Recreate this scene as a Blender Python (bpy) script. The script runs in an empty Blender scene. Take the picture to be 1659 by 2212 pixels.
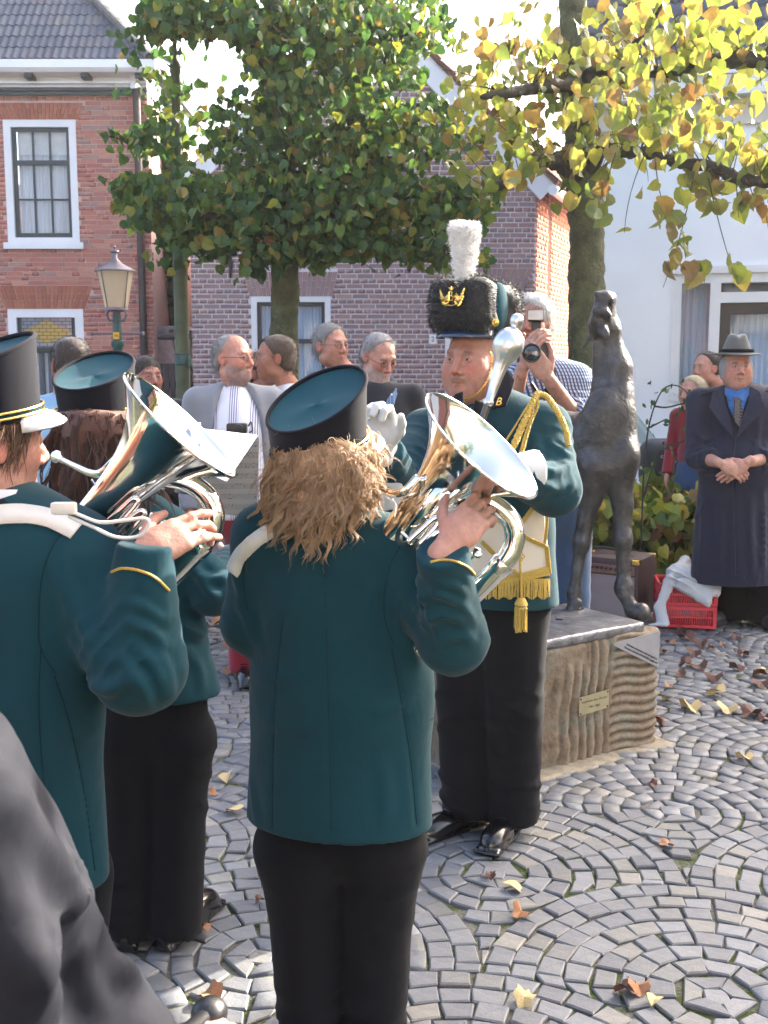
import bpy, bmesh, math, random
import numpy as np
from mathutils import Vector, Matrix
random.seed(7); rng = np.random.RandomState(7)
SC = bpy.context.scene
COL = SC.collection
# ---------------- camera ----------------
CAMH = 1.65
HAZE = 0.0011
PITCH = math.radians(7.9)
FD = 2376.0            # focal length for the 1659 x 2212 drawing grid used below
cam = bpy.data.cameras.new('camera'); camo = bpy.data.objects.new('camera', cam); COL.objects.link(camo)
camo.location = (0, 0, CAMH); camo.rotation_euler = (math.pi/2 - PITCH, 0, 0)
cam.sensor_fit = 'VERTICAL'; cam.sensor_height = 36.0; cam.lens = 36.0*FD/2212.0
cam.clip_start = 0.05; cam.clip_end = 500
cam.dof.use_dof = True; cam.dof.focus_distance = 3.0; cam.dof.aperture_fstop = 14
SC.camera = camo
# ---------------- world, sun, exposure ----------------
SUN_AZ = math.radians(52)      # measured from +Y towards +X
SUN_EL = math.radians(27)
w = bpy.data.worlds.new('World'); SC.world = w; w.use_nodes = True
nt = w.node_tree; bg = nt.nodes['Background']
sky = nt.nodes.new('ShaderNodeTexSky'); sky.sky_type = 'NISHITA'; sky.sun_disc = False
sky.sun_elevation = SUN_EL; sky.sun_rotation = SUN_AZ
sky.air_density = 0.75; sky.dust_density = 7.0; sky.ozone_density = 0.4; sky.altitude = 0
nt.links.new(sky.outputs[0], bg.inputs[0]); bg.inputs[1].default_value = 0.15
sl = bpy.data.lights.new('sun', 'SUN'); so = bpy.data.objects.new('sun', sl); COL.objects.link(so)
sl.energy = 3.2; sl.angle = math.radians(0.6); sl.color = (1.0, .93, .82)
sd = Vector((math.sin(SUN_AZ)*math.cos(SUN_EL), math.cos(SUN_AZ)*math.cos(SUN_EL), math.sin(SUN_EL)))
so.rotation_euler = sd.to_track_quat('Z', 'Y').to_euler(); so.location = (8, 6, 12)
SC.view_settings.view_transform = 'Standard'; SC.view_settings.look = 'None'
SC.view_settings.gamma = 1; SC.view_settings.exposure = 2.75
SC.view_settings.use_curve_mapping = False
SC.cycles.max_bounces = 6; SC.cycles.transparent_max_bounces = 6; SC.cycles.caustics_reflective = False

def W(x, y, d):
    """grid point (x, y) on the photograph at ground distance d -> world point"""
    u = (x-829.5)/FD; v = -(y-1106.0)/FD
    yy = math.cos(PITCH)+v*math.sin(PITCH); zz = -math.sin(PITCH)+v*math.cos(PITCH)
    return Vector((u*d/yy, d, CAMH+zz*d/yy))
def G(x, y):
    """grid point on the ground plane"""
    u = (x-829.5)/FD; v = -(y-1106.0)/FD
    yy = math.cos(PITCH)+v*math.sin(PITCH); zz = -math.sin(PITCH)+v*math.cos(PITCH)
    k = -CAMH/zz
    return Vector((u*k, yy*k, 0))

# ---------------- object helpers ----------------
def link(o, parent=None):
    COL.objects.link(o)
    if parent is not None: o.parent = parent
    return o
def thing(name, label, cat, loc=(0,0,0), rotz=0.0, group=None):
    o = bpy.data.objects.new(name, None); o.empty_display_size = .1
    o.location = loc; o.rotation_euler = (0,0,rotz); link(o)
    o['label'] = label; o['category'] = cat
    if group: o['group'] = group
    return o
def tag(o, label, cat, group=None):
    o['label'] = label; o['category'] = cat
    if group: o['group'] = group
    return o
def meshdata(name, V, F, m=None, smooth=False, rnd=None, col=None):
    me = bpy.data.meshes.new(name)
    if isinstance(F, np.ndarray):
        V = np.asarray(V, dtype=np.float32); n = F.shape[1]
        me.vertices.add(len(V)); me.vertices.foreach_set('co', V.ravel())
        me.loops.add(F.size); me.loops.foreach_set('vertex_index', F.astype(np.int32).ravel())
        me.polygons.add(len(F)); me.polygons.foreach_set('loop_start', np.arange(0, F.size, n, dtype=np.int32))
        me.update(calc_edges=True)
    else:
        me.from_pydata([tuple(v) for v in V], [], F)
    if smooth: me.polygons.foreach_set('use_smooth', np.ones(len(me.polygons), dtype=bool))
    if rnd is not None:
        a = me.attributes.new('rnd', 'FLOAT', 'POINT'); a.data.foreach_set('value', np.asarray(rnd, dtype=np.float32))
    if col is not None:
        a = me.attributes.new('Col', 'FLOAT_COLOR', 'POINT'); c = np.ones((len(V),4), dtype=np.float32); c[:,:3] = col
        a.data.foreach_set('color', c.ravel())
    if m is not None: me.materials.append(m)
    me.validate(); me.update()
    return me
def obj(name, me, parent=None, kind=None, loc=None, label=None):
    o = bpy.data.objects.new(name, me); link(o, parent)
    if loc is not None: o.location = loc
    if kind: o['kind'] = kind
    if label: o['label'] = label
    return o
class MB:
    """collects verts and faces"""
    def __init__(s): s.V = []; s.F = []; s.R = []
    def add(s, V, F, r=0.0):
        b = len(s.V); s.V += [tuple(v) for v in V]; s.F += [tuple(i+b for i in f) for f in F]; s.R += [r]*len(V)
        return s
    def box(s, c, size, rot=None, r=0.0, bev=0.0):
        hx, hy, hz = size[0]/2, size[1]/2, size[2]/2
        if bev > 0:
            bm = bmesh.new(); bmesh.ops.create_cube(bm, size=1)
            for v in bm.verts: v.co = Vector((v.co.x*size[0], v.co.y*size[1], v.co.z*size[2]))
            bmesh.ops.bevel(bm, geom=bm.edges[:], offset=bev, segments=2, profile=.6, affect='EDGES')
            V = [v.co.copy() for v in bm.verts]; F = [[v.index for v in f.verts] for f in bm.faces]; bm.free()
        else:
            V = [Vector((x*hx, y*hy, z*hz)) for x in (-1,1) for y in (-1,1) for z in (-1,1)]
            F = [(0,1,3,2),(4,6,7,5),(0,4,5,1),(2,3,7,6),(0,2,6,4),(1,5,7,3)]
        if rot is not None: V = [rot @ v for v in V]
        c = Vector(c); return s.add([v+c for v in V], F, r)
    def b2(s, x0, y0, z0, x1, y1, z1, bev=0.0): return s.box(((x0+x1)/2,(y0+y1)/2,(z0+z1)/2), (abs(x1-x0),abs(y1-y0),abs(z1-z0)), bev=bev)
    def tube(s, pts, rad, n=12, caps=True, flat=None, r=0.0):
        V, F = tube_geo(pts, rad, n, caps, flat); return s.add(V, F, r)
    def lathe(s, prof, n=24, origin=(0,0,0), axis=(0,0,1), caps=False):
        ax = Vector(axis).normalized(); q = Vector((0,0,1)).rotation_difference(ax); o = Vector(origin)
        V = []; F = []
        for (rr, z) in prof:
            for k in range(n):
                a = 2*math.pi*k/n; V.append(o + q @ Vector((rr*math.cos(a), rr*math.sin(a), z)))
        for i in range(len(prof)-1):
            for k in range(n): F.append((i*n+k, i*n+(k+1)%n, (i+1)*n+(k+1)%n, (i+1)*n+k))
        if caps: F.append(tuple(range(n-1,-1,-1))); F.append(tuple((len(prof)-1)*n+k for k in range(n)))
        return s.add(V, F)
    def prism(s, poly, vec):
        """polygon (list of Vectors) extruded by vec"""
        n = len(poly); vec = Vector(vec); V = [Vector(p) for p in poly]+[Vector(p)+vec for p in poly]
        F = [tuple(range(n-1,-1,-1)), tuple(range(n,2*n))]+[(i,(i+1)%n,n+(i+1)%n,n+i) for i in range(n)]
        return s.add(V, F)
    def build(s, name, m, parent=None, smooth=False, kind=None, label=None, loc=None):
        me = meshdata(name, s.V, s.F, m, smooth, rnd=s.R if any(s.R) else None)
        if smooth: 
            try: me.shade_smooth(); me.set_sharp_from_angle(angle=math.radians(40))
            except Exception: pass
        return obj(name, me, parent, kind, loc, label)
def tube_geo(pts, rad, n=12, caps=True, flat=None):
    pts = [Vector(p) for p in pts]; m = len(pts)
    if not hasattr(rad, '__len__'): rad = [rad]*m
    T = []
    for i in range(m):
        t = pts[min(i+1,m-1)]-pts[max(i-1,0)]
        T.append(t.normalized() if t.length > 1e-9 else Vector((0,0,1)))
    up = Vector((0,0,1)) if abs(T[0].z) < .9 else Vector((1,0,0))
    nrm = (up - T[0]*up.dot(T[0])).normalized()
    V = []; F = []
    for i in range(m):
        if i: nrm = (nrm - T[i]*nrm.dot(T[i])).normalized()
        b = T[i].cross(nrm)
        for k in range(n):
            a = 2*math.pi*k/n
            V.append(pts[i] + nrm*math.cos(a)*rad[i]*(flat or 1) + b*math.sin(a)*rad[i])
    for i in range(m-1):
        for k in range(n): F.append((i*n+k, i*n+(k+1)%n, (i+1)*n+(k+1)%n, (i+1)*n+k))
    if caps: F.append(tuple(range(n-1,-1,-1))); F.append(tuple((m-1)*n+k for k in range(n)))
    return V, F
def spline(pts, n=8):
    """Catmull-Rom through points (any dimension)"""
    P = [np.array(p, dtype=float) for p in pts]; P = [2*P[0]-P[1]]+P+[2*P[-1]-P[-2]]
    out = []
    for i in range(1, len(P)-2):
        for k in range(n):
            t = k/n; a, b, c, d = P[i-1], P[i], P[i+1], P[i+2]
            out.append(.5*((2*b)+(-a+c)*t+(2*a-5*b+4*c-d)*t*t+(-a+3*b-3*c+d)*t**3))
    out.append(P[-2]); return out

# ---------------- materials ----------------
class NB:
    def __init__(s, name):
        s.m = bpy.data.materials.new(name); s.m.use_nodes = True; s.t = s.m.node_tree; s.N = s.t.nodes
        s.p = s.N['Principled BSDF']; s.out = s.N['Material Output']
    def n(s, typ, **kw):
        nd = s.N.new(typ)
        for k, v in kw.items():
            if k.startswith('i_'):
                key = k[2:]; key = int(key) if key.isdigit() else key
                if isinstance(v, bpy.types.NodeSocket): s.t.links.new(v, nd.inputs[key])
                else: nd.inputs[key].default_value = v
            else: setattr(nd, k, v)
        return nd
    def l(s, a, b): s.t.links.new(a, b)
    def coord(s): 
        return s.n('ShaderNodeTexCoord').outputs['Object']
    def noise(s, scale, detail=4, rough=.6, vec=None, dist=0.0):
        nd = s.n('ShaderNodeTexNoise'); nd.inputs['Scale'].default_value = scale; nd.inputs['Detail'].default_value = detail
        nd.inputs['Roughness'].default_value = rough; nd.inputs['Distortion'].default_value = dist
        s.l(vec if vec is not None else s.coord(), nd.inputs['Vector']); return nd.outputs['Fac']
    def ramp(s, fac, stops, interp='LINEAR'):
        r = s.n('ShaderNodeValToRGB'); r.color_ramp.interpolation = interp; e = r.color_ramp.elements
        while len(e) < len(stops): e.new(.5)
        for el, (p, c) in zip(e, stops): el.position = p; el.color = (*c, 1) if len(c) == 3 else c
        s.l(fac, r.inputs[0]); return r.outputs[0]
    def mix(s, fac, a, b, typ='MIX'):
        x = s.n('ShaderNodeMix', data_type='RGBA', blend_type=typ)
        for sock, v in ((x.inputs[0], fac), (x.inputs[6], a), (x.inputs[7], b)):
            if isinstance(v, bpy.types.NodeSocket): s.l(v, sock)
            else: sock.default_value = v if not hasattr(v, '__len__') else ((*v, 1) if len(v) == 3 else v)
        return x.outputs[2]
    def math(s, op, a, b=0.0):
        x = s.n('ShaderNodeMath', operation=op)
        for i, v in enumerate((a, b)):
            if isinstance(v, bpy.types.NodeSocket): s.l(v, x.inputs[i])
            else: x.inputs[i].default_value = v
        return x.outputs[0]
    def rnd(s):
        a = s.n('ShaderNodeAttribute', attribute_name='rnd').outputs['Fac']
        o = s.n('ShaderNodeObjectInfo').outputs['Random']
        return s.math('FRACT', s.math('ADD', a, o))
    def bump(s, h, strength, dist=.01):
        b = s.n('ShaderNodeBump'); b.inputs['Strength'].default_value = strength; b.inputs['Distance'].default_value = dist
        s.l(h, b.inputs['Height']); s.l(b.outputs[0], s.p.inputs['Normal']); return b
    def base(s, c):
        if isinstance(c, bpy.types.NodeSocket): s.l(c, s.p.inputs['Base Color'])
        else: s.p.inputs['Base Color'].default_value = (*c, 1)
    def set(s, **kw):
        for k, v in kw.items():
            key = {'rough':'Roughness','metal':'Metallic','sheen':'Sheen Weight','sss':'Subsurface Weight','coat':'Coat Weight','trans':'Transmission Weight','spec':'Specular IOR Level','ior':'IOR','aniso':'Anisotropic'}[k]
            if isinstance(v, bpy.types.NodeSocket): s.l(v, s.p.inputs[key])
            else: s.p.inputs[key].default_value = v
        return s
def dk(c, f): return tuple(min(1, x*f) for x in c)
def simple(name, c, rough=.6, metal=0, var=.15, vs=6, bump=0, bs=60, sheen=0, spec=.5, bd=.01, coat=0, attr=False):
    b = NB(name); nz = b.noise(vs)
    col = b.ramp(nz, [(.3, dk(c, 1-var)), (.7, dk(c, 1+var))])
    if attr:
        a = b.n('ShaderNodeAttribute', attribute_name='Col').outputs['Color']; col = b.mix(1.0, a, b.ramp(nz, [(.3, (1-var,)*3), (.7, (1,)*3)]), 'MULTIPLY')
    b.base(col); b.set(rough=rough, metal=metal, sheen=sheen, spec=spec, coat=coat)
    if bump: b.bump(b.noise(bs, 3), bump, bd)
    return b.m
def cloth(name, c, rough=.9, var=.12, weave=900, wb=.25, sheen=.35, fold=.0, attr=False):
    b = NB(name); 
    big = b.noise(5, 3); fine = b.noise(weave, 2, .8)
    f = b.mix(.35, b.ramp(big, [(.3, (1-var,)*3), (.7, (1,)*3)]), b.ramp(fine, [(.25, (.72,)*3), (.75, (1.0,)*3)]), 'MULTIPLY')
    src = b.n('ShaderNodeAttribute', attribute_name='Col').outputs['Color'] if attr else (*c, 1)
    b.base(b.mix(1.0, f, src, 'MULTIPLY')); b.set(rough=rough, sheen=sheen, spec=.2)
    b.p.inputs['Sheen Roughness'].default_value = .5
    h = b.math('ADD', b.math('MULTIPLY', b.noise(9, 3, .5, dist=.8), 1.2), b.math('MULTIPLY', fine, .06))
    b.bump(h, wb, .02)
    return b.m

MAT = {}
MAT['teal'] = cloth('teal_wool', (.0035,.044,.060), sheen=.08)
MAT['teal_top'] = cloth('teal_felt', (.005,.056,.078), sheen=.05, wb=.05)
MAT['navy'] = cloth('navy_wool', (.005,.006,.012), sheen=.04, wb=.1)
MAT['black_cloth'] = cloth('black_trouser_cloth', (.004,.0045,.007), sheen=.03, wb=.2)
MAT['trench'] = cloth('navy_raincoat_cloth', (.016,.019,.042), sheen=.1, rough=.75, wb=.35)
MAT['grey_nylon'] = cloth('grey_jacket_cloth', (.012,.0135,.021), sheen=.0, rough=.75, weave=1500, wb=.3)
MAT['denim'] = cloth('blue_denim', (.055,.11,.22), var=.3, weave=700, wb=.3)
MAT['cardigan'] = cloth('grey_knit', (.24,.25,.275), weave=400)
MAT['white_cloth'] = cloth('white_cloth', (.72,.72,.75), wb=.15)
MAT['light_shirt'] = cloth('pale_shirt', (.55,.56,.6), wb=.15)
MAT['sky_shirt'] = cloth('light_blue_shirt', (.25,.45,.65), wb=.15)
MAT['blue_shirt'] = cloth('bright_blue_shirt', (.02,.11,.33), wb=.15)
MAT['slate_jacket'] = cloth('slate_blue_jacket', (.045,.06,.09), wb=.2)
MAT['dark_blazer'] = cloth('dark_blazer', (.012,.014,.022), wb=.15)
MAT['red_cloth'] = cloth('red_cloth', (.25,.012,.03), wb=.2)
MAT['pink_cloth'] = cloth('pink_cloth', (.8,.08,.3), wb=.2)
MAT['blue_cloth'] = cloth('blue_cloth', (.03,.08,.2), wb=.2)
MAT['glove'] = cloth('white_glove_leather', (.72,.70,.66), wb=.08, sheen=0, rough=.6)
MAT['strap'] = simple('white_leather_strap', (.66,.62,.55), .45, var=.1, bump=.05, bs=200)
MAT['gold_braid'] = simple('gold_braid', (.52,.35,.07), .5, .25, var=.35, vs=300, bump=.4, bs=500, bd=.003)
MAT['gold'] = simple('gold_metal', (.85,.55,.15), .22, 1.0, var=.15, vs=40)
MAT['cream'] = cloth('cream_satin', (.72,.64,.52), wb=.1, rough=.5, sheen=.2)
MAT['silver'] = simple('polished_silver_plate', (.86,.83,.78), .075, 1.0, var=.04, vs=4, bump=.015, bs=9)
MAT['chrome'] = simple('silver_mace_metal', (.66,.66,.68), .3, 1.0, var=.1, vs=30)
MAT['black_leather'] = simple('black_shoe_leather', (.006,.006,.007), .22, var=.3, bump=.15, bs=120, coat=.3, bd=.002)
MAT['black_plastic'] = simple('black_plastic', (.012,.012,.013), .4, bump=.05, bs=200)
MAT['eye_white'] = simple('eye_white', (.62,.6,.57), .15, var=.05)
MAT['eye_iris'] = simple('eye_iris', (.03,.05,.06), .1)
MAT['glass_lens'] = simple('dark_lens_glass', (.01,.01,.02), .03, coat=1)
def skin_mat():
    b = NB('skin'); a = b.n('ShaderNodeAttribute', attribute_name='Col').outputs['Color']
    n1 = b.noise(60, 4); n2 = b.noise(9, 3)
    c = b.mix(1.0, a, b.ramp(n1, [(.3, (.76,.70,.68)), (.7, (1,1,1))]), 'MULTIPLY')
    c = b.mix(1.0, c, b.ramp(n2, [(.35, (1,.88,.85)), (.65, (1,1,1))]), 'MULTIPLY')
    b.base(c); b.set(rough=.5, sss=.12, spec=.35); b.p.inputs['Subsurface Radius'].default_value = (.012,.005,.003); b.p.inputs['Subsurface Scale'].default_value = 1
    b.bump(b.math('ADD', b.noise(350, 3), b.math('MULTIPLY', b.noise(70, 3), 2.0)), .35, .003); return b.m
MAT['skin'] = skin_mat()
def hair_mat(name, c, c2):
    b = NB(name); r = b.rnd(); n = b.noise(25, 3)
    b.base(b.mix(n, b.ramp(r, [(0, c), (1, c2)]), dk(c, .6))); b.set(rough=.55, spec=.35, sheen=.15)
    b.bump(b.noise(180, 2), .4, .004); return b.m
MAT['hair_blond'] = hair_mat('dark_blond_hair', (.38,.22,.105), (.78,.56,.34))
MAT['hair_brown'] = hair_mat('long_brown_hair', (.075,.026,.015), (.17,.065,.035))
MAT['hair_short'] = hair_mat('short_light_brown_hair', (.10,.05,.024), (.19,.10,.05))
MAT['hair_grey'] = hair_mat('grey_hair', (.22,.21,.2), (.42,.41,.4))
MAT['hair_white'] = hair_mat('white_hair', (.5,.49,.47), (.7,.7,.7))
MAT['hair_dark'] = hair_mat('dark_hair', (.025,.016,.012), (.05,.03,.022))
MAT['hair_mid'] = hair_mat('brown_hair', (.07,.045,.03), (.13,.085,.055))
MAT['hair_fair'] = hair_mat('fair_hair', (.5,.4,.25), (.65,.55,.38))
MAT['fur'] = hair_mat('black_bearskin_fur', (.006,.006,.006), (.014,.014,.015))
MAT['plume'] = cloth('white_feather', (.92,.91,.88), wb=.15, sheen=.1, var=.03)

# ---------------- signed-distance body modelling ----------------
def sinnoise(P, scale, seed=0, n=5, aniso=(1,1,1)):
    r = np.random.RandomState(seed); out = np.zeros(len(P), dtype=np.float32); A = np.array(aniso)
    for i in range(n):
        k = r.normal(size=3); k /= np.linalg.norm(k); k = k*A*scale*(.7+.8*r.rand())
        k2 = r.normal(size=3); k2 = k2/np.linalg.norm(k2)*A*scale*.6
        out += np.sin(P@k.astype(np.float32)+r.rand()*6.28+1.3*np.sin(P@k2.astype(np.float32)+r.rand()*6.28))
    return out/n
def smin(a, b, k):
    if k <= 0: return np.minimum(a, b)
    h = np.clip(.5+.5*(b-a)/k, 0, 1); return b*(1-h)+a*h-k*h*(1-h)
def p_cone(P, a, b, ra, rb, flat=None):
    a = np.array(a, dtype=np.float32); b = np.array(b, dtype=np.float32)
    Q = P-a; ab = b-a; L2 = float(ab@ab)+1e-12
    t = np.clip(Q@ab/L2, 0, 1)
    D = Q-t[:,None]*ab
    if flat is not None:
        nv = np.array(flat[:3], dtype=np.float32); nv /= np.linalg.norm(nv); D = D+(D@nv)[:,None]*nv*(flat[3]-1)
        d = np.linalg.norm(D, axis=1)-(ra+(rb-ra)*t)
        return d/ (1+.35*(flat[3]-1))
    return np.linalg.norm(D, axis=1)-(ra+(rb-ra)*t)
def p_ell(P, c, r, R=None):
    Q = P-np.array(c, dtype=np.float32)
    if R is not None: Q = Q@np.array(R, dtype=np.float32)
    r = np.array(r, dtype=np.float32); k = np.linalg.norm(Q/r, axis=1); k2 = np.linalg.norm(Q/(r*r), axis=1)+1e-9
    return k*(k-1)/k2
def p_box(P, c, h, rr, R=None):
    Q = P-np.array(c, dtype=np.float32)
    if R is not None: Q = Q@np.array(R, dtype=np.float32)
    q = np.abs(Q)-(np.array(h, dtype=np.float32)-rr)
    return np.linalg.norm(np.maximum(q, 0), axis=1)+np.minimum(q.max(axis=1), 0)-rr
def field(prims):
    def f(P):
        d = None
        for pr in prims:
            op = pr[0]; o = pr[-1] if isinstance(pr[-1], dict) else {}
            k = o.get('k', .02)
            if op == 'cone': v = p_cone(P, pr[1], pr[2], pr[3], pr[4], o.get('flat'))
            elif op == 'ell': v = p_ell(P, pr[1], pr[2], o.get('R'))
            elif op == 'box': v = p_box(P, pr[1], pr[2], pr[3], o.get('R'))
            elif op == 'cut':      # keep the side where n.(p-c) < 0
                n = np.array(pr[2], dtype=np.float32); n /= np.linalg.norm(n); v = (P-np.array(pr[1], dtype=np.float32))@n
                d = -smin(-d, -v, k); continue
            elif op == 'fold':
                c, n, R, lam, amp = pr[1:6]; n = np.array(n, dtype=np.float32); n /= np.linalg.norm(n); Q = P-np.array(c, dtype=np.float32)
                q = Q@n+1.1*lam*sinnoise(P, 8, o.get('seed', 3), 4); amp = amp*np.clip(.35+1.5*sinnoise(P, 13, o.get('seed', 3)+50, 4), 0, 1.3)
                d = d-amp*(2.4*(1-np.abs(np.sin(3.1416*q/lam)))**2.2-.5)*np.exp(-(Q*Q).sum(1)/(R*R)); continue
            elif op == 'noise':
                d = d-pr[2]*sinnoise(P, pr[1], o.get('seed', 1), 6, o.get('aniso', (1,1,1))); continue
            elif op == 'fn': d = pr[1](P, d); continue
            if o.get('sub'): d = -smin(-d, v, k)
            else: d = v if d is None else smin(d, v, k)
        return d
    return f
def nets(f, lo, hi, h, B=8):
    lo = np.array(lo, dtype=np.float32); hi = np.array(hi, dtype=np.float32)
    nb = np.ceil((hi-lo)/(h*B)).astype(int); n = nb*B
    bi = np.stack(np.meshgrid(*[np.arange(k) for k in nb], indexing='ij'), -1).reshape(-1,3)
    cen = lo+(bi*B+B/2-.5)*h
    dc = f(cen.astype(np.float32)); act = np.abs(dc) < h*B*.95+.03
    val = np.repeat(np.repeat(np.repeat(dc.reshape(*nb), B, 0), B, 1), B, 2).astype(np.float32)
    off = np.stack(np.meshgrid(*[np.arange(B)]*3, indexing='ij'), -1).reshape(-1,3)
    ab = bi[act]
    for s in range(0, len(ab), 400):
        blk = ab[s:s+400]; idx = (blk[:,None,:]*B+off[None]).reshape(-1,3)
        v = f((lo+idx*h).astype(np.float32)); val[idx[:,0],idx[:,1],idx[:,2]] = v
    ins = val < 0
    ins[0]=ins[-1]=False; ins[:,0]=ins[:,-1]=False; ins[:,:,0]=ins[:,:,-1]=False
    val = np.where(ins, np.minimum(val, -1e-6), np.maximum(val, 1e-6))
    c = ins[:-1,:-1,:-1].astype(np.int8)
    cnt = sum(ins[a:n[0]-1+a, b:n[1]-1+b, cc:n[2]-1+cc].astype(np.int8) for a in (0,1) for b in (0,1) for cc in (0,1))
    cells = np.argwhere((cnt > 0) & (cnt < 8)); cid = -np.ones(tuple(n-1), dtype=np.int64); cid[tuple(cells.T)] = np.arange(len(cells))
    acc = np.zeros((len(cells),3)); w_ = np.zeros(len(cells))
    cor = [(a,b,cc) for a in (0,1) for b in (0,1) for cc in (0,1)]
    cv = {q: val[cells[:,0]+q[0], cells[:,1]+q[1], cells[:,2]+q[2]] for q in cor}
    for ax in range(3):
        for q in cor:
            if q[ax]: continue
            r = list(q); r[ax] = 1; r = tuple(r); va, vb = cv[q], cv[r]; m_ = (va < 0) != (vb < 0)
            t = np.where(m_, va/(va-vb+1e-20), 0); p = np.tile(np.array(q, dtype=float), (len(cells),1)); p[:,ax] += t
            acc[m_] += p[m_]; w_[m_] += 1
    V = lo+(cells+acc/np.maximum(w_,1)[:,None])*h
    F = []
    for ax in range(3):
        u, v = (ax+1)%3, (ax+2)%3
        sl0 = [slice(None)]*3; sl1 = [slice(None)]*3; sl0[ax] = slice(0,-1); sl1[ax] = slice(1,None)
        A_, B_ = ins[tuple(sl0)], ins[tuple(sl1)]; e = np.argwhere(A_ != B_)
        e = e[(e[:,u] > 0) & (e[:,v] > 0) & (e[:,u] < n[u]-1) & (e[:,v] < n[v]-1)]
        fl = A_[tuple(e.T)]
        def cell(du, dv):
            x = e.copy(); x[:,u] -= du; x[:,v] -= dv; return cid[tuple(x.T)]
        q = np.stack([cell(1,1), cell(0,1), cell(0,0), cell(1,0)], 1)
        q[~fl] = q[~fl][:,::-1]; F.append(q)
    F = np.concatenate(F); F = F[(F >= 0).all(1)]
    return V.astype(np.float32), F
def sdf_geo(prims, h, pad=.03, box=None):
    if box is None:
        lo = np.full(3, 1e9); hi = -lo
        for pr in prims:
            o = pr[-1] if isinstance(pr[-1], dict) else {}
            if o.get('sub'): continue
            if pr[0] == 'cone': pts = [(pr[1], pr[3]), (pr[2], pr[4])]
            elif pr[0] == 'ell': pts = [(pr[1], max(pr[2]))]
            elif pr[0] == 'box': pts = [(pr[1], float(np.linalg.norm(pr[2])))]
            else: continue
            for c, r in pts: lo = np.minimum(lo, np.array(c)-r); hi = np.maximum(hi, np.array(c)+r)
        for pr in prims:
            if pr[0] == 'cut':
                n = np.array(pr[2], dtype=float); n /= np.linalg.norm(n)
                for i in range(3):
                    if n[i] > .97: hi[i] = min(hi[i], pr[1][i]+.05)
                    if n[i] < -.97: lo[i] = max(lo[i], pr[1][i]-.05)
        lo -= pad; hi += pad
    else: lo, hi = box
    return nets(field(prims), lo, hi, h)
def sdf_obj(name, prims, h, m, parent=None, colfn=None, label=None, kind=None, pad=.03, relax=0):
    V, F = sdf_geo(prims, h, pad)
    c = colfn(V) if colfn else None
    me = meshdata(name, V, F, m, True, col=c)
    return obj(name, me, parent, kind, label=label)
def join_geo(parts):
    Vs = []; Fs = []; Cs = []; b = 0
    for V, F, C in parts: Vs.append(V); Fs.append(F+b); Cs.append(C); b += len(V)
    return np.concatenate(Vs), np.concatenate(Fs), np.concatenate(Cs)
def scatter(tv, tf, pos, mats, scl, rnds):
    """template copied to many places in one array mesh"""
    tv = np.asarray(tv, dtype=float); N = len(pos)
    V = np.einsum('nij,kj->nki', mats, tv)*np.asarray(scl)[:,None,None]+np.asarray(pos)[:,None,:]
    F = (np.asarray(tf)[None]+(np.arange(N)*len(tv))[:,None,None]).reshape(-1, len(tf[0]))
    return V.reshape(-1,3), F, np.repeat(rnds, len(tv))
def rand_rots(n, r, tilt=None):
    """random rotation matrices; tilt limits how far the local z leans from up"""
    M_ = np.zeros((n,3,3))
    for i in range(n):
        a = r.rand()*6.283
        if tilt is None: q = r.normal(size=4); q /= np.linalg.norm(q); w_,x,y,z = q; M_[i] = [[1-2*(y*y+z*z),2*(x*y-z*w_),2*(x*z+y*w_)],[2*(x*y+z*w_),1-2*(x*x+z*z),2*(y*z-x*w_)],[2*(x*z-y*w_),2*(y*z+x*w_),1-2*(x*x+y*y)]]
        else:
            M_[i] = np.array(Matrix.Rotation(a, 3, 'Z')@Matrix.Rotation(r.normal()*tilt, 3, 'X')@Matrix.Rotation(r.rand()*6.283, 3, 'Z'))
    return M_
# ================= the setting =================
def proj(p):
    x, y, z = p[0], p[1], p[2]-CAMH
    f = y*math.cos(PITCH)-z*math.sin(PITCH); u = y*math.sin(PITCH)+z*math.cos(PITCH)
    if f <= .05: return (-9999, -9999)
    return (829.5+FD*x/f, 1106-FD*u/f)
def inframe(p, m=0):
    x, y = proj(p); return -m < x < 1659+m and -m < y < 2212+m
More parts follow.
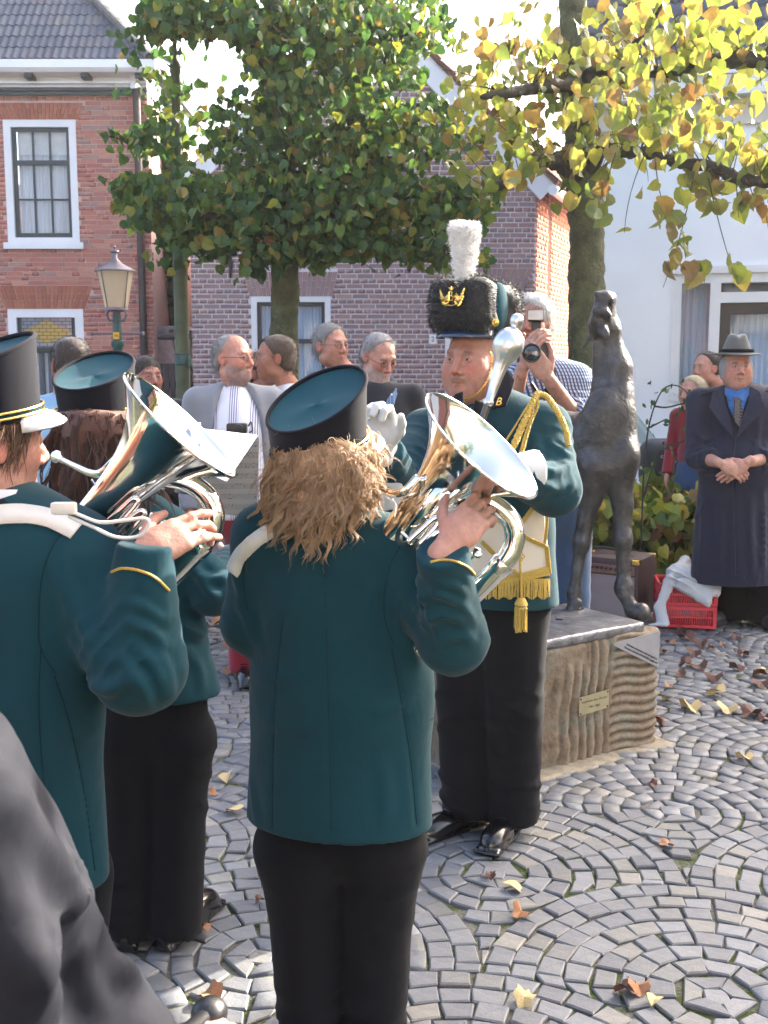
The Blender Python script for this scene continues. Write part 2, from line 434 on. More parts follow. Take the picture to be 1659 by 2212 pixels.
# --- ground and setts ---
def ground_mat():
    b = NB('joint_sand_and_moss'); n1 = b.noise(1.6, 4); n2 = b.noise(14, 5); n3 = b.noise(90, 3)
    sand = b.ramp(n3, [(.3, (.11,.105,.09)), (.7, (.20,.19,.165))])
    moss = b.ramp(n3, [(.3, (.035,.05,.014)), (.7, (.085,.11,.03))])
    f = b.ramp(b.math('ADD', b.math('MULTIPLY', n1, .6), b.math('MULTIPLY', n2, .5)), [(.50, (0,0,0)), (.60, (1,1,1))])
    b.base(b.mix(f, sand, moss)); b.set(rough=.95, spec=.1); b.bump(b.noise(120, 4), .6, .012); return b.m
me = meshdata('ground', [(-40,-25,-.011),(40,-25,-.011),(40,60,-.011),(-40,60,-.011)], [(0,1,2,3)], ground_mat())
obj('ground', me, kind='structure')
def sett_mat():
    b = NB('basalt_sett_stone'); r = b.rnd(); n = b.noise(22, 5, .7); n2 = b.noise(160, 3)
    c = b.ramp(r, [(0,(.125,.13,.145)), (.35,(.165,.17,.182)), (.6,(.195,.203,.218)), (.78,(.145,.15,.16)), (.92,(.18,.178,.17)), (.97,(.24,.23,.21)), (1,(.13,.13,.13))])
    c = b.mix(1.0, c, (1.12,1.12,1.10), 'MULTIPLY'); c = b.mix(1.0, c, b.ramp(n, [(.25,(.68,.68,.7)), (.55,(1,1,1)), (.8,(1.0,.97,.9))]), 'MULTIPLY')
    c = b.mix(b.ramp(b.noise(5, 4), [(.55,(0,0,0)),(.75,(.45,.45,.45))]), c, (.12,.115,.09))
    c = b.mix(.35, c, b.ramp(n2, [(.3,(.6,.6,.6)),(.7,(1,1,1))]), 'MULTIPLY')
    b.base(c); b.set(rough=b.ramp(n, [(.3,(.42,)*3),(.7,(.62,)*3)]), spec=.5); b.bump(b.math('ADD', b.math('MULTIPLY', n, .8), b.math('MULTIPLY', n2, .3)), .5, .006); return b.m
MAT['sett'] = sett_mat()
pav = obj('square_paving', meshdata('square_paving', [(-9,.3,-.0105),(9,.3,-.0105),(9,10.6,-.0105),(-9,10.6,-.0105)], [(0,1,2,3)], bpy.data.materials['joint_sand_and_moss']), kind='structure')
def make_setts():
    """fish-scale paving: staggered fans of concentric arcs"""
    r = np.random.RandomState(4); th = math.radians(-9); ct, st = math.cos(th), math.sin(th)
    R, s = .616, .072; out = []; h = R*.98
    for row in range(-3, 17):
        for c in range(-7, 8):
            xc, yc = c*2*R+(R if row % 2 else 0), row*h
            for k in range(10):
                r0, r1 = k*s-.033, (k+1)*s-.033; rm = (r0+r1)/2; n_ = max(3, int(round(2*math.pi*rm/.087))); ph0 = r.rand()*6
                if k == 0: n_ = 0
                for i in range(n_):
                    a0 = ph0+2*math.pi*(i+r.normal()*.03)/n_; a1 = ph0+2*math.pi*(i+1)/n_
                    m = (xc+rm*math.sin((a0+a1)/2), yc+rm*math.cos((a0+a1)/2))
                    if m[1] < yc-R*.98 or rm > R: continue
                    bad = False
                    for dx, dy in ((-R,-h),(R,-h),(0,-2*h)):
                        if math.hypot(m[0]-xc-dx, m[1]-yc-dy) < R-.012: bad = True; break
                    if bad: continue
                    q = [np.array((xc+rr*math.sin(a), yc+rr*math.cos(a))) for rr, a in ((r1,a0),(r1,a1),(r0,a1),(r0,a0))]
                    for dx, dy in ((-R,-h),(R,-h),(0,-2*h)):       # trim the stone to the edge of the fan in front
                        dc = np.array((xc+dx, yc+dy))
                        for vi in range(4):
                            dv = q[vi]-dc; dl = np.linalg.norm(dv)
                            if dl < R+.001: q[vi] = dc+dv/dl*(R+.001)
                    q = [np.array((ct*p[0]-st*p[1]-.02, st*p[0]+ct*p[1]+.99)) for p in q][::-1]
                    cen = sum(q)/4
                    if cen[1] < 1.7 or cen[1] > 10.3 or abs(cen[0]) > cen[1]*.42+.3: continue
                    out.append((q, cen))
            p0 = np.array((xc, yc)); q = [p0+np.array(v)*(.040+.003*r.normal()) for v in ((-1,-1),(1,-1),(1,1),(-1,1))]
            q = [np.array((ct*p[0]-st*p[1]-.02, st*p[0]+ct*p[1]+.99)) for p in q]; cen = sum(q)/4
            if 1.7 < cen[1] < 10.3 and abs(cen[0]) < cen[1]*.42+.3: out.append((q, cen))
    return out
setts = make_setts()
def sett_geo(q, cen, r):
    j = .0028; z = r.normal()*.002; tx, ty = r.normal(size=2)*.016
    def ring(ins, zz):
        o = []
        for i in range(4):
            p = q[i]; a = q[(i+1)%4]-p; b = q[i-1]-p; la, lb = np.linalg.norm(a)+1e-9, np.linalg.norm(b)+1e-9
            v = p+(a/la+b/lb)*ins; o.append((v[0], v[1], zz+z+(v[0]-cen[0])*tx+(v[1]-cen[1])*ty))
        return o
    q = [p+r.normal(size=2)*.0035 for p in q]
    V = ring(j, -.03)+ring(j+.0003, -.004)+ring(j+.0045, .0)
    F = [(i,(i+1)%4,4+(i+1)%4,4+i) for i in range(4)]+[(4+i,4+(i+1)%4,8+(i+1)%4,8+i) for i in range(4)]+[(8,9,10,11)]
    return V, F
vis = [(np.linalg.norm(np.append(c, -1.65)), i) for i, (q, c) in enumerate(setts)]
hid = lambda c: (lambda p: not (0 < p[0] < 1659 and p[1] < 2230) or p[0] < 400 or (570 < p[0] < 900))(proj((c[0], c[1], 0)))
order = sorted([v for v in vis if not hid(setts[v[1]][1])])[:300]; single = {i for _, i in order}
allV = []; allF = []; allR = []; rs = np.random.RandomState(11)
for i, (q, c) in enumerate(setts):
    V, F = sett_geo(q, c, rs)
    if i in single:
        o = np.array([c[0], c[1], 0]); me = meshdata('sett', [tuple(np.array(v)-o) for v in V], F, MAT['sett'])
        obj('sett', me, pav, loc=tuple(o))
    else:
        b0 = len(allV); allV += V; allF += [tuple(k+b0 for k in f) for f in F]; allR += [rs.rand()]*12
obj('sett_field', meshdata('sett_field', np.array(allV), np.array(allF), MAT['sett'], rnd=allR), pav, kind='stuff')

obj('street', meshdata('street', [(-39.9,10.3,-.007),(39.9,10.3,-.007),(39.9,59.9,-.007),(-39.9,59.9,-.007)], [(0,1,2,3)], simple('street_paving', (.11,.11,.115), .9, var=.2, vs=3)), kind='structure')
# --- bricks ---
def brick_mat(name, cols, rough=.85, nv=.25):
    b = NB(name); r = b.rnd(); n = b.noise(9, 4); f = b.noise(120, 3)
    k = len(cols); c = b.ramp(r, [(i/(k-1), cc) for i, cc in enumerate(cols)])
    c = b.mix(1.0, c, b.ramp(n, [(.3,(1-nv,)*3),(.7,(1,)*3)]), 'MULTIPLY'); c = b.mix(.5, c, b.ramp(f, [(.3,(.6,)*3),(.7,(1,)*3)]), 'MULTIPLY')
    b.base(c); b.set(rough=rough, spec=.2); b.bump(f, .3, .004); return b.m
MAT['brick_red'] = brick_mat('orange_red_brick', [(.52,.185,.14),(.58,.23,.17),(.48,.17,.135),(.62,.30,.22),(.54,.21,.16),(.43,.18,.155),(.60,.27,.19),(.38,.26,.24)])
MAT['brick_arch'] = brick_mat('orange_arch_brick', [(.44,.15,.095),(.50,.2,.13),(.42,.14,.09),(.36,.13,.09)])
MAT['brick_purple'] = brick_mat('mauve_brown_brick', [(.36,.235,.22),(.42,.265,.24),(.34,.245,.24),(.45,.30,.27),(.33,.23,.235),(.40,.25,.225)])
MAT['brick_orange'] = brick_mat('side_wall_brick', [(.40,.13,.08),(.45,.17,.1),(.36,.12,.08)])
MAT['mortar_pink'] = simple('pale_pink_mortar', (.55,.40,.36), .95, var=.12, vs=20)
MAT['mortar_white'] = simple('white_mortar', (.66,.60,.61), .95, var=.1, vs=20)
MAT['white_paint'] = simple('white_paint', (.74,.74,.74), .4, var=.04, vs=3, bump=.03, bs=30)
MAT['cream_paint'] = simple('cream_paint', (.62,.56,.46), .45, var=.05)
MAT['dark_green_paint'] = simple('dark_green_paint', (.012,.03,.035), .35, var=.15)
MAT['black_paint'] = simple('black_paint', (.012,.012,.015), .4)
MAT['downpipe'] = simple('dark_brown_pipe', (.035,.022,.02), .45)
def glass_mat():
    b = NB('window_glass'); b.base((.5,.55,.6)); b.set(rough=.02, trans=.0, spec=.8); b.p.inputs['Alpha'].default_value = .16; return b.m
MAT['pane'] = glass_mat()
def curtain_mat(name, c, fr):
    b = NB(name); m_ = b.n('ShaderNodeMapping'); m_.inputs['Scale'].default_value = (1,1,.04); b.l(b.coord(), m_.inputs[0])
    n = b.noise(fr, 3, .6, m_.outputs[0]); b.base(b.ramp(n, [(.3, dk(c,.72)),(.6, c),(.8, dk(c,1.12))])); b.set(rough=.9, spec=.1); return b.m
MAT['curtain_white'] = curtain_mat('white_net_curtain', (.86,.88,.90), 9)
MAT['curtain_blue'] = curtain_mat('pale_blue_curtain', (.55,.70,.86), 9)
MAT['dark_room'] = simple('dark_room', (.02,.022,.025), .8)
def brick_wall(house, wallname, O, X, N, w_, h_, holes, L, H, J, mb, mm, nparts, rangefn=None, english=True, depth=.25, seed=1, zvis=0.0, slab=True, label=None):
    """O bottom-left corner on the outer face, X along the wall, N outward. Holes are (xb0,xb1,xt0,xt1,z0,z1). Only bricks above zvis are laid."""
    O = Vector(O); X = Vector(X).normalized(); N = Vector(N).normalized(); Z = Vector((0,0,1)); r = np.random.RandomState(seed)
    lst = []; row = 0; z = zvis - (zvis % (H+J))
    while z < h_-.01:
        zt = min(z+H, h_); zm = (z+zt)/2
        lo, hi = rangefn(zm) if rangefn else (0, w_)
        segs = [(lo, hi)]
        for (a0,a1,b0,b1,z0,z1) in holes:
            if z0-.01 < zm < z1+.01:
                t = min(max((zm-z0)/(z1-z0), 0), 1); u0 = a0+(b0-a0)*t; u1 = a1+(b1-a1)*t; ns = []
                for s0, s1 in segs:
                    if u1 <= s0 or u0 >= s1: ns.append((s0, s1)); continue
                    if u0 > s0: ns.append((s0, u0-.004))
                    if u1 < s1: ns.append((u1+.004, s1))
                segs = ns
        head = english and (row % 2 == 1)
        ln = (L-J)/2 if head else L
        for s0, s1 in segs:
            x = s0 - ((ln+J)*r.rand() if not english else (0 if row % 2 else (L+J)*(.25 if (row//2) % 2 else .75))) 
            while x < s1:
                l_ = ln
                if not english and r.rand() < .25: l_ = (L-J)/2
                a, b = max(x, s0), min(x+l_, s1)
                if b-a > .035: lst.append((a, b, z+r.normal()*.0012, zt, r.rand(), b-a >= l_-.001))
                x += l_+J
        z += H+J; row += 1
    cand = []
    for i, (a,b,z0,z1,rr,full) in enumerate(lst):
        p = O+X*(a+b)/2+Z*(z0+z1)/2
        if full and b-a > L*.9 and inframe(p, -10): cand.append(((proj(p)[1]-560)**2*1.0 + (p.y*30)**2, i))
    cand.sort(); sing = {i for _, i in cand[:nparts]}
    shared = None; V = []; F = []; R = []; fr = [(0,1,3,2),(0,4,5,1),(2,3,7,6),(0,2,6,4),(1,5,7,3)]
    def bx(a, b, z0, z1, o, jit):
        return [o+X*x+Z*zz+N*nn for nn in (.007+jit,-.01) for x in (a,b) for zz in (z0,z1)]
    for i, (a,b,z0,z1,rr,full) in enumerate(lst):
        jit = abs(r.normal())*.002
        if i in sing:
            if shared is None:
                q = MB(); q.add(bx(-L/2, L/2, -H/2, H/2, Vector((0,0,0)), 0), fr); shared = meshdata('brick', q.V, q.F, mb)
            obj('brick', shared, house, loc=tuple(O+X*(a+b)/2+Z*(z0+z1)/2+N*jit))
        else:
            k = len(V); V += [tuple(v) for v in bx(a,b,z0,z1,O,jit)]; F += [tuple(t+k for t in f) for f in fr]; R += [rr]*8
    if V: obj('brick_courses', meshdata('brick_courses', np.array(V), np.array(F), mb, rnd=R), house, kind='stuff')
    if slab:   # mortar body with the openings left out, cut in horizontal bands
        zs = sorted({0.0, h_}|{z for hh in holes for z in hh[4:6]}); m_ = MB()
        if rangefn:
            zs = sorted(set(zs)|{h_*i/14 for i in range(15)})
        for z0, z1 in zip(zs[:-1], zs[1:]):
            zm = (z0+z1)/2; lo0, hi0 = rangefn(z0) if rangefn else (0, w_); lo1, hi1 = rangefn(z1) if rangefn else (0, w_)
            segs = [[lo0, hi0, lo1, hi1]]
            for (a0,a1,b0,b1,c0,c1) in holes:
                if c0 < zm < c1:
                    ns = []
                    for s in segs:
                        if a1 <= s[0] or a0 >= s[1]: ns.append(s); continue
                        ns.append([s[0], a0, s[2], b0]); ns.append([a1, s[1], b1, s[3]])
                    segs = ns
            for s in segs:
                if s[1]-s[0] < .005 and s[3]-s[2] < .005: continue
                m_.prism([O+X*s[0]+Z*z0, O+X*s[1]+Z*z0, O+X*s[3]+Z*z1, O+X*s[2]+Z*z1], -N*depth)
        m_.build(wallname, mm, house)
def arch_bricks(house, O, X, N, xb0, xb1, xt0, xt1, z0, z1, mb, n, rows=2):
    O = Vector(O); X = Vector(X); N = Vector(N); Z = Vector((0,0,1)); r = random.Random(3)
    for i in range(n):
        for k in range(rows):
            f0, f1 = (i+.06)/n, (i+.94)/n
            sp = [0, .36, 1] if i % 2 else [0, .64, 1]
            if rows == 1: sp = [0, 1]
            t0, t1 = sp[k]+(.01 if k else 0), sp[k+1]-.01
            def P(f, t): return O+X*((xb0+(xb1-xb0)*f)*(1-t)+(xt0+(xt1-xt0)*f)*t)+Z*(z0+(z1-z0)*t)
            q = [P(f0,t0), P(f1,t0), P(f1,t1), P(f0,t1)]; c = sum(q, Vector())/4
            m_ = MB(); m_.prism([p-c-N*.01 for p in q], N*(.018+r.random()*.003)); o = m_.build('arch_brick', mb, house, loc=tuple(c))
    m_ = MB(); m_.prism([O+X*xb0+Z*z0-N*.001, O+X*xb1+Z*z0-N*.001, O+X*xt1+Z*z1-N*.001, O+X*xt0+Z*z1-N*.001], -N*.2)
    return m_
# --- left brick house ---
LD = 15.8
def lx(x, y=700): return W(x, y, LD).x
def lz(y, x=200): return W(x, y, LD).z
hL = thing('brick_house', 'orange-red brick house with white cornice and slate-grey tiled hip roof at left', 'house', (0, 0, 0))
X0, X1 = -8.2, lx(332, 700); ztop = lz(206)
OX = Vector((X0, LD, 0)); XV = Vector((1,0,0)); NV = Vector((0,-1,0))
uw = (lx(12,400)-X0, lx(168,400)-X0, lz(524), lz(258)); lw = (lx(22,800)-X0, lx(184,800)-X0, .35, lz(667))
u_ar = (lx(-6,240)-X0, lx(184,240)-X0, lx(-18,240)-X0, lx(196,240)-X0, uw[3], lz(222)); l_ar = (lx(16,640)-X0, lx(190,640)-X0, lx(2,640)-X0, lx(206,640)-X0, lw[3], lz(618))
u_ar = (uw[0]-.03, uw[1]+.03, uw[0]-.14, uw[1]+.12, uw[3], lz(222)); l_ar = (lw[0]-.03, lw[1]+.03, lw[0]-.15, lw[1]+.15, lw[3], lz(617))
holes = [(uw[0],uw[1],uw[0],uw[1],uw[2],uw[3]), (lw[0],lw[1],lw[0],lw[1],lw[2],lw[3]), u_ar, l_ar]
brick_wall(hL, 'front_wall', OX, XV, NV, X1-X0, ztop, holes, .215, .052, .012, MAT['brick_red'], MAT['mortar_pink'], 240, english=False, zvis=0.35, seed=5)
for ar, n in ((u_ar, 22), (l_ar, 23)):
    m_ = arch_bricks(hL, OX, XV, NV, *ar, MAT['brick_arch'], n); m_.build('arch_backing', MAT['mortar_pink'], hL)
m_ = MB(); m_.b2(X1-.24, LD+.26, 0, X1-.001, LD+8, ztop); m_.b2(X0, LD+7.8, 0, X1-.25, LD+8, ztop); m_.b2(X0, LD+.26, 0, X0+.2, LD+7.7, ztop); m_.build('side_wall', MAT['mortar_pink'], hL)
def window(house, O, X, N, rect, fw, mat_f, mat_s, cols, rows, curtain, sash=.05, sill=True, rec=.06, hbar=None, low=None, glassm=None):
    """window part with frame, sash bars, panes and curtain as sub-parts. rect=(x0,x1,z0,z1)"""
    O = Vector(O); X = Vector(X); N = Vector(N); Z = Vector((0,0,1)); x0, x1, z0, z1 = rect
    def bar(m_, a0, a1, c0, c1, n0, n1): m_.prism([O+X*a0+Z*c0+N*n0, O+X*a1+Z*c0+N*n0, O+X*a1+Z*c1+N*n0, O+X*a0+Z*c1+N*n0], N*(n1-n0))
    f = MB(); bar(f,x0,x0+fw,z0,z1,-.12,.012-rec+.05); bar(f,x1-fw,x1,z0,z1,-.12,.012-rec+.05); bar(f,x0+fw,x1-fw,z1-fw,z1,-.12,.012-rec+.05)
    bar(f,x0+fw,x1-fw,z0,z0+fw*.7,-.12,.012-rec+.05); fo = f.build('window', mat_f, house)
    if sill:
        s = MB(); bar(s,x0-.05,x1+.06,z0-.09,z0-.002,-.1,.06); s.build('sill', mat_f, fo)
    a0,a1,c0,c1 = x0+fw, x1-fw, z0+fw*.7, z1-fw
    s = MB(); bar(s,a0,a0+sash,c0,c1,-.10,-.045); bar(s,a1-sash,a1,c0,c1,-.10,-.045); bar(s,a0+sash,a1-sash,c1-sash,c1,-.10,-.045); bar(s,a0+sash,a1-sash,c0,c0+sash*1.3,-.10,-.045)
    if hbar is not None: bar(s,a0+sash,a1-sash,hbar-.03,hbar+.03,-.10,-.04)
    s.build('sash', mat_s, fo)
    b0,b1,d0,d1 = a0+sash, a1-sash, c0+sash*1.3, c1-sash
    xs = [b0+(b1-b0)*i/cols for i in range(cols+1)]; zs = rows
    zs = [d0]+list(rows)+[d1]
    m_ = MB()
    for x in xs[1:-1]: bar(m_, x-.012, x+.012, d0, d1, -.085, -.052)
    for z in zs[1:-1]:
        if hbar is None or abs(z-hbar) > .02: bar(m_, b0, b1, z-.012, z+.012, -.084, -.055)
    if m_.V: m_.build('glazing_bars', mat_s, fo)
    for i in range(cols):
        for j in range(len(zs)-1):
            g = MB(); bar(g, xs[i]+.004, xs[i+1]-.004, zs[j]+.004, zs[j+1]-.004, -.074, -.070); g.build('pane', glassm or MAT['pane'], fo)
    if curtain:
        V = []; F = []; n = 120
        for i in range(n+1):
            x = b0+(b1-b0)*i/n; dd = -.15+.018*math.sin(i*.9)+.008*math.sin(i*2.3)
            for z in (d0, d1): V.append(O+X*x+Z*z+N*dd)
        for i in range(n): F.append((2*i,2*i+2,2*i+3,2*i+1))
        obj('curtain', meshdata('curtain', V, F, curtain, True), fo)
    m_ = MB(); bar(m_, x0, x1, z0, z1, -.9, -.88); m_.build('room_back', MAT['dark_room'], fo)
    return fo
window(hL, OX, XV, NV, (uw[0],uw[1],uw[2],uw[3]), .10, MAT['white_paint'], MAT['dark_green_paint'], 3, [lz(430), lz(350)], MAT['curtain_white'], hbar=lz(350))
# upper blind
b_ = MB(); b_.b2(X0+uw[0]+.16, LD+.125, lz(332), X0+uw[1]-.16, LD+.135, uw[3]-.12); b_.build('roller_blind', simple('cream_blind', (.75,.74,.68), .8), hL)
def stained():
    b = NB('stained_glass'); co = b.coord(); sx = b.n('ShaderNodeSeparateXYZ'); b.l(co, sx.inputs[0])
    br = b.n('ShaderNodeTexBrick'); mp = b.n('ShaderNodeMapping'); mp.inputs['Rotation'].default_value = (math.pi/2,0,0); b.l(co, mp.inputs[0]); b.l(mp.outputs[0], br.inputs[0])
    br.inputs['Scale'].default_value = 1; br.inputs['Brick Width'].default_value = .11; br.inputs['Row Height'].default_value = .05; br.inputs['Mortar Size'].default_value = .004; br.inputs['Mortar'].default_value = (.02,.02,.02,1)
    br.inputs['Color1'].default_value = (.22,.26,.30,1); br.inputs['Color2'].default_value = (.16,.2,.24,1)
    br2 = b.n('ShaderNodeTexBrick'); b.l(mp.outputs[0], br2.inputs[0])
    for k, v in (('Scale',1),('Brick Width',.11),('Row Height',.05),('Mortar Size',.004)): br2.inputs[k].default_value = v
    br2.inputs['Mortar'].default_value = (.03,.025,.01,1); br2.inputs['Color1'].default_value = (.42,.30,.07,1); br2.inputs['Color2'].default_value = (.34,.26,.09,1)
    ax = b.math('ABSOLUTE', sx.outputs[0]); az = b.math('ABSOLUTE', sx.outputs[2])
    f = b.math('LESS_THAN', b.math('ADD', b.math('MULTIPLY', ax, .45), az), .17)
    b.base(b.mix(f, br.outputs[0], br2.outputs[0])); b.set(rough=.15, spec=.6); return b.m
cx_ = X0+(lw[0]+lw[1])/2; zt0, zt1 = lz(750), lz(684)
fo = window(hL, OX, XV, NV, (lw[0],lw[1],lw[2],lw[3]), .12, MAT['white_paint'], MAT['dark_green_paint'], 5, [zt0-.03], None, hbar=zt0-.03, sill=False)
g = MB(); hw = (lw[1]-lw[0])/2-.18; g.b2(-hw, -.004, -(zt1-zt0)/2, hw, .004, (zt1-zt0)/2); g.build('stained_glass_light', stained(), fo, loc=(cx_, LD+.04, (zt0+zt1)/2))
V = []; F = []
for i in range(61):
    x = cx_-hw+2*hw*i/60
    for z in (.6, zt0-.08): V.append((x, LD+.2+.03*math.sin(i*1.1), z))
for i in range(60):
    if (i//5) % 2 == 0 or i in (22,23,24): F.append((2*i,2*i+2,2*i+3,2*i+1))
obj('curtain', meshdata('curtain', V, F, MAT['curtain_white']), fo)
# cornice, gutter, brackets
xe = lx(346,155)
m_ = MB(); m_.b2(X0-.3, LD-.10, lz(192), X1+.02, LD-.008, lz(165)); m_.b2(X0-.3, LD-.16, lz(186), X1+.03, LD-.102, lz(181)); m_.build('cornice_board', MAT['white_paint'], hL)
m_ = MB(); m_.b2(X0-.3, LD-.12, lz(199), X1+.02, LD-.009, lz(193)); m_.b2(X0-.3, LD-.07, lz(207), X1+.01, LD-.009, lz(200)); m_.build('cornice_moulding', MAT['dark_green_paint'], hL)
prof = []
pts = [(-.34,.11),(-.36,.0),(-.32,-.05),(-.26,-.06),(-.2,-.06),(-.14,-.065),(-.02,-.065),(-.02,.09),(-.04,.09),(-.05,-.03),(-.3,-.03),(-.31,.11)]
zg = lz(160)
m_ = MB(); m_.prism([Vector((X0-.3, LD+p[0], zg+p[1])) for p in pts], (xe-X0+.3,0,0)); m_.build('gutter', MAT['white_paint'], hL)
for xx in (76, 196, 311):
    m_ = MB(); x = lx(xx,172); m_.b2(x-.06, LD-.3, lz(180), x+.05, LD-.105, lz(167), bev=.008); m_.build('gutter_bracket', MAT['black_paint'], hL)
px = lx(303, 400)
m_ = MB(); m_.tube([(px,LD-.09,zg-.02),(px,LD-.09,lz(210)),(px+.0,LD-.08,lz(220)),(px,LD-.08,0)], .052, 12); m_.build('downpipe', MAT['downpipe'], hL)
m_ = MB(); m_.b2(px-.06, LD-.17, lz(197), px+.045, LD-.11, zg-.06); m_.build('pipe_cover', MAT['white_paint'], hL)
# hip roof with its tiles
def tile_mat(name, cols):
    b = NB(name); r = b.rnd(); n = b.noise(7, 5, .7); f = b.noise(60, 3)
    c = b.ramp(r, [(i/(len(cols)-1), cc) for i, cc in enumerate(cols)]); c = b.mix(1.0, c, b.ramp(n, [(.3,(.65,.65,.65)),(.7,(1,1,1))]), 'MULTIPLY')
    c = b.mix(b.ramp(n, [(.6,(0,0,0)),(.8,(.5,.5,.5))]), c, (.16,.17,.13)); b.base(c); b.set(rough=.7, spec=.35); b.bump(f, .3, .01); return b.m
MAT['slate_tile'] = tile_mat('grey_concrete_tile', [(.075,.095,.125),(.1,.115,.15),(.12,.13,.155),(.085,.09,.125),(.14,.145,.155)])
MAT['red_tile'] = tile_mat('faded_red_pantile', [(.33,.17,.14),(.38,.21,.17),(.28,.15,.13)])
MAT['ridge'] = simple('weathered_ridge_tile', (.13,.13,.125), .9, var=.3, vs=12)
pr = math.radians(47); ex = .262; tw = .213
ye = LD-.30; ze = zg+.115
def tile_shape(tw, ln, waves=2, amp=.012, th=.012, ns=10):
    V = []; F = []
    for i in range(ns+1):
        x = -tw/2+tw*i/ns*.985; zz = amp*math.cos(2*math.pi*waves*i/ns)
        for (yy, dz) in ((0,0),(ln,0),(0,-th),(ln,-th)): V.append((x, yy, zz+dz))
    for i in range(ns):
        a = 4*i; b = a+4; F += [(a,b,b+1,a+1),(a+2,a,a+1,a+3)[:0] or (a+2,b+2,b,a)]
    return V, F
TV, TF = tile_shape(tw, ex+.05)
tmesh = meshdata('roof_tile', TV, TF, MAT['slate_tile'])
rx = math.radians(47-2.5); sub = MB()
m_ = MB(); yr = 3.2; m_.add([(X0-.3,ye,ze-.05),(xe-.05,ye,ze-.05),(xe-.05-yr,ye+yr,ze-.05+yr*math.tan(pr)),(X0-.3,ye+yr,ze-.05+yr*math.tan(pr))],[(0,1,2,3)])
m_.add([(xe-.05,ye,ze-.05),(xe-.05,ye+9,ze-.05),(xe-.05-yr,ye+6,ze-.05+yr*math.tan(pr)),(xe-.05-yr,ye+yr,ze-.05+yr*math.tan(pr))],[(0,1,2,3)])
rf = m_.build('roof', MAT['ridge'], hL)
for row in range(12):
    s = row*ex; y = ye+s*math.cos(pr); z = ze+s*math.sin(pr); xr = xe-.12-s*math.cos(pr)
    x = X0-.2+(.5*tw if row % 2 else 0)
    while x+tw/2 < xr+tw*.45:
        if inframe((x,y,z), 40):
            if x+tw/2 < xr-.02:
                o = obj('roof_tile', tmesh, rf, loc=(x, y, z+.02)); o.rotation_euler = (rx, 0, random.gauss(0,.006))
            else:
                cut = max(.03, xr-(x-tw/2)); V = [(min(v[0], -tw/2+cut-v[1]*.6), v[1], v[2]) for v in TV]
                o = obj('roof_tile', meshdata('roof_tile', V, TF, MAT['slate_tile']), rf, loc=(x, y, z+.02)); o.rotation_euler = (rx, 0, 0)
        x += tw
for i in range(14):
    a = i*.30; t0 = a/1.0; p0 = Vector((xe-.06-t0*.62, ye+t0*.62, ze+.03+t0*.62*math.tan(pr))); p1 = p0+Vector((-.62*.34,.62*.34,.62*.34*math.tan(pr)))
    m_ = MB(); m_.tube([p0,p1], [.085,.075], 10, False, flat=.8); m_.build('hip_tile', MAT['ridge'], rf)

# --- middle gabled house ---
MD = 15.0
def mx(x, y=700): return W(x, y, MD).x
def mz(y, x=800): return W(x, y, MD).z
hM = thing('gabled_house', 'mauve brick gabled house with white joints and white bargeboard behind the trees', 'house')
A0, A1 = mx(415), mx(1155); OM = Vector((A0, MD, 0)); ze2 = mz(402); xg = (A0+A1)/2; zap = mz(2)
def gr(z):
    if z <= ze2: return (0, A1-A0)
    t = (z-ze2)/(zap-ze2); hw = (A1-A0)/2; return (hw*t, 2*hw-hw*t)
w1 = (mx(543)-A0, mx(714)-A0, .75, mz(640)); w2 = (mx(962)-A0, mx(1126)-A0, .1, mz(628, 1040))
a1 = (w1[0]-.02, w1[1]+.02, w1[0]-.1, w1[1]+.1, w1[3], mz(587)); a2 = (w2[0]-.02, w2[1]+.02, w2[0]-.12, w2[1]+.14, w2[3], mz(580,1040))
holes = [(w1[0],w1[1],w1[0],w1[1],w1[2],w1[3]), (w2[0],w2[1],w2[0],w2[1],w2[2],w2[3]), a1, a2]
brick_wall(hM, 'front_wall', OM, XV, NV, A1-A0, zap-.02, holes, .205, .05, .0165, MAT['brick_purple'], MAT['mortar_white'], 300-60, rangefn=gr, zvis=.35, seed=9)
for ar, n in ((a1, 19), (a2, 19)):
    m_ = arch_bricks(hM, OM, XV, NV, *ar, MAT['brick_purple'], n, rows=2); m_.build('arch_backing', MAT['mortar_white'], hM)
window(hM, OM, XV, NV, w1, .075, MAT['white_paint'], MAT['dark_green_paint'], 2, [mz(737)], MAT['curtain_blue'], hbar=mz(737))
window(hM, OM, XV, NV, w2, .085, MAT['white_paint'], MAT['white_paint'], 2, [mz(665)], MAT['curtain_white'], hbar=mz(665))
# wall anchors
def anchor(x, y0, y1, sl=0):
    m_ = MB(); z0, z1 = mz(y1,x), mz(y0,x); xx = mx(x, y0); m_.tube([(xx,MD-.02,z1),(xx+.01+sl,MD-.03,(z0+z1)/2),(xx+sl*2,MD-.02,z0)], [.018,.024,.016], 8)
    m_.tube([(xx-.03+sl,MD-.03,(z0+z1)/2),(xx+.04+sl,MD-.03,(z0+z1)/2+.03)], .012, 6); m_.build('wall_anchor', MAT['black_paint'], hM)
anchor(497, 545, 600); anchor(1045, 556, 602, .015)
def small_anchor(x, y):
    m_ = MB(); c = Vector((mx(x,y), MD-.025, mz(y,x)))
    m_.tube([c+Vector((-.09,0,.07)), c, c+Vector((.02,0,-.06))], [.006,.012,.007], 6); m_.tube([c, c+Vector((.05,0,.05))], [.01,.004], 6); m_.build('wall_anchor', MAT['black_paint'], hM)
small_anchor(476, 778); small_anchor(817, 780)
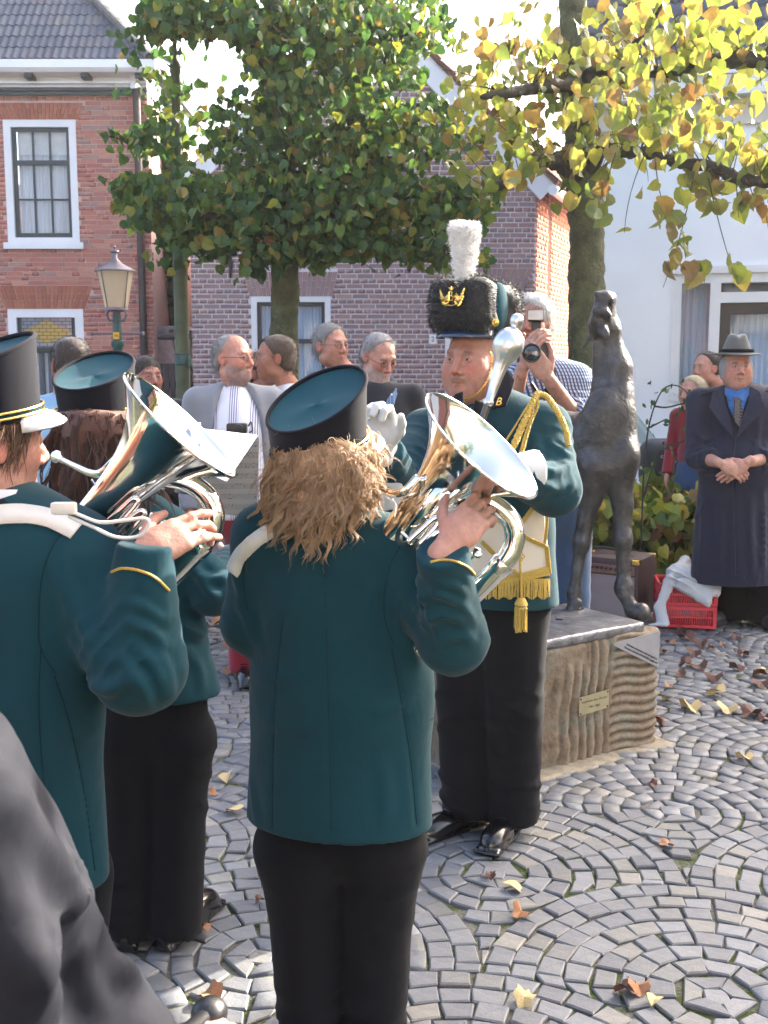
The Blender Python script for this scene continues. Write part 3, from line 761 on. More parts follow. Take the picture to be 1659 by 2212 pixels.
# number plate
m_ = MB(); c = Vector((mx(935,733), MD-.017, mz(733,935))); m_.box((0,0,0), (.10,.018,.12), bev=.004); np_ = m_.build('house_number_plate', MAT['white_paint'], hM, loc=tuple(c))
def text_obj(txt, size, mat_, parent, mtx, ext=.0006, font_shear=0, align='CENTER', bold=0, space=1.0, name='lettering'):
    cu = bpy.data.curves.new(name, 'FONT'); cu.body = txt; cu.size = size; cu.extrude = ext; cu.align_x = align; cu.align_y = 'CENTER'; cu.shear = font_shear; cu.offset = bold; cu.space_character = space; cu.resolution_u = 3
    t = bpy.data.objects.new('tmp', cu); COL.objects.link(t); dg = bpy.context.evaluated_depsgraph_get(); dg.update()
    me = bpy.data.meshes.new_from_object(t.evaluated_get(dg)); bpy.data.objects.remove(t); me.materials.clear(); me.materials.append(mat_)
    me.transform(mtx); return obj(name, me, parent)
FACE = Matrix(((1,0,0,0),(0,0,-1,0),(0,1,0,0),(0,0,0,1)))   # text facing -Y
text_obj('2', .095, MAT['black_paint'], np_, Matrix.Translation((0,-.0105,0))@FACE)
# side wall
r20 = math.radians(20); SXV = Vector((math.sin(r20), math.cos(r20), 0)); SN = Vector((math.cos(r20), -math.sin(r20), 0))
OS = Vector((A1+.001, MD+.02, 0)); SL = 7.0
slits = [(.75,.95,.75,.95,2.3,4.0), (3.1,3.35,3.1,3.35,2.3,3.9)]
brick_wall(hM, 'side_wall', OS, SXV, SN, SL, ze2, slits, .21, .052, .012, MAT['brick_orange'], MAT['mortar_pink'], 0, seed=12, zvis=0.35)
m_ = MB()
for s in slits: m_.prism([OS+SXV*s[0]+Vector((0,0,s[4]))-SN*.15, OS+SXV*s[1]+Vector((0,0,s[4]))-SN*.15, OS+SXV*s[1]+Vector((0,0,s[5]))-SN*.15, OS+SXV*s[0]+Vector((0,0,s[5]))-SN*.15], -SN*.05)
m_.build('niche', MAT['brick_orange'], hM)
# bargeboards and roof planes
u_r = Vector((A1+.22, MD-.0, ze2-.02)); ap = Vector((xg, MD, zap+.12)); sd_ = (u_r-ap)
for nm, e in (('bargeboard', u_r), ('bargeboard', Vector((A0-.22, MD, ze2-.02)))):
    dv = (e-ap).normalized(); m_ = MB(); nrm = Vector((-dv.z,0,dv.x)) if dv.x > 0 else Vector((dv.z,0,-dv.x))
    if nrm.z > 0: nrm = -nrm
    m_.prism([ap+Vector((0,-.08,.02)), e+Vector((0,-.08,.02)), e+nrm*.26+Vector((0,-.08,.02)), ap+nrm*.26+Vector((0,-.08,.02))], (0,.06,0)); m_.build(nm, MAT['white_paint'], hM)
PV = []; PF = []; PR = []
rd = SXV; U = (u_r-ap); Ul = U.length; U = U/Ul; NN = U.cross(rd); NN = NN if NN.z > 0 else -NN
nr = int(Ul/.26); nc = 30
for i in range(nr+1):
    for j in range(nc):
        o = ap+Vector((0,-.12,.03))+U*(i*Ul/nr)+rd*(j*.21); rr = random.random(); b0 = len(PV)
        for k in range(7):
            h = .03*math.cos(2*math.pi*k/6)
            PV += [tuple(o+rd*(.205*k/6)+NN*(h+.05)), tuple(o+U*(-.30)+rd*(.205*k/6)+NN*(h+.02)), tuple(o+rd*(.205*k/6)+NN*(h+.02))]
            PR += [rr]*3
        for k in range(6): a = b0+3*k; PF += [(a,a+3,a+4,a+1),(a,a+2,a+5,a+3)]
rfM = MB(); bb = ap+Vector((0,-.1,0)); rfM.add([bb, u_r+Vector((0,-.1,0)), u_r+rd*7, bb+rd*7], [(0,1,2,3)]); lft = Vector((A0-.22, MD-.1, ze2-.02)); rfM.add([bb, lft, lft+rd*7, bb+rd*7], [(3,2,1,0)])
rfo = rfM.build('roof', MAT['red_tile'], hM)
obj('pantile_field', meshdata('pantile_field', np.array(PV), np.array(PF), MAT['red_tile'], rnd=PR), rfo, kind='stuff')
m_ = MB(); gq = u_r+Vector((-.03,-.1,-.04)); m_.tube([gq, gq+rd*7], .07, 8); m_.build('gutter', MAT['white_paint'], hM)
m_ = MB(); m_.b2(A0, MD+6.8, 0, A1, MD+7, ze2); m_.prism([Vector((A0-.001,MD+.26,0)), Vector((A0-.2,MD+7,0)), Vector((A0-.2,MD+7,ze2)), Vector((A0-.001,MD+.26,ze2))], (.2,0,0)); m_.build('back_walls', MAT['mortar_pink'], hM)

# --- white house ---
ph = math.radians(17); WX = Vector((math.cos(ph), -math.sin(ph), 0)); WN = Vector((-math.sin(ph), -math.cos(ph), 0)); WP = W(1500, 700, 11.0); WP.z = 0
def wt(x, y):
    """wall parameter and height under grid point"""
    u = (x-829.5)/FD; v = -(y-1106.0)/FD; d = Vector((u, math.cos(PITCH)+v*math.sin(PITCH), -math.sin(PITCH)+v*math.cos(PITCH)))
    # solve cam + k d on plane through WP normal WN
    c = Vector((0,0,CAMH)); k = (WP-c).dot(WN)/d.dot(WN); p = c+d*k; return (p-WP).dot(WX), p.z
tl, _ = wt(1258, 700); zgu = wt(1500, 205)[1]; tr = 1.55
hW = thing('white_house', 'white plastered house with blue curtained windows at right', 'house')
plaster = simple('white_plaster', (.86,.87,.885), .8, var=.04, vs=1.5, bump=.1, bs=14, bd=.02)
OW = WP+WX*tl; wl = 9.0
win = [wt(1450, 700)[0]-tl, 5.4-tl, wt(1500, 868)[1], wt(1500, 592)[1]]; win[1] = wt(1659,700)[0]-tl+1.1
def slabw(m_, a0, a1, c0, c1, n0, n1): m_.prism([OW+WX*a0+Vector((0,0,c0))+WN*n0, OW+WX*a1+Vector((0,0,c0))+WN*n0, OW+WX*a1+Vector((0,0,c1))+WN*n0, OW+WX*a0+Vector((0,0,c1))+WN*n0], WN*(n1-n0))
m_ = MB(); slabw(m_,0,win[0],0,zgu,-.3,0); slabw(m_,win[0],win[1],0,win[2],-.3,0); slabw(m_,win[0],win[1],win[3],zgu,-.3,0); slabw(m_,win[1],wl,0,zgu,-.3,0); m_.build('front_wall', plaster, hW)
m_ = MB(); slabw(m_,0,.25,0,zgu,-4.4,-.305); slabw(m_,wl-.25,wl,0,zgu,-4.4,-.305); slabw(m_,.26,wl-.26,0,zgu,-4.4,-4.15); m_.build('back_walls', plaster, hW)
tm = wt(1543, 700)[0]-tl; zt_ = wt(1600, 640)[1]
fw = .09
m_ = MB(); slabw(m_,win[0]-.06,win[1],win[3],win[3]+.07,-.05,.05); slabw(m_,win[0],win[0]+fw,win[2],win[3]-.002,-.2,.02); slabw(m_,win[0]+fw,win[1],win[3]-fw,win[3]-.003,-.2,.018); slabw(m_,tm-.05,tm+.05,win[2],win[3]-fw,-.2,.022); slabw(m_,tm+.05,win[1],zt_-.06,zt_+.04,-.2,.02); slabw(m_,win[0]+fw,tm-.05,win[2],win[2]+.08,-.2,.03); fo = m_.build('window', MAT['white_paint'], hW)
td = win[1]-.4
m_ = MB(); slabw(m_,tm+.05,tm+.15,0.2,zt_-.06,-.16,-.05); slabw(m_,tm+.15,td,zt_-.17,zt_-.06,-.16,-.05); slabw(m_,tm+.05,tm+.075,zt_+.045,win[3]-fw,-.16,-.05); m_.build('door_frame', MAT['black_paint'], fo)
for (a,b,c,d_) in ((win[0]+fw,tm-.05,win[2]+.08,win[3]-fw),(tm+.076,win[1],zt_+.045,win[3]-fw),(tm+.15,td,.3,zt_-.17)):
    m_ = MB(); slabw(m_,a,b,c,d_,-.115,-.11); m_.build('pane', MAT['pane'], fo)
for (a,b,c,d_) in ((win[0]+fw-.02,tm-.04,win[2]+.03,win[3]-.02),(tm+.1,td+.3,.3,zt_-.1)):
    V = []; F = []; n = 260
    for i in range(n+1):
        x = a+(b-a)*i/n; dd = -.27+.02*math.sin(x*95+2*math.sin(x*7))+.008*math.sin(x*210)
        for z in (c, d_): V.append(OW+WX*x+Vector((0,0,z))+WN*dd)
    for i in range(n): F.append((2*i,2*i+2,2*i+3,2*i+1))
    obj('curtain', meshdata('curtain', V, F, MAT['curtain_blue'], True), fo)
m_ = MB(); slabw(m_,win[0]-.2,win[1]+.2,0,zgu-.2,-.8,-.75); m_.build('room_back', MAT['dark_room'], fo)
# white house roof
m_ = MB(); slabw(m_,-.25,wl,zgu-.06,zgu+.12,.002,.22); slabw(m_,-.25,wl,zgu+.12,zgu+.15,.02,.26); m_.build('gutter', MAT['white_paint'], hW)
m_ = MB(); slabw(m_,-.25,wl,zgu-.30,zgu-.065,.002,.05); m_.build('fascia', MAT['cream_paint'], hW)
p2 = math.radians(44); RV = []; RF = []; RR = []; E0 = OW+WX*-.3+WN*.2+Vector((0,0,zgu+.14)); UP = (-WN*math.cos(p2)+Vector((0,0,math.sin(p2)))); NR = WX.cross(UP); NR = NR if NR.z > 0 else -NR
for i in range(12):
    for j in range(32):
        o = E0+UP*(i*.27)+WX*(j*.24); rr = random.random(); b0 = len(RV)
        for k in range(7):
            h = .022*math.cos(2*math.pi*k/6); RV += [tuple(o+WX*(.236*k/6)+NR*(h+.05)), tuple(o+UP*.3+WX*(.236*k/6)+NR*(h+.02)), tuple(o+WX*(.236*k/6)+NR*(h+.025))]; RR += [rr]*3
        for k in range(6): a = b0+3*k; RF += [(a,a+3,a+4,a+1),(a,a+2,a+5,a+3)]
m_ = MB(); rl = 2.45; m_.add([E0, E0+WX*(wl+.3), E0+WX*(wl+.3)+UP*rl/math.cos(p2), E0+UP*rl/math.cos(p2)], [(0,1,2,3)]); q0 = E0-WN*(2*rl); m_.add([q0, q0+WX*(wl+.3), E0+WX*(wl+.3)+UP*rl/math.cos(p2), E0+UP*rl/math.cos(p2)], [(3,2,1,0)]); rw = m_.build('roof', MAT['slate_tile'], hW)
obj('tile_field', meshdata('tile_field', np.array(RV), np.array(RF), MAT['slate_tile'], rnd=RR), rw, kind='stuff')
# unseen taller neighbour further along the row, added to shade the square
hN = thing('unseen_row_house', 'taller brick house continuing the row beyond the white house', 'house')
NO = OW+WX*(wl+.02); NZ = 6.3; nl = 14
def slabn(m_, a0, a1, c0, c1, n0, n1): m_.prism([NO+WX*a0+Vector((0,0,c0))+WN*n0, NO+WX*a1+Vector((0,0,c0))+WN*n0, NO+WX*a1+Vector((0,0,c1))+WN*n0, NO+WX*a0+Vector((0,0,c1))+WN*n0], WN*(n1-n0))
NSH = -5.3
m_ = MB(); slabn(m_,NSH,nl,0,NZ,-6,-4.45) if False else slabn(m_,0,nl,0,NZ,-5,0); m_.build('wall', MAT['brick_red'], hN)
m_ = MB(); e = NO+WN*.2+Vector((0,0,NZ)); m_.add([e, e+WX*nl, e+WX*nl-WN*2.7+Vector((0,0,2.2)), e-WN*2.7+Vector((0,0,2.2)), e-WN*5.4, e+WX*nl-WN*5.4], [(0,1,2,3),(3,2,5,4),(0,3,4),(1,5,2)]); m_.build('roof', MAT['slate_tile'], hN)
for k in range(4):
    m_ = MB(); slabn(m_, 1.2+k*3, 2.3+k*3, 3.6, 5.3, .002, .03); o = m_.build('window', MAT['white_paint'], hN)
    m_ = MB(); slabn(m_, 1.3+k*3, 2.2+k*3, 3.7, 5.2, .031, .034); m_.build('pane', MAT['dark_room'], o)

# --- gap between the houses: gate, garden wall, bush ---
gt = thing('garden_gate', 'dark brown boarded gate between the two brick houses', 'gate', (0,0,0)); gd = 15.4
gx0, gx1 = W(328,810,gd).x, W(416,810,gd).x; gz = W(370,785,gd).z
nb_ = 7
for i in range(nb_):
    a = gx0+(gx1-gx0)*i/nb_; m_ = MB(); m_.b2(a+.006, gd, .05, a+(gx1-gx0)/nb_-.006, gd+.03, gz, bev=.004); m_.build('board', simple('dark_gate_wood', (.035,.025,.025), .7, var=.3, vs=20) if i == 0 else bpy.data.materials['dark_gate_wood'], gt)
m_ = MB(); m_.b2(gx0, gd+.032, .4, gx1, gd+.07, .5); m_.b2(gx0, gd+.032, gz-.35, gx1, gd+.07, gz-.25); m_.build('rail', bpy.data.materials['dark_gate_wood'], gt)
gw = thing('garden_wall', 'weathered pinkish garden wall with grey coping under the dark bush', 'wall')
gwd = 16.1; a, b = W(322,740,gwd).x, W(380,740,gwd).x; zt = W(350,704,gwd).z
m_ = MB(); m_.b2(a, gwd, 0, b, gwd+.25, zt-.16); m_.build('wall_face', simple('old_pink_masonry', (.34,.25,.24), .95, var=.25, vs=14, bump=.4, bs=30), gw)
m_ = MB(); m_.b2(a-.03, gwd-.03, zt-.158, b+.03, gwd+.28, zt, bev=.02); m_.build('coping', simple('grey_coping', (.22,.2,.2), .9, var=.3, vs=15), gw)
m_ = MB(); zr = W(370,727,15.0).z; m_.tube([(W(334,727,15).x, 15.2, zr),(W(414,727,15).x, 15.2, zr)], .04, 8); rail = m_.build('cross_rail', bpy.data.materials['dark_gate_wood']); tag(rail, 'dark horizontal rail crossing the gap between the two houses', 'rail')

# --- unseen houses behind the camera, added for the polished horns to mirror ---
def unseen_row_house(label, x0, x1, y, h_, mb, facing=1):
    t = thing('unseen_row_house', label, 'house'); m_ = MB(); m_.b2(x0, y-6, 0, x1, y, h_); m_.build('wall', mb, t)
    m_ = MB(); m_.add([(x0,y+.2,h_),(x1,y+.2,h_),(x1,y-3,h_+3),(x0,y-3,h_+3),(x0,y-6.2,h_),(x1,y-6.2,h_)], [(1,0,3,2),(2,3,4,5),(0,4,3),(1,2,5)]); m_.build('roof', MAT['slate_tile'], t)
    n = int((x1-x0)/2.2)
    for i in range(n):
        for z in (.9, 3.4):
            xc = x0+(i+.5)*(x1-x0)/n; m_ = MB(); m_.b2(xc-.55, y+.002, z, xc+.55, y+.04, z+1.6); w0 = m_.build('window', MAT['white_paint'], t); m_ = MB(); m_.b2(xc-.45, y+.041, z+.1, xc+.45, y+.045, z+1.5); m_.build('pane', MAT['dark_room'], w0)
unseen_row_house('red brick house closing the square behind the viewer, left one', -12, -3.2, -8.5, 5.6, MAT['brick_red'])
unseen_row_house('white plastered house closing the square behind the viewer, middle one', -3.1, 4.4, -9, 5.2, plaster)
unseen_row_house('mauve brick house closing the square behind the viewer, right one', 4.5, 13, -8.5, 6.0, MAT['brick_purple'])
# ================= vegetation =================
def leaf_mat(name, stops, trans=.45):
    b = NB(name); r = b.rnd(); n = b.noise(30, 3)
    c = b.ramp(r, stops); c = b.mix(1.0, c, b.ramp(n, [(.3,(.72,.72,.72)),(.7,(1,1,1))]), 'MULTIPLY')
    b.base(c); b.set(rough=.42, spec=.4)
    t = b.n('ShaderNodeBsdfTranslucent'); b.l(b.mix(1.0, c, (1.25,1.18,.68), 'MULTIPLY'), t.inputs[0])
    m_ = b.n('ShaderNodeMixShader'); m_.inputs[0].default_value = trans; b.l(b.p.outputs[0], m_.inputs[1]); b.l(t.outputs[0], m_.inputs[2]); b.l(m_.outputs[0], b.out.inputs[0]); return b.m
MAT['leaf_green'] = leaf_mat('green_lime_leaf', [(0,(.034,.095,.036)),(.35,(.055,.13,.042)),(.62,(.09,.175,.042)),(.82,(.15,.23,.05)),(.93,(.26,.26,.05)),(1,(.3,.17,.05))], .52)
MAT['leaf_yellow'] = leaf_mat('yellowing_lime_leaf', [(0,(.26,.29,.06)),(.18,(.15,.22,.06)),(.36,(.36,.36,.09)),(.55,(.18,.25,.07)),(.72,(.40,.34,.10)),(.88,(.28,.2,.08)),(1,(.15,.08,.04))], .5)
MAT['leaf_hedge'] = leaf_mat('hedge_leaf', [(0,(.06,.13,.035)),(.3,(.15,.22,.05)),(.55,(.3,.33,.05)),(.78,(.40,.36,.07)),(.92,(.25,.12,.06)),(1,(.1,.05,.03))], .35)
MAT['leaf_dark'] = leaf_mat('dark_bush_leaf', [(0,(.01,.04,.008)),(.6,(.025,.075,.014)),(1,(.06,.13,.02))], .3)
MAT['leaf_dry'] = leaf_mat('fallen_leaf', [(0,(.16,.06,.03)),(.3,(.26,.12,.05)),(.6,(.12,.05,.035)),(.85,(.42,.26,.12)),(1,(.5,.38,.2))], .1)
MAT['bark'] = simple('green_algae_bark', (.085,.09,.045), .95, var=.45, vs=7, bump=.9, bs=22, bd=.03)
MAT['bark_dark'] = simple('dark_branch_bark', (.035,.028,.02), .95, var=.4, vs=12, bump=.6, bs=60)
# lime leaf: heart outline, slightly folded and drooping; tip towards -Y, normal +Z
LO = [(0,.42),(.22,.50),(.42,.34),(.46,.05),(.30,-.25),(.0,-.56),(-.30,-.25),(-.46,.05),(-.42,.34),(-.22,.50)]
LV = [(0,.0,.0)]+[(x,y,.34*abs(x)-.22*y*y+.05*math.sin(5*x+3*y)) for x,y in LO]; LF = [(0,i+1,(i+1)%10+1) for i in range(10)]
MV = []; # curled maple-like leaf
for i in range(18):
    a = 2*math.pi*i/18; rr = (.50 if i % 3 == 0 else .41 if i % 3 == 1 else .36); MV.append((rr*math.sin(a), rr*math.cos(a)*1.05, .17*math.sin(a*2+.6)+.25*rr*rr))
MVV = [(0,0,.02)]+MV; MF = [(0,i+1,(i+1)%18+1) for i in range(18)]
SV = [(0,.5,0),(.26,.1,.05),(.2,-.25,.04),(0,-.5,-.05),(-.2,-.25,.05),(-.26,.1,.06),(0,0,-.02)]; SF = [(6,i,(i+1)%6) for i in range(6)]
def leaf_rot(r, droop=.6):
    """leaf hanging: tip mostly down, face outward at random"""
    a = r.rand()*6.283; t = math.pi/2+r.normal()*droop
    return np.array(Matrix.Rotation(a, 3, 'Z')@Matrix.Rotation(t, 3, 'X')@Matrix.Rotation(r.normal()*.5, 3, 'Y')@Matrix.Rotation(r.normal()*.6, 3, 'Z'))
def leaves(parent, pts, sizes, m, nsingle, seed=3, droop=.6, name='leaf', stuffname='foliage', tv=LV, tf=LF, rfn=None):
    r = np.random.RandomState(seed); pts = np.array(pts); sizes = np.array(sizes)
    mats = np.stack([(rfn or leaf_rot)(r, droop) for _ in pts]); rnds = r.rand(len(pts))
    ok = np.array([inframe(p, -15) for p in pts]); key = np.where(ok, pts[:,1]-sizes*14+r.rand(len(pts))*.15, 99)
    order = np.argsort(key)[:nsingle]; sing = set(int(i) for i in order if key[i] < 90)
    mesh = meshdata(name, tv, tf, m, False)
    for i in sing:
        o = obj(name, mesh, parent); M4 = Matrix([list(mats[i][k]*sizes[i])+[pts[i][k]] for k in range(3)]+[[0,0,0,1]]); o.matrix_local = M4
    rest = np.array([i for i in range(len(pts)) if i not in sing])
    if len(rest):
        V, F, R = scatter(tv, tf, pts[rest], mats[rest], sizes[rest], rnds[rest]); obj(stuffname, meshdata(stuffname, V, F, m, False, rnd=R), parent, kind='stuff')
def limb(parent, pts, rads, m, name='branch', n=10, rough=.12, seed=1):
    P = spline([tuple(p)+(r_,) for p, r_ in zip(pts, rads)], 8); rr = random.Random(seed)
    V, F = tube_geo([p[:3] for p in P], [p[3]*(1+rr.uniform(-rough, rough)) for p in P], n)
    for i in range(len(V)): V[i] = V[i]+Vector((rr.gauss(0,1),rr.gauss(0,1),rr.gauss(0,.5)))*P[min(i//n,len(P)-1)][3]*.05
    return obj(name, meshdata(name, V, F, m, True), parent)
# --- green pleached lime ---
tg = thing('lime_tree', 'dense dark green pleached lime tree in front of the mauve brick house', 'tree')
TD = 8.6
limb(tg, [G(612,1046)*1.0+Vector((0,0,-.02)) if False else Vector((W(613,870,TD).x,TD,-.02)), W(613,870,TD), W(614,700,TD), W(616,600,TD), W(606,420,TD), W(598,200,TD), W(592,0,TD), W(590,-160,TD)], [.15,.125,.108,.105,.10,.085,.075,.05], MAT['bark'], 'trunk', 18, .03)
for k, (pts, rads) in enumerate([
    ([(612,540,0),(560,490,-.2),(470,470,-.3),(360,450,-.3),(270,420,-.3)], [.06,.045,.035,.025,.01]),
    ([(612,540,0),(680,480,-.1),(780,440,-.2),(900,420,-.3),(1020,430,-.3)], [.06,.05,.04,.03,.012]),
    ([(604,340,0),(680,300,.1),(780,250,.1),(900,230,0),(990,250,0)], [.05,.04,.035,.025,.01]),
    ([(604,380,0),(700,380,-.2),(820,350,-.2),(950,330,-.2)], [.05,.04,.03,.015]),
    ([(600,170,0),(520,90,0),(420,60,0),(300,40,0)], [.045,.035,.025,.01]),
    ([(600,150,0),(690,90,0),(800,50,0),(920,60,0)], [.045,.035,.025,.01]),
    ([(640,500,.1),(560,380,.2),(520,300,.2),(430,330,.2)], [.04,.03,.02,.01])]):
    limb(tg, [W(x,y,TD+dz) for x,y,dz in pts], rads, MAT['bark_dark'], 'branch', 8, .15, k)
r = np.random.RandomState(21)
regions = [ # x, y, rx, ry, depth offset, depth spread, count
    (770,455,290,90,-.1,.5,1750),(600,470,230,90,-.1,.5,950),(420,450,155,85,-.1,.4,850),(720,300,210,120,0,.5,1150),(880,290,160,85,0,.4,430),(560,290,110,110,0,.4,450),
    (720,110,220,110,0,.5,1150),(860,60,130,80,0,.4,330),(440,40,145,52,0,.4,700),(350,30,70,60,0,.3,200),(600,30,170,90,.1,.5,700),(600,-60,380,60,0,.5,500),(430,150,120,60,.3,.4,110),(420,265,110,90,.2,.4,300),(330,300,60,40,.1,.3,90),(980,460,80,70,-.1,.3,220),(300,410,60,30,-.1,.2,90),
    (620,560,60,18,0,.3,50),(800,540,180,26,-.1,.3,260),(420,520,90,25,-.1,.3,120)]
pts = []; sz = []
for (cx,cy,rx_,ry_,dz,ds,n) in regions:
    for _ in range(n):
        a = r.rand()*6.283; q = math.sqrt(r.rand())*(1+.10*math.sin(5*a+cx)+.08*math.sin(9*a+cy)); x = cx+rx_*q*math.cos(a); y = cy+ry_*q*math.sin(a)
        if 392 < x < 525 and 78 < y < 335 and r.rand() < (.8 if y < 230 else .5): continue
        if y < 165 and x < 300: continue
        pts.append(tuple(W(x, y, TD+dz+r.normal()*ds*.7))); sz.append(.058+.032*r.rand())
for (x0,y0,x1,y1) in ((218,290,330,310),(228,390,330,430),(230,290,300,300)):
    for t in np.linspace(0,1,9): pts.append(tuple(W(x0+(x1-x0)*t+r.normal()*5, y0+(y1-y0)*t+r.normal()*8, TD-.2))); sz.append(.085)
for _k in range(26):
    x0, y0 = 330+720*r.rand(), 548+22*r.rand()
    for _ in range(9): pts.append(tuple(W(x0+r.normal()*16, y0+r.normal()*13, TD-.2+r.normal()*.15))); sz.append(.06+.03*r.rand())
for _k in range(16):
    x0, y0 = (285+r.normal()*18, 30+480*r.rand())
    for _ in range(5): pts.append(tuple(W(x0+r.normal()*14, y0+r.normal()*12, TD-.1+r.normal()*.15))); sz.append(.06+.03*r.rand())
for (x,y) in ((530,585),(560,590),(545,578),(655,570),(700,572),(830,560),(950,560),(1010,575),(1035,555),(600,588),(575,572)):
    for _ in range(3): pts.append(tuple(W(x+r.normal()*9, y+r.normal()*8, TD-.3))); sz.append(.095)
leaves(tg, pts, sz, MAT['leaf_green'], 300, 5)
for (a,b) in (((330,432),(225,390)),((330,312),(215,288))):
    limb(tg, [W(a[0],a[1],TD-.2), W((a[0]+b[0])/2,(a[1]+b[1])/2+4,TD-.2), W(b[0],b[1],TD-.2)], [.008,.006,.003], MAT['bark_dark'], 'twig', 5)
# --- yellowing lime on the right ---
ty = thing('lime_tree', 'yellowing lime tree with mossy trunk and sparse leaves in front of the white house', 'tree')
RD = 8.75; LK = RD/6.4
P = [Vector((W(1262,880,RD).x,RD,-.02)), W(1264,870,RD), W(1267,620,RD), W(1268,520,RD), W(1262,400,RD), W(1254,300,RD), W(1245,180,RD), W(1238,50,RD), W(1235,-120,RD)]
limb(ty, P, [r_*LK for r_ in (.125,.104,.1,.098,.1,.083,.082,.078,.072)], MAT['bark'], 'trunk', 22, .025)
LB = [
    ([(1255,385,0),(1215,358,-.1),(1170,345,-.25),(1135,368,-.35),(1095,392,-.45),(1055,412,-.5)], [.06,.045,.036,.034,.03,.018]),
    ([(1262,385,0),(1290,340,-.1),(1306,322,-.2),(1350,330,-.3),(1399,331,-.4),(1473,353,-.5),(1539,360,-.6),(1600,388,-.7),(1665,392,-.8),(1760,400,-.9)], [.055,.04,.034,.03,.03,.028,.028,.03,.028,.02]),
    ([(1250,190,0),(1190,185,-.2),(1150,192,-.3),(1105,200,-.4),(1040,210,-.5)], [.045,.035,.03,.026,.012]),
    ([(1252,185,0),(1290,150,-.1),(1330,150,-.2),(1400,155,-.4),(1460,150,-.5),(1520,135,-.6),(1590,125,-.8),(1665,135,-.9)], [.05,.034,.03,.03,.034,.04,.04,.03]),
    ([(1320,160,-.2),(1365,100,-.3),(1400,60,-.3),(1430,10,-.4)], [.02,.014,.012,.008])]
for k, (pts_, rads) in enumerate(LB): limb(ty, [W(x,y,RD+dz*2) for x,y,dz in pts_], [r_*(RD+dz*2)/6.4 for r_ in rads], MAT['bark_dark'], 'branch', 9, .2, k+20)
for k, (cx,cy,dz) in enumerate(((1350,322,-.3),(1560,112,-.7),(1640,118,-.8),(1500,130,-.6),(1310,165,-.2),(1545,365,-.6))):   # knuckles with stubs
    V, F = sdf_geo([('ell', tuple(W(cx,cy,RD+dz)), (.07,.06,.05))]+[('cone', tuple(W(cx,cy,RD+dz)), tuple(W(cx,cy,RD+dz)+Vector((math.sin(j*2.4)*.07,math.cos(j*1.7)*.05,.05+.03*math.sin(j)))), .016,.007,{'k':.02}) for j in range(7)]+[('noise',60,.006)], .009)
    obj('knuckle', meshdata('knuckle', V, F, MAT['bark_dark'], True), ty)
# twigs: thin shoots growing from the limbs, leaves along them
r = np.random.RandomState(8); tw = MB(); pts = []; sz = []
def shoot(x, y, d, ang, ln, nl, curve=0, lsz=.115):
    q = []; cx, cy = x, y; a = ang
    for i in range(7): q.append(W(cx, cy, d)); cx += math.cos(a)*ln/6; cy -= math.sin(a)*ln/6; a += curve/6; d += r.normal()*.03
    tw.tube(q, [.0045,.004,.0035,.003,.003,.0025,.002], 4)
    for j in range(nl):
        t = r.rand()**.7; k = min(int(t*6), 5); p = q[k].lerp(q[k+1], t*6-k)
        pts.append((p.x+r.normal()*.03, p.y+r.normal()*.05, p.z-.03+r.normal()*.03)); sz.append(lsz*(.6+.6*r.rand()))
for (pl, rads) in LB:
    for i in range(len(pl)-1):
        (xa,ya,za),(xb,yb,zb) = pl[i], pl[i+1]
        n = int(math.hypot(xb-xa, yb-ya)/9)+1
        for j in range(n):
            t = r.rand(); up = r.rand() < .72
            shoot(xa+(xb-xa)*t, ya+(yb-ya)*t, RD+(za+(zb-za)*t)*2, (math.pi/2+r.normal()*.6) if up else (-math.pi/2+r.normal()*.5), (60+90*r.rand()) if up else 30+50*r.rand(), 3 if r.rand() < .8 else 0, r.normal()*.5)
for (x,y,ln,a,c) in ((1500,370,260,-1.75,-.2),(1530,385,230,-1.35,.1),(1415,335,150,-1.5,.3),(1640,380,120,-1.4,0),(1395,330,180,-2.0,.4),(1330,330,140,-1.9,.3),(1590,390,80,-1.5,0)): shoot(x,y,RD-1.4,a,ln,3,c)
for (x,y) in ((1470,560),(1450,580),(1500,590),(1475,535),(1505,600),(1530,585),(1590,585),(1605,600),(1430,450),(1455,500),(1465,475),(1420,470),(1530,445),(1555,450),(1590,450),(1480,430),(1300,400),(1290,455),(1245,440),(1250,350),(1255,365),(1275,410),(1110,390),(1150,250),(1480,510)):
    for _ in range(2): pts.append(tuple(W(x+r.normal()*6, y+r.normal()*6, RD-1.7+r.normal()*.1))); sz.append(.11+.03*r.rand())
for (cx,cy,rx_,ry_,n) in ((1500,60,190,90,105),(1340,110,110,110,60),(1120,200,150,110,95),(1050,280,90,90,62),(1450,210,210,90,75),(1380,250,150,90,55),(1580,260,90,90,40),(1480,310,200,60,40),(1080,110,110,90,45),(1090,330,90,70,35),(1010,380,60,70,22),(1170,60,80,70,14)):
    for _ in range(n):
        a = r.rand()*6.283; q = math.sqrt(r.rand()); d = RD-.4-2.2*r.rand() if cx > 1250 else RD-.3+r.normal()*.5
        pts.append(tuple(W(cx+rx_*q*math.cos(a), cy+ry_*q*math.sin(a), d))); sz.append(.065+.05*r.rand())
tw.build('twigs', MAT['bark_dark'], ty, kind='stuff')
leaves(ty, pts, sz, MAT['leaf_yellow'], 300, 9, .5)
# ivy on the trunk
iv = thing('ivy', 'small ivy climbing the left side of the mossy trunk beside the photographer', 'ivy'); r = np.random.RandomState(3)
pv = [tuple(W(1238+r.normal()*5, 700+i*4.6+r.normal()*4, RD-.1)) for i in range(30)]; leaves(iv, pv, [.035]*30, MAT['leaf_dark'], 30, 4)
limb(iv, [W(1238,690,RD-.15),W(1236,760,RD-.15),W(1240,850,RD-.15)], [.004,.005,.006], MAT['bark_dark'], 'stem', 5)
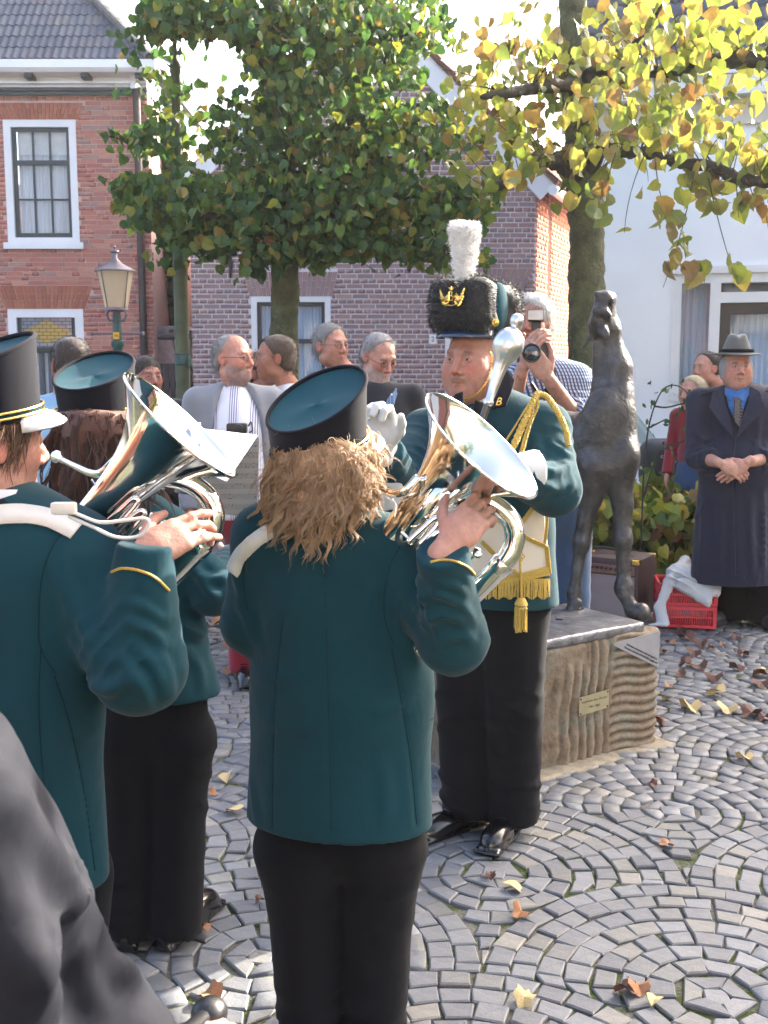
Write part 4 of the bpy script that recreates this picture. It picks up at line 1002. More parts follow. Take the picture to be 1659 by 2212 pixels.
# --- garden bush and tree in the gap ---
def bush(name, label, cat, cx, cy, d, rx_, ry_, dep, n, m, size, seed, trunkz=True):
    t = thing(name, label, cat); r = np.random.RandomState(seed); ps = []; ss = []
    c = W(cx, cy, d); kx = rx_/FD*d; kz = ry_/FD*d
    for _ in range(n):
        v = r.normal(size=3); v /= np.linalg.norm(v); q = .55+.45*r.rand(); q *= 1+.18*math.sin(4*v[0]+seed)+.15*math.sin(7*v[2]+seed*2)
        ps.append((c.x+kx*v[0]*q, d+dep*v[1]*q, max(.05, c.z+kz*v[2]*q))); ss.append(size*(.7+.6*r.rand()))
    leaves(t, ps, ss, m, 120, seed)
    V, F = sdf_geo([('ell', tuple(c), (kx*.72, dep*.7, kz*.75)), ('noise', 4/max(kx,.3), .12*kx)], max(kx,kz)/14)
    obj('inner_mass', meshdata('inner_mass', V, F, MAT['leaf_dark'], True), t)
    limb(t, [Vector((c.x,d,-.02)), Vector((c.x+.05,d,c.z*.5)), Vector((c.x,d,c.z))], [.12,.09,.04], MAT['bark_dark'], 'trunk', 8)
    return t
bush('garden_tree', 'tall dark bush rising in the gap between the two brick houses', 'bush', 358, 450, 17.0, 36, 255, .45, 3200, MAT['leaf_dark'], .10, 5)
# --- hedge ---
hg = thing('hedge', 'low hedge of large yellowing leaves behind the bronze foal', 'hedge'); r = np.random.RandomState(31); ps = []; ss = []
def htop(x): return .78+.10*math.sin(x*2.1)+.06*math.sin(x*5.3+1)
for _ in range(5200):
    x = -2.7+6.0*r.rand(); zt = htop(x); y = 7.55+1.0*r.rand(); z = zt*(r.rand()**.6)
    if r.rand() < .55: y = 7.5+.12*r.normal()
    elif r.rand() < .5: z = zt+.05*r.normal()
    ps.append((x, y, max(z,.03))); ss.append(.075+.06*r.rand())
leaves(hg, ps, ss, MAT['leaf_hedge'], 300, 6, .7)
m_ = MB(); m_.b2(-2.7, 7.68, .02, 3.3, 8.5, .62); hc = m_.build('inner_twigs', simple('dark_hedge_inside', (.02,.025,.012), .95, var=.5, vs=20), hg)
# two tall stems standing out of the hedge
rs_ = thing('rose_stem', 'thin arching stems with small leaves rising above the hedge beside the foal', 'plant'); r = np.random.RandomState(14)
sh = [([(1385,1180),(1388,1080),(1392,1000),(1400,930),(1413,880),(1432,842),(1455,832),(1478,842),(1495,870),(1508,905)],7.2),([(1390,1075),(1420,985),(1450,965),(1480,950),(1505,942)],7.2),([(1415,878),(1440,880),(1475,872),(1500,868)],7.2),([(1400,925),(1420,915),(1440,905)],7.2)]
ps = []; ss = []
for pl, d in sh:
    limb(rs_, [W(x,y,d) for x,y in pl], [.007-.0045*i/len(pl) for i in range(len(pl))], MAT['bark_dark'], 'stem', 5, .02)
    for x, y in pl[2:]:
        for _ in range(4): ps.append(tuple(W(x+r.normal()*12, y+r.normal()*10, d+r.normal()*.05))); ss.append(.035+.02*r.rand())
leaves(rs_, ps, ss, MAT['leaf_dark'], 200, 8, tv=SV, tf=SF)
# --- fallen leaves, each a thing of its own ---
FLP = [(1500,1415,.16,1),(1480,1440,.13,1),(1512,1445,.13,1),(1590,1450,.12,1),(1640,1462,.15,1),(1652,1456,.11,2),(1428,1413,.11,1),(1548,1502,.13,2),(1572,1538,.15,2),(1490,1533,.13,2),(1622,1548,.13,1),(1545,1468,.13,1),(1652,1557,.09,1),(1420,1567,.1,1),(1645,1482,.13,1),(1515,1395,.14,1),(1605,1418,.11,1),(1482,1382,.14,1),(1560,1396,.06,0),(1445,1486,.06,0),(1438,1515,.1,2),(1470,1460,.08,1),(1535,1405,.08,1),(1608,1642,.09,2),
 (1108,1924,.07,2),(1125,1980,.075,0),(1060,1898,.045,1),(1440,1832,.06,0),(1160,1767,.05,1),(1148,1755,.03,1),(1409,1700,.05,1),(1132,2166,.08,2),(1350,2148,.08,1),(1378,2142,.08,0),(1413,2170,.055,2),(437,2018,.065,0),(455,2160,.085,0),(561,1953,.045,1),(505,1756,.075,2),(460,1717,.05,0),(490,1685,.08,2),(474,1352,.13,0),(440,1357,.1,1),(486,1398,.06,0),(466,1388,.05,1),(495,1455,.08,0),(452,1475,.05,1),(1590,1382,.1,1),(1470,1368,.11,1),(1448,1392,.09,0)]
fm = []
for nm, cs in (('dull_brown_leaf',(.13,.06,.04)),('pale_yellow_leaf',(.55,.42,.2)),('orange_brown_leaf',(.34,.16,.07))): fm.append(simple(nm, cs, .7, var=.35, vs=30))
GR = {}; r = np.random.RandomState(77); word = {1:'dark brown curled',2:'pale yellow',0:'orange brown'}; shp = {}
for k, mi in ((1,0),(2,1),(0,2)):
    shp[k] = [meshdata('fallen_leaf', MVV if k != 2 or j else LV, MF if k != 2 or j else LF, fm[mi]) for j in range(2)]
for i, (x, y, s, k) in enumerate(FLP):
    s = s*(.78 if y < 1480 and x > 1400 else .9)
    p = G(x, y); me = shp[k][1 if s > .1 else (i % 2 if k != 1 else 1)]; o = obj('fallen_leaf', me); 
    o.location = (p.x, p.y, .012+s*.06); o.rotation_euler = (r.normal()*.25, r.normal()*.25, r.rand()*6.28); o.scale = (s, s*(.7+.4*r.rand()), s*(1.0+.5*r.rand()))
    FLN.append((o, word[k], 0)) if False else None
    where = 'near the red crate' if y < 1480 and x > 1400 else 'right of the pedestal' if x > 1400 and y < 1800 else 'in the right foreground' if x > 1000 else 'between the musicians'
    GR.setdefault((k, where), []).append(o); tag(o, f'{word[k]} fallen leaf lying {where}', 'leaf', f'{word[k]} fallen leaves {where}')

ordn = ['', 'second ', 'third ', 'fourth ', 'fifth ', 'sixth ', 'seventh ', 'eighth ', 'ninth ', 'tenth ', 'eleventh ', 'twelfth ', 'thirteenth ', 'fourteenth ', 'fifteenth ', 'sixteenth ']
for (k, where), L in GR.items():
    if len(L) > 1:
        L.sort(key=lambda o: o.location.y)
        for i, o in enumerate(L): o['label'] = f'{word[k]} fallen leaf {where}, ' + (f'farthest away of its kind' if i == len(L)-1 else f'{ordn[i]}nearest of its kind')
# ================= street furniture =================
MAT['post_green'] = simple('dark_green_post_paint', (.02,.07,.065), .45, var=.2, vs=15)
MAT['lamp_cap'] = simple('bronze_grey_lamp_cap', (.16,.13,.14), .4, .4, var=.15)
def milk(): 
    b = NB('milky_lamp_glass'); b.base((.62,.52,.40)); b.set(rough=.15, spec=.6, sss=.0); b.p.inputs['Emission Color'].default_value = (0,0,0,1)
    t = b.n('ShaderNodeBsdfTranslucent'); t.inputs[0].default_value = (.95,.85,.65,1); m_ = b.n('ShaderNodeMixShader'); m_.inputs[0].default_value = .5
    b.l(b.p.outputs[0], m_.inputs[1]); b.l(t.outputs[0], m_.inputs[2]); b.l(m_.outputs[0], b.out.inputs[0]); return b.m
MAT['milk'] = milk()
def lantern(cx, ytop, d, sc, label, plate=True):
    c = W(cx, ytop, d); t = thing('street_lantern', label, 'street lamp', (c.x, d, 0)); z = c.z; s = sc
    m_ = MB(); m_.lathe([(.0,0),(.012*s,-.01*s),(.02*s,-.03*s),(.008*s,-.05*s),(.05*s,-.07*s),(.055*s,-.085*s),(.03*s,-.10*s),(.035*s,-.16*s),(.09*s,-.22*s),(.19*s,-.27*s),(.235*s,-.295*s),(.235*s,-.31*s),(.0,-.30*s)], 28); m_.build('lamp_cap', MAT['lamp_cap'], t, True, loc=(0,0,z))
    m_ = MB(); m_.lathe([(.205*s,-.312*s),(.13*s,-.72*s),(.0,-.72*s)], 28); m_.build('lamp_glass', MAT['milk'], t, True, loc=(0,0,z))
    for k in range(4):
        a = math.pi/4*0+k*math.pi/2-.6; m_ = MB(); m_.tube([(.212*s*math.cos(a),.212*s*math.sin(a),-.31*s),(.136*s*math.cos(a),.136*s*math.sin(a),-.725*s)], .007*s, 5); m_.build('rib', MAT['lamp_cap'], t, loc=(0,0,z))
    m_ = MB(); m_.lathe([(.0,-.722*s),(.14*s,-.722*s),(.145*s,-.75*s),(.05*s,-.77*s),(.04*s,-.80*s)], 24)
    for a in range(4): q = a*math.pi/2-.6; m_.tube([(.13*s*math.cos(q),.13*s*math.sin(q),-.74*s),(.16*s*math.cos(q),.16*s*math.sin(q),-.80*s),(.12*s*math.cos(q),.12*s*math.sin(q),-.87*s),(.045*s*math.cos(q),.045*s*math.sin(q),-.87*s)], .012*s, 6)
    m_.build('bracket', MAT['lamp_cap'], t, True, loc=(0,0,z))
    m_ = MB(); m_.lathe([(.05*s,-.80*s),(.055*s,-1.1*s),(.075*s,-1.11*s),(.075*s,-1.16*s),(.055*s,-1.19*s),(.05*s,-1.3*s),(.055*s,-1.7*s),(.06*s,-(z-.9)),(.09*s,-(z-.85)),(.1*s,-(z-.1)),(.14*s,-z)], 20); m_.build('post', MAT['post_green'], t, True, loc=(0,0,z))
    m_ = MB(); m_.tube([(-.3*s,0,-1.02*s),(.3*s,0,-1.02*s)], .012*s, 8); m_.lathe([(0,-.02),(.022,-.01),(.022,.01),(0,.02)], 8, (.3*s,0,-1.02*s), (1,0,0)); m_.lathe([(0,-.02),(.022,-.01),(.022,.01),(0,.02)], 8, (-.3*s,0,-1.02*s), (1,0,0)); m_.build('ladder_bar', MAT['lamp_cap'], t, loc=(0,0,z))
    if plate:
        m_ = MB(); m_.box((0,-.058*s,-1.045*s), (.07*s,.012,.08*s)); p = m_.build('number_sticker', simple('yellow_sticker', (.75,.42,.02), .5), t, loc=(0,0,z))
        text_obj('186', .04*s, MAT['black_paint'], p, Matrix.Translation((0,-.065*s,-1.045*s))@FACE)
    return t
lantern(247, 528, 12.0, .92, 'green street lantern with bronze cap in front of the orange brick house')
lantern(392, 672, 16.2, .95, 'second street lantern half hidden behind the olive pole', False)
PK = 8.75/6.9
pole = thing('steel_pole', 'tall stepped olive green steel pole left of the dark green tree', 'pole', (W(396,850,8.75).x, 8.75, 0)); pz = W(395,530,8.75).z
m_ = MB(); m_.lathe([(.058,0),(.056,2.2),(.055,pz+.15),(.036,pz+.2),(.035,W(391,160,8.75).z),(.042,W(391,157,8.75).z),(.041,W(391,140,8.75).z),(.016,W(391,125,8.75).z),(.012,5.6)], 20, caps=True); m_.build('shaft', simple('olive_green_pole_paint', (.075,.09,.05), .7, var=.25, vs=9, bump=.1, bs=40), pole, True)
m_ = MB(); cz = W(405,775,8.75).z; m_.lathe([(.058,-.05),(.062,-.04),(.062,.03),(.068,.034),(.068,.042),(.058,.044)], 20, (0,0,cz)); m_.box((.065,-.01,cz-.03), (.03,.05,.06), bev=.005); m_.build('clamp', MAT['post_green'], pole)

# ================= pedestal and bronze foal =================
pd = thing('stone_pedestal', 'rough chiselled brown stone pedestal with two metal plaques under the bronze foal', 'pedestal')
c1 = G(1411,1601); c1.z = 0; c0 = G(1143,1673); c0.z = 0; PX = (c1-c0).normalized(); PN = Vector((PX.y,-PX.x,0)); 
if PN.y > 0: PN = -PN
PL = .95; PB = c1-PX*PL; PDp = .46; ptop = .50
RP = np.array([[PX.x,-PN.x,0],[PX.y,-PN.y,0],[0,0,1]])   # local axes as columns: along, back, up
def pedfn(P, d):
    Q = (P-np.array(PB, dtype=np.float32))@RP.astype(np.float32); a, b, z = Q[:,0], Q[:,1], Q[:,2]; u = PL-a
    nz = sinnoise(P, 14, 5); n2 = sinnoise(P, 70, 8, 5)
    fr = np.exp(-(np.maximum(b,0)/.05)**2)
    right = 1/(1+np.exp(-(.27+.03*nz-u+.02*np.sin(z*9))/.006)); 
    hr = .5+.5*np.sin(6.283*(z+.006*nz+.010*np.sin(u*22))/.041); hr = np.sqrt(np.maximum(hr,0))*.015+n2*.0025
    vr = .5+.5*np.sin(6.283*(u+.02*nz+.03*z)/.052); mid = np.clip((.62-u)/.1, 0, 1)*np.clip((.42+.05*nz-z+(u<.4)*.2)/.08, 0, 1)
    vr = np.sqrt(np.maximum(vr,0))*.014*mid
    dg = .5+.5*np.sin(6.283*((a-.35)*.8+z*.75+.02*nz)/.055); low = np.clip((u-.75)/.1, 0, 1)*np.clip((.24-z)/.05, 0, 1); dg = dg*.014*low
    rough = nz*.006+n2*.006*(1-right)+.006*sinnoise(P, 33, 9)*(1-right)
    return d-fr*(right*hr+(1-right)*(vr+dg))-rough
ctr = PB+PX*PL/2-PN*PDp/2+Vector((0,0,ptop/2-.03))
V, F = nets(field([('box', tuple(ctr), (PL/2,PDp/2,ptop/2+.03), .012, {'R': RP.tolist()}), ('fn', pedfn)]), np.array(ctr)-(.85,.75,.33), np.array(ctr)+(.85,.75,.33), .0075)
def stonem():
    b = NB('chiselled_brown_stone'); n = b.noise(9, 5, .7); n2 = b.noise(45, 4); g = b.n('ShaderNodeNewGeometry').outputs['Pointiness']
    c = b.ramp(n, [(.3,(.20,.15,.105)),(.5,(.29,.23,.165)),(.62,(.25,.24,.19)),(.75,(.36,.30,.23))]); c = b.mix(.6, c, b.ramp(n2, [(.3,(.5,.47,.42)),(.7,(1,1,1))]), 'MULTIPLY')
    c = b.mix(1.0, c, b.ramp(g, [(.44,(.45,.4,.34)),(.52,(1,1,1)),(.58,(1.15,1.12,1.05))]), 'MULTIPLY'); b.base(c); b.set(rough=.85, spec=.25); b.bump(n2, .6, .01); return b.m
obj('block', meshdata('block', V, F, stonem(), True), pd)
slab_c = PB+PX*(PL/2-.04)-PN*(PDp/2)+Vector((0,0,ptop+.022))
V, F = sdf_geo([('box', tuple(slab_c), (PL/2-.04,PDp/2+.005,.020), .006, {'R': RP.tolist()}), ('noise', 9, .006, {'seed':3}), ('noise', 40, .0025, {'seed':5})], .0085)
obj('bronze_base_plate', meshdata('bronze_base_plate', V, F, simple('grey_patinated_bronze', (.22,.22,.235), .42, .75, var=.35, vs=16, bump=.6, bs=45), True), pd)
def PF_(u, z, n=0.0): return PB+PX*(PL-u)+Vector((0,0,z))+PN*n
steel = simple('brushed_steel_plaque', (.42,.42,.45), .42, .55, var=.1, vs=12)
tri = [PF_(.002,.498,.016), PF_(.002,.335,.016), PF_(.275,.472,.016), PF_(.27,.482,.016)]
m_ = MB(); m_.prism(tri, PN*.003); sp = m_.build('steel_plaque', steel, pd)
e1 = (PF_(.002,.335)-PF_(.275,.472)).normalized(); e3 = PN; e2 = e3.cross(e1)
if e2.z < 0: e2 = -e2
for k, s in enumerate(('Het maken van kunstwerk veulen vormgeeft het', 'Gemeente mede dat in FASCINATIES mogelijk werd')):
    base = PF_(.275,.472,.0195).lerp(PF_(.002,.335,.0195), .52)+e2*(.030-.0155*k)+e1*(.012+.004*k)
    text_obj(s, .0125, MAT['black_paint'], sp, Matrix(((e1.x,e2.x,e3.x,base.x),(e1.y,e2.y,e3.y,base.y),(e1.z,e2.z,e3.z,base.z),(0,0,0,1))), .0002, bold=.0003, space=.86)
brass = simple('dull_brass_plaque', (.36,.32,.19), .5, .35, var=.1, vs=20)
m_ = MB(); bp = [PF_(.305,.292,.026), PF_(.305,.215,.026), PF_(.472,.207,.026), PF_(.472,.284,.026)]; m_.prism(bp, PN*.003); bo = m_.build('brass_plaque', brass, pd)
for (u,z) in ((.313,.284),(.313,.222),(.464,.215),(.464,.276)):
    m_ = MB(); m_.lathe([(0,.002),(.004,.0015),(.004,0)], 8, PF_(u,z,.029), PN); m_.build('screw', MAT['black_paint'], bo)
for k, s in enumerate(('aangeboden door VEULEN', '1983 - 2003')):
    base = PF_(.388,.262-.026*k,.0295); e1 = PX; e2 = Vector((0,0,1)); text_obj(s, .013, simple('engraved_dark', (.06,.06,.03), .6), bo, Matrix(((e1.x,0,PN.x,base.x),(e1.y,0,PN.y,base.y),(0,1,0,base.z),(0,0,0,1))), .0002)
m_ = MB(); m_.box(tuple(slab_c+PX*.16+Vector((0,0,.022))), (.03,.02,.003)); m_.build('socket', MAT['black_paint'], pd)
# stone foot and sand around the pedestal
V, F = sdf_geo([('box', tuple(PB+PX*(PL/2+.02)-PN*(PDp/2-.03)+Vector((0,0,-.012))), (PL/2+.05,PDp/2+.055,.016), .01, {'R': RP.tolist()}), ('noise', 9, .012)], .014)
ft = obj('pedestal_footing', meshdata('pedestal_footing', V, F, simple('sandy_mortar_footing', (.30,.26,.19), .95, var=.3, vs=20, bump=.5, bs=60), True), pd)

# bronze foal: local frame f = forward (towards chest), r = its left side
fo_ = thing('foal_statue', 'dark bronze statue of a foal stretching its nose to the sky on a stone pedestal', 'statue')
HD = 4.95
def H_(x, y, dz=0.0): return np.array(W(x, y, HD+dz))
k_ = HD/FD
FT1 = H_(1240,1335,-.10); FT2 = H_(1378,1342,-.22); zf = ptop+.045
FT1[2] = FT2[2] = zf
hp = [
 ('cone', H_(1090,925,.18), H_(1230,960,.06), .145,.14), ('cone', H_(1230,962,.06), H_(1298,955,-.02), .14,.128,{'k':.05}),
 ('cone', H_(1310,905,-.02), H_(1318,1000,-.04), .105,.092,{'k':.05}), ('ell', H_(1300,905,-.09), (.09,.06,.13), {'k':.05}),
 ('ell', H_(1350,985,-.12), (.052,.06,.08), {'k':.04}), ('cone', H_(1338,850,-.03), H_(1344,975,-.08), .048,.062,{'k':.05}),
 ('cone', H_(1321,900,-.02), H_(1327,797,0), .098,.071,{'k':.06}), ('cone', H_(1327,797,0), H_(1313,720,.0), .071,.055,{'k':.05}),
 # mane ridge
 ('cone', H_(1284,868,-.02), H_(1292,805,-.02), .026,.022,{'k':.02}), ('cone', H_(1291,798,-.02), H_(1290,745,-.02), .022,.024,{'k':.02}), ('cone', H_(1270,905,-.02), H_(1278,880,-.02), .03,.03,{'k':.02}),
 # head
 ('cone', H_(1296,702,-.02), H_(1306,652,-.03), .058,.037,{'k':.03}), ('ell', H_(1321,714,.0), (.047,.050,.064), {'k':.015}), ('ell', H_(1306,644,-.03), (.041,.036,.032), {'k':.02}), ('cone', H_(1312,690,.0), H_(1318,650,.0), .045,.026,{'k':.02}),
 ('ell', H_(1322,645,-.01), (.018,.03,.03), {'k':.015}), ('ell', H_(1290,635,-.05), (.014,.014,.012), {'k':.012}),
 ('ell', H_(1285,693,-.06), (.02,.02,.026), {'k':.012}), ('ell', H_(1310,680,-.07), (.018,.018,.022), {'k':.015}), ('ell', H_(1282,702,-.082), (.010,.012,.008), {'sub':1,'k':.006}), ('ell', H_(1293,672,-.07), (.03,.02,.02), {'k':.02}),
 ('cone', H_(1312,640,-.055), H_(1316,672,-.06), .008,.010,{'sub':1,'k':.01}),
 # ears
 ('cone', H_(1284,716,-.03), H_(1259,752,-.03), .020,.008,{'k':.008,'flat':(0,1,0,1.6)}), ('cone', H_(1300,708,-.06), H_(1307,722,-.10), .026,.025,{'k':.005}), ('ell', H_(1310,722,-.125), (.014,.014,.016), {'sub':1,'k':.006}),
 # legs
 ('cone', H_(1285,1010,-.10), H_(1275,1080,-.09), .075,.048,{'k':.05}), ('cone', H_(1275,1080,-.09), H_(1258,1165,-.09), .045,.034,{'k':.02}), ('ell', H_(1256,1172,-.09), (.042,.04,.052), {'k':.02}), ('cone', H_(1255,1185,-.09), H_(1240,1280,-.10), .030,.026,{'k':.02}), ('ell', H_(1240,1283,-.1), (.035,.035,.035), {'k':.02}), ('cone', H_(1240,1285,-.1), FT1, .028,.032,{'k':.015}), ('cone', FT1+np.array((0,-.02,.02)), FT1+np.array((0,-.02,-.01)), .036,.044,{'k':.01}),
 ('cone', H_(1335,1005,-.10), H_(1345,1090,-.12), .075,.046,{'k':.05}), ('cone', H_(1345,1090,-.12), H_(1345,1155,-.14), .044,.036,{'k':.02}), ('ell', H_(1345,1165,-.14), (.042,.042,.052), {'k':.02}), ('cone', H_(1345,1175,-.14), H_(1346,1265,-.16), .034,.030,{'k':.02}), ('ell', H_(1347,1270,-.16), (.044,.042,.05), {'k':.02}), ('cone', H_(1350,1285,-.17), H_(1366,1322,-.2), .032,.028,{'k':.015}), ('cone', H_(1364,1320,-.2), FT2+np.array((.01,0,0)), .03,.042,{'k':.015}),
 # hind legs
 ('cone', H_(1080,960,.25), H_(1060,1070,.3), .11,.06,{'k':.05}), ('cone', H_(1060,1070,.3), H_(1035,1170,.3), .05,.035,{'k':.02}), ('cone', H_(1035,1170,.3), np.array((H_(1055,1300,.3)[0],HD+.3-.25,zf)), .034,.032,{'k':.02}),
 ('cone', H_(1100,960,.1), H_(1085,1070,.08), .11,.06,{'k':.05}), ('cone', H_(1085,1070,.08), H_(1065,1170,.08), .05,.035,{'k':.02}), ('cone', H_(1065,1170,.08), np.array((H_(1085,1300,.1)[0],HD-.1,zf)), .034,.032,{'k':.02}),
 ('cone', H_(1050,880,.25), H_(1020,960,.3), .03,.02,{'k':.03}),
 ('noise', 16, .005, {'seed':4}), ('noise', 55, .0022, {'seed':6})]
hp = [tuple(list(map(lambda q: tuple(float(t) for t in q) if isinstance(q, np.ndarray) else q, pr))) for pr in hp]
def bronze():
    b = NB('dark_patinated_bronze'); n = b.noise(11, 5, .7); n2 = b.noise(60, 4)
    b.base(b.ramp(n, [(.3,(.030,.028,.027)),(.55,(.065,.062,.062)),(.75,(.13,.13,.135))])); b.set(metal=.6, rough=b.ramp(n2, [(.3,(.3,)*3),(.7,(.5,)*3)])); b.bump(b.math('ADD', n, b.math('MULTIPLY', n2, .5)), .5, .015); return b.m
MAT['bronze'] = bronze()
sdf_obj('foal_body', hp, .0085, MAT['bronze'], fo_)

# ================= amplifier, crates, sheet, bag, tarpaulin =================
am = thing('guitar_amplifier', 'brown guitar amplifier with pale grille cloth and gold corners behind the foal legs', 'amplifier')
a1_ = W(1378,1330,6.75); AY = 6.75; kk = AY/FD
aw, ah, ad = .60, .385, .34
az_ = math.radians(33); AXv = Vector((math.cos(az_),-math.sin(az_),0)); ANv = Vector((-math.sin(az_),-math.cos(az_),0)); ABc = Vector((W(1376,1325,AY).x, AY, 0))
def AP(u, z, n=0.0): return ABc-AXv*u+Vector((0,0,z))+ANv*n     # u leftwards from front right corner
RA = Matrix(((AXv.x,-ANv.x,0),(AXv.y,-ANv.y,0),(0,0,1)))
vinyl = simple('dark_brown_vinyl', (.05,.028,.032), .55, var=.15, vs=60, bump=.3, bs=300); grille = cloth('pale_grille_cloth', (.26,.225,.235), weave=300, wb=.2, rough=.9)
m_ = MB(); m_.box((0,0,0), (aw,ad,ah), bev=.012); o = m_.build('cabinet', vinyl, am, True); o.matrix_local = Matrix.Translation(AP(aw/2,ah/2+.02,-ad/2))@RA.to_4x4()
m_ = MB(); m_.box((0,0,0), (aw-.05,.006,ah-.13)); o = m_.build('grille_cloth', grille, am); o.matrix_local = Matrix.Translation(AP(aw/2,ah/2-.025,.003))@RA.to_4x4()
m_ = MB(); m_.box((0,0,0), (aw-.05,.01,.055)); o = m_.build('control_panel', simple('copper_brown_panel', (.20,.11,.10), .4, .3), am); o.matrix_local = Matrix.Translation(AP(aw/2,ah-.05,.004))@RA.to_4x4()
for i in range(15):
    m_ = MB(); m_.lathe([(0,.016),(.008,.015),(.009,.0),(.009,-.002)], 10, AP(.05+i*.031,ah-.045,.009), ANv); m_.build('knob', MAT['black_plastic'] if i != 2 else simple('red_lamp', (.6,.03,.03), .3), am, True)
for i in range(18): 
    m_ = MB(); m_.lathe([(0,.004),(.004,.003),(.004,0)], 6, AP(.045+i*.028,ah-.073,.009), ANv); m_.build('socket_ring', MAT['gold'], am)
lm = simple('dark_logo_gold', (.10,.09,.05), .4, .3)
base = AP(aw-.12,ah-.125,.0085); text_obj('Laney', .075, lm, am, Matrix(((AXv.x,0,ANv.x,base.x),(AXv.y,0,ANv.y,base.y),(0,1,0,base.z),(0,0,0,1))), .002, font_shear=.15, bold=.003)
for (u,z,n) in ((0,ah+.02,0),(0,ah+.02,-ad),(aw,ah+.02,0)):
    m_ = MB(); m_.box((0,0,0), (.05,.05,.035), bev=.006); o = m_.build('corner_cap', MAT['gold'], am); o.matrix_local = Matrix.Translation(AP(u+(.02 if u == 0 else -.02),z-.014,n+(-.02 if n == 0 else .02)))@RA.to_4x4()
h0, h1 = AP(aw*.35,ah+.02,-ad/2), AP(aw*.62,ah+.02,-ad/2); m_ = MB(); m_.tube([h0,h0+Vector((0,0,.025)),h0.lerp(h1,.5)+Vector((0,0,.035)),h1+Vector((0,0,.025)),h1], .009, 8); m_.build('handle', MAT['black_plastic'], am, True)
for h in (h0,h1): m_ = MB(); m_.lathe([(.018,0),(.016,.012),(0,.014)], 12, h); m_.build('handle_mount', MAT['gold'], am)
cb = MB(); cb.tube(spline([AP(aw-.07,ah-.13,.03),AP(aw-.17,ah-.2,.07),AP(aw-.21,ah-.28,.08),AP(aw-.15,.08,.08),AP(aw+.0,.015,.06),AP(aw+.2,.012,.1)],8), .006, 6); cbo = cb.build('cable', MAT['black_plastic'], None, True); tag(cbo, 'thin black cable looping down in front of the amplifier grille', 'cable')
fl = MB(); fc = AP(.14,ah+.055,-.12)
for k in range(5):
    a = k*1.2566+.2; d1 = AXv*math.cos(a)+Vector((0,0,1))*math.sin(a); d2 = AXv*math.cos(a+1.3)+Vector((0,0,1))*math.sin(a+1.3)
    fl.add([fc, fc+d1*.022+d2*-.013+ANv*.008, fc+d1*.038+ANv*.014, fc+d1*.022+d2*.018+ANv*.008], [(0,1,2,3)])
flo = fl.build('pink_flower', simple('pink_petals', (.75,.16,.33), .6, var=.2), None); fl2 = MB(); fl2.lathe([(0,.012),(.006,.008),(.005,0)], 8, fc, ANv); fl2.build('flower_eye', simple('dark_red_eye', (.2,.01,.04), .6), flo)
m_ = MB(); m_.tube([fc, fc+Vector((.02,0,-.03)), fc-AXv*-.06+Vector((0,0,-.034))], .0025, 5); m_.build('flower_stem', MAT['leaf_dark'], flo); tag(flo, 'pink cut flower lying on top of the amplifier', 'flower')
# two stacked red crates
red = simple('red_crate_plastic', (.62,.035,.06), .4, var=.1)
CY = 6.62; cw = .345; ch = .135
for k in range(2):
    cr = thing('plastic_crate', ('lower red slatted plastic crate on the setts beside the man in the hat','upper red slatted plastic crate under the pale sheet')[k], 'crate', group='red plastic crates')
    bx_ = W(1430,1340,CY).x; z0 = .012+k*(ch+.004); rot = math.radians(-10+k*1.5)
    cr.location = (bx_+cw/2, CY+.13, z0); cr.rotation_euler = (0,0,rot); dp = .27
    def wall(name, L_, T_):
        m_ = MB(); m_.b2(-L_/2,-.008,ch-.022,L_/2,.008,ch); m_.b2(-L_/2,-.007,0,L_/2,.007,.018); m_.b2(-L_/2,-.007,.062,L_/2,.007,.072)
        n = int(L_/.0135)
        for rr_ in ((.018,.062),(.072,ch-.022)):
            for i in range(n+1):
                x = -L_/2+L_*i/n; m_.b2(x-.003,-.005,rr_[0],x+.003,.005,rr_[1])
        for s in (-1,1): m_.b2(s*L_/2-.012*(1 if s>0 else -1)*1-.0,-.009,0,s*L_/2,.009,ch+.001)
        return m_
    for s in (-1,1):
        o = wall('x', cw, 0).build('long_side', red, cr); o.location = (0,s*dp/2,0)
        o = wall('x', dp-.02, 0).build('short_side', red, cr); o.location = (s*cw/2,0,0); o.rotation_euler = (0,0,math.pi/2)
    m_ = MB(); m_.b2(-cw/2+.01,-dp/2+.01,.003,cw/2-.01,dp/2-.01,.009); m_.build('floor', red, cr)
# pale sheet draped over the crates
def sheet(name, pts, th, m, label, cat, nu=40, nv=30, amp=.01, seed=2):
    """bilinear-patch cloth through a grid of points"""
    P = np.array([[tuple(p) for p in row] for row in pts]); R_ = [spline(list(row), 10) for row in P]; C_ = list(zip(*R_)); G_ = [spline(list(c), 10) for c in C_]
    G_ = np.array(G_); a, b, _ = G_.shape; Q = G_.reshape(-1,3).astype(np.float32); Q = Q+amp*np.stack([sinnoise(Q, 22, seed+i) for i in range(3)], 1)
    F = [(i*b+j,(i+1)*b+j,(i+1)*b+j+1,i*b+j+1) for i in range(a-1) for j in range(b-1)]
    o = obj(name, meshdata(name, Q, np.array(F), m, True)); md = o.modifiers.new('s','SOLIDIFY'); md.thickness = th; tag(o, label, cat); return o
S = lambda x, y, d: W(x, y, d)
pale = cloth('pale_grey_sheet', (.50,.52,.53), wb=.3, sheen=.1, rough=.6)
dsh = thing('plastic_sheet', 'pale grey crumpled plastic sheet heaped over the red crates', 'sheet')
SF_ = lambda x, y, d: tuple(W(x, y, d))
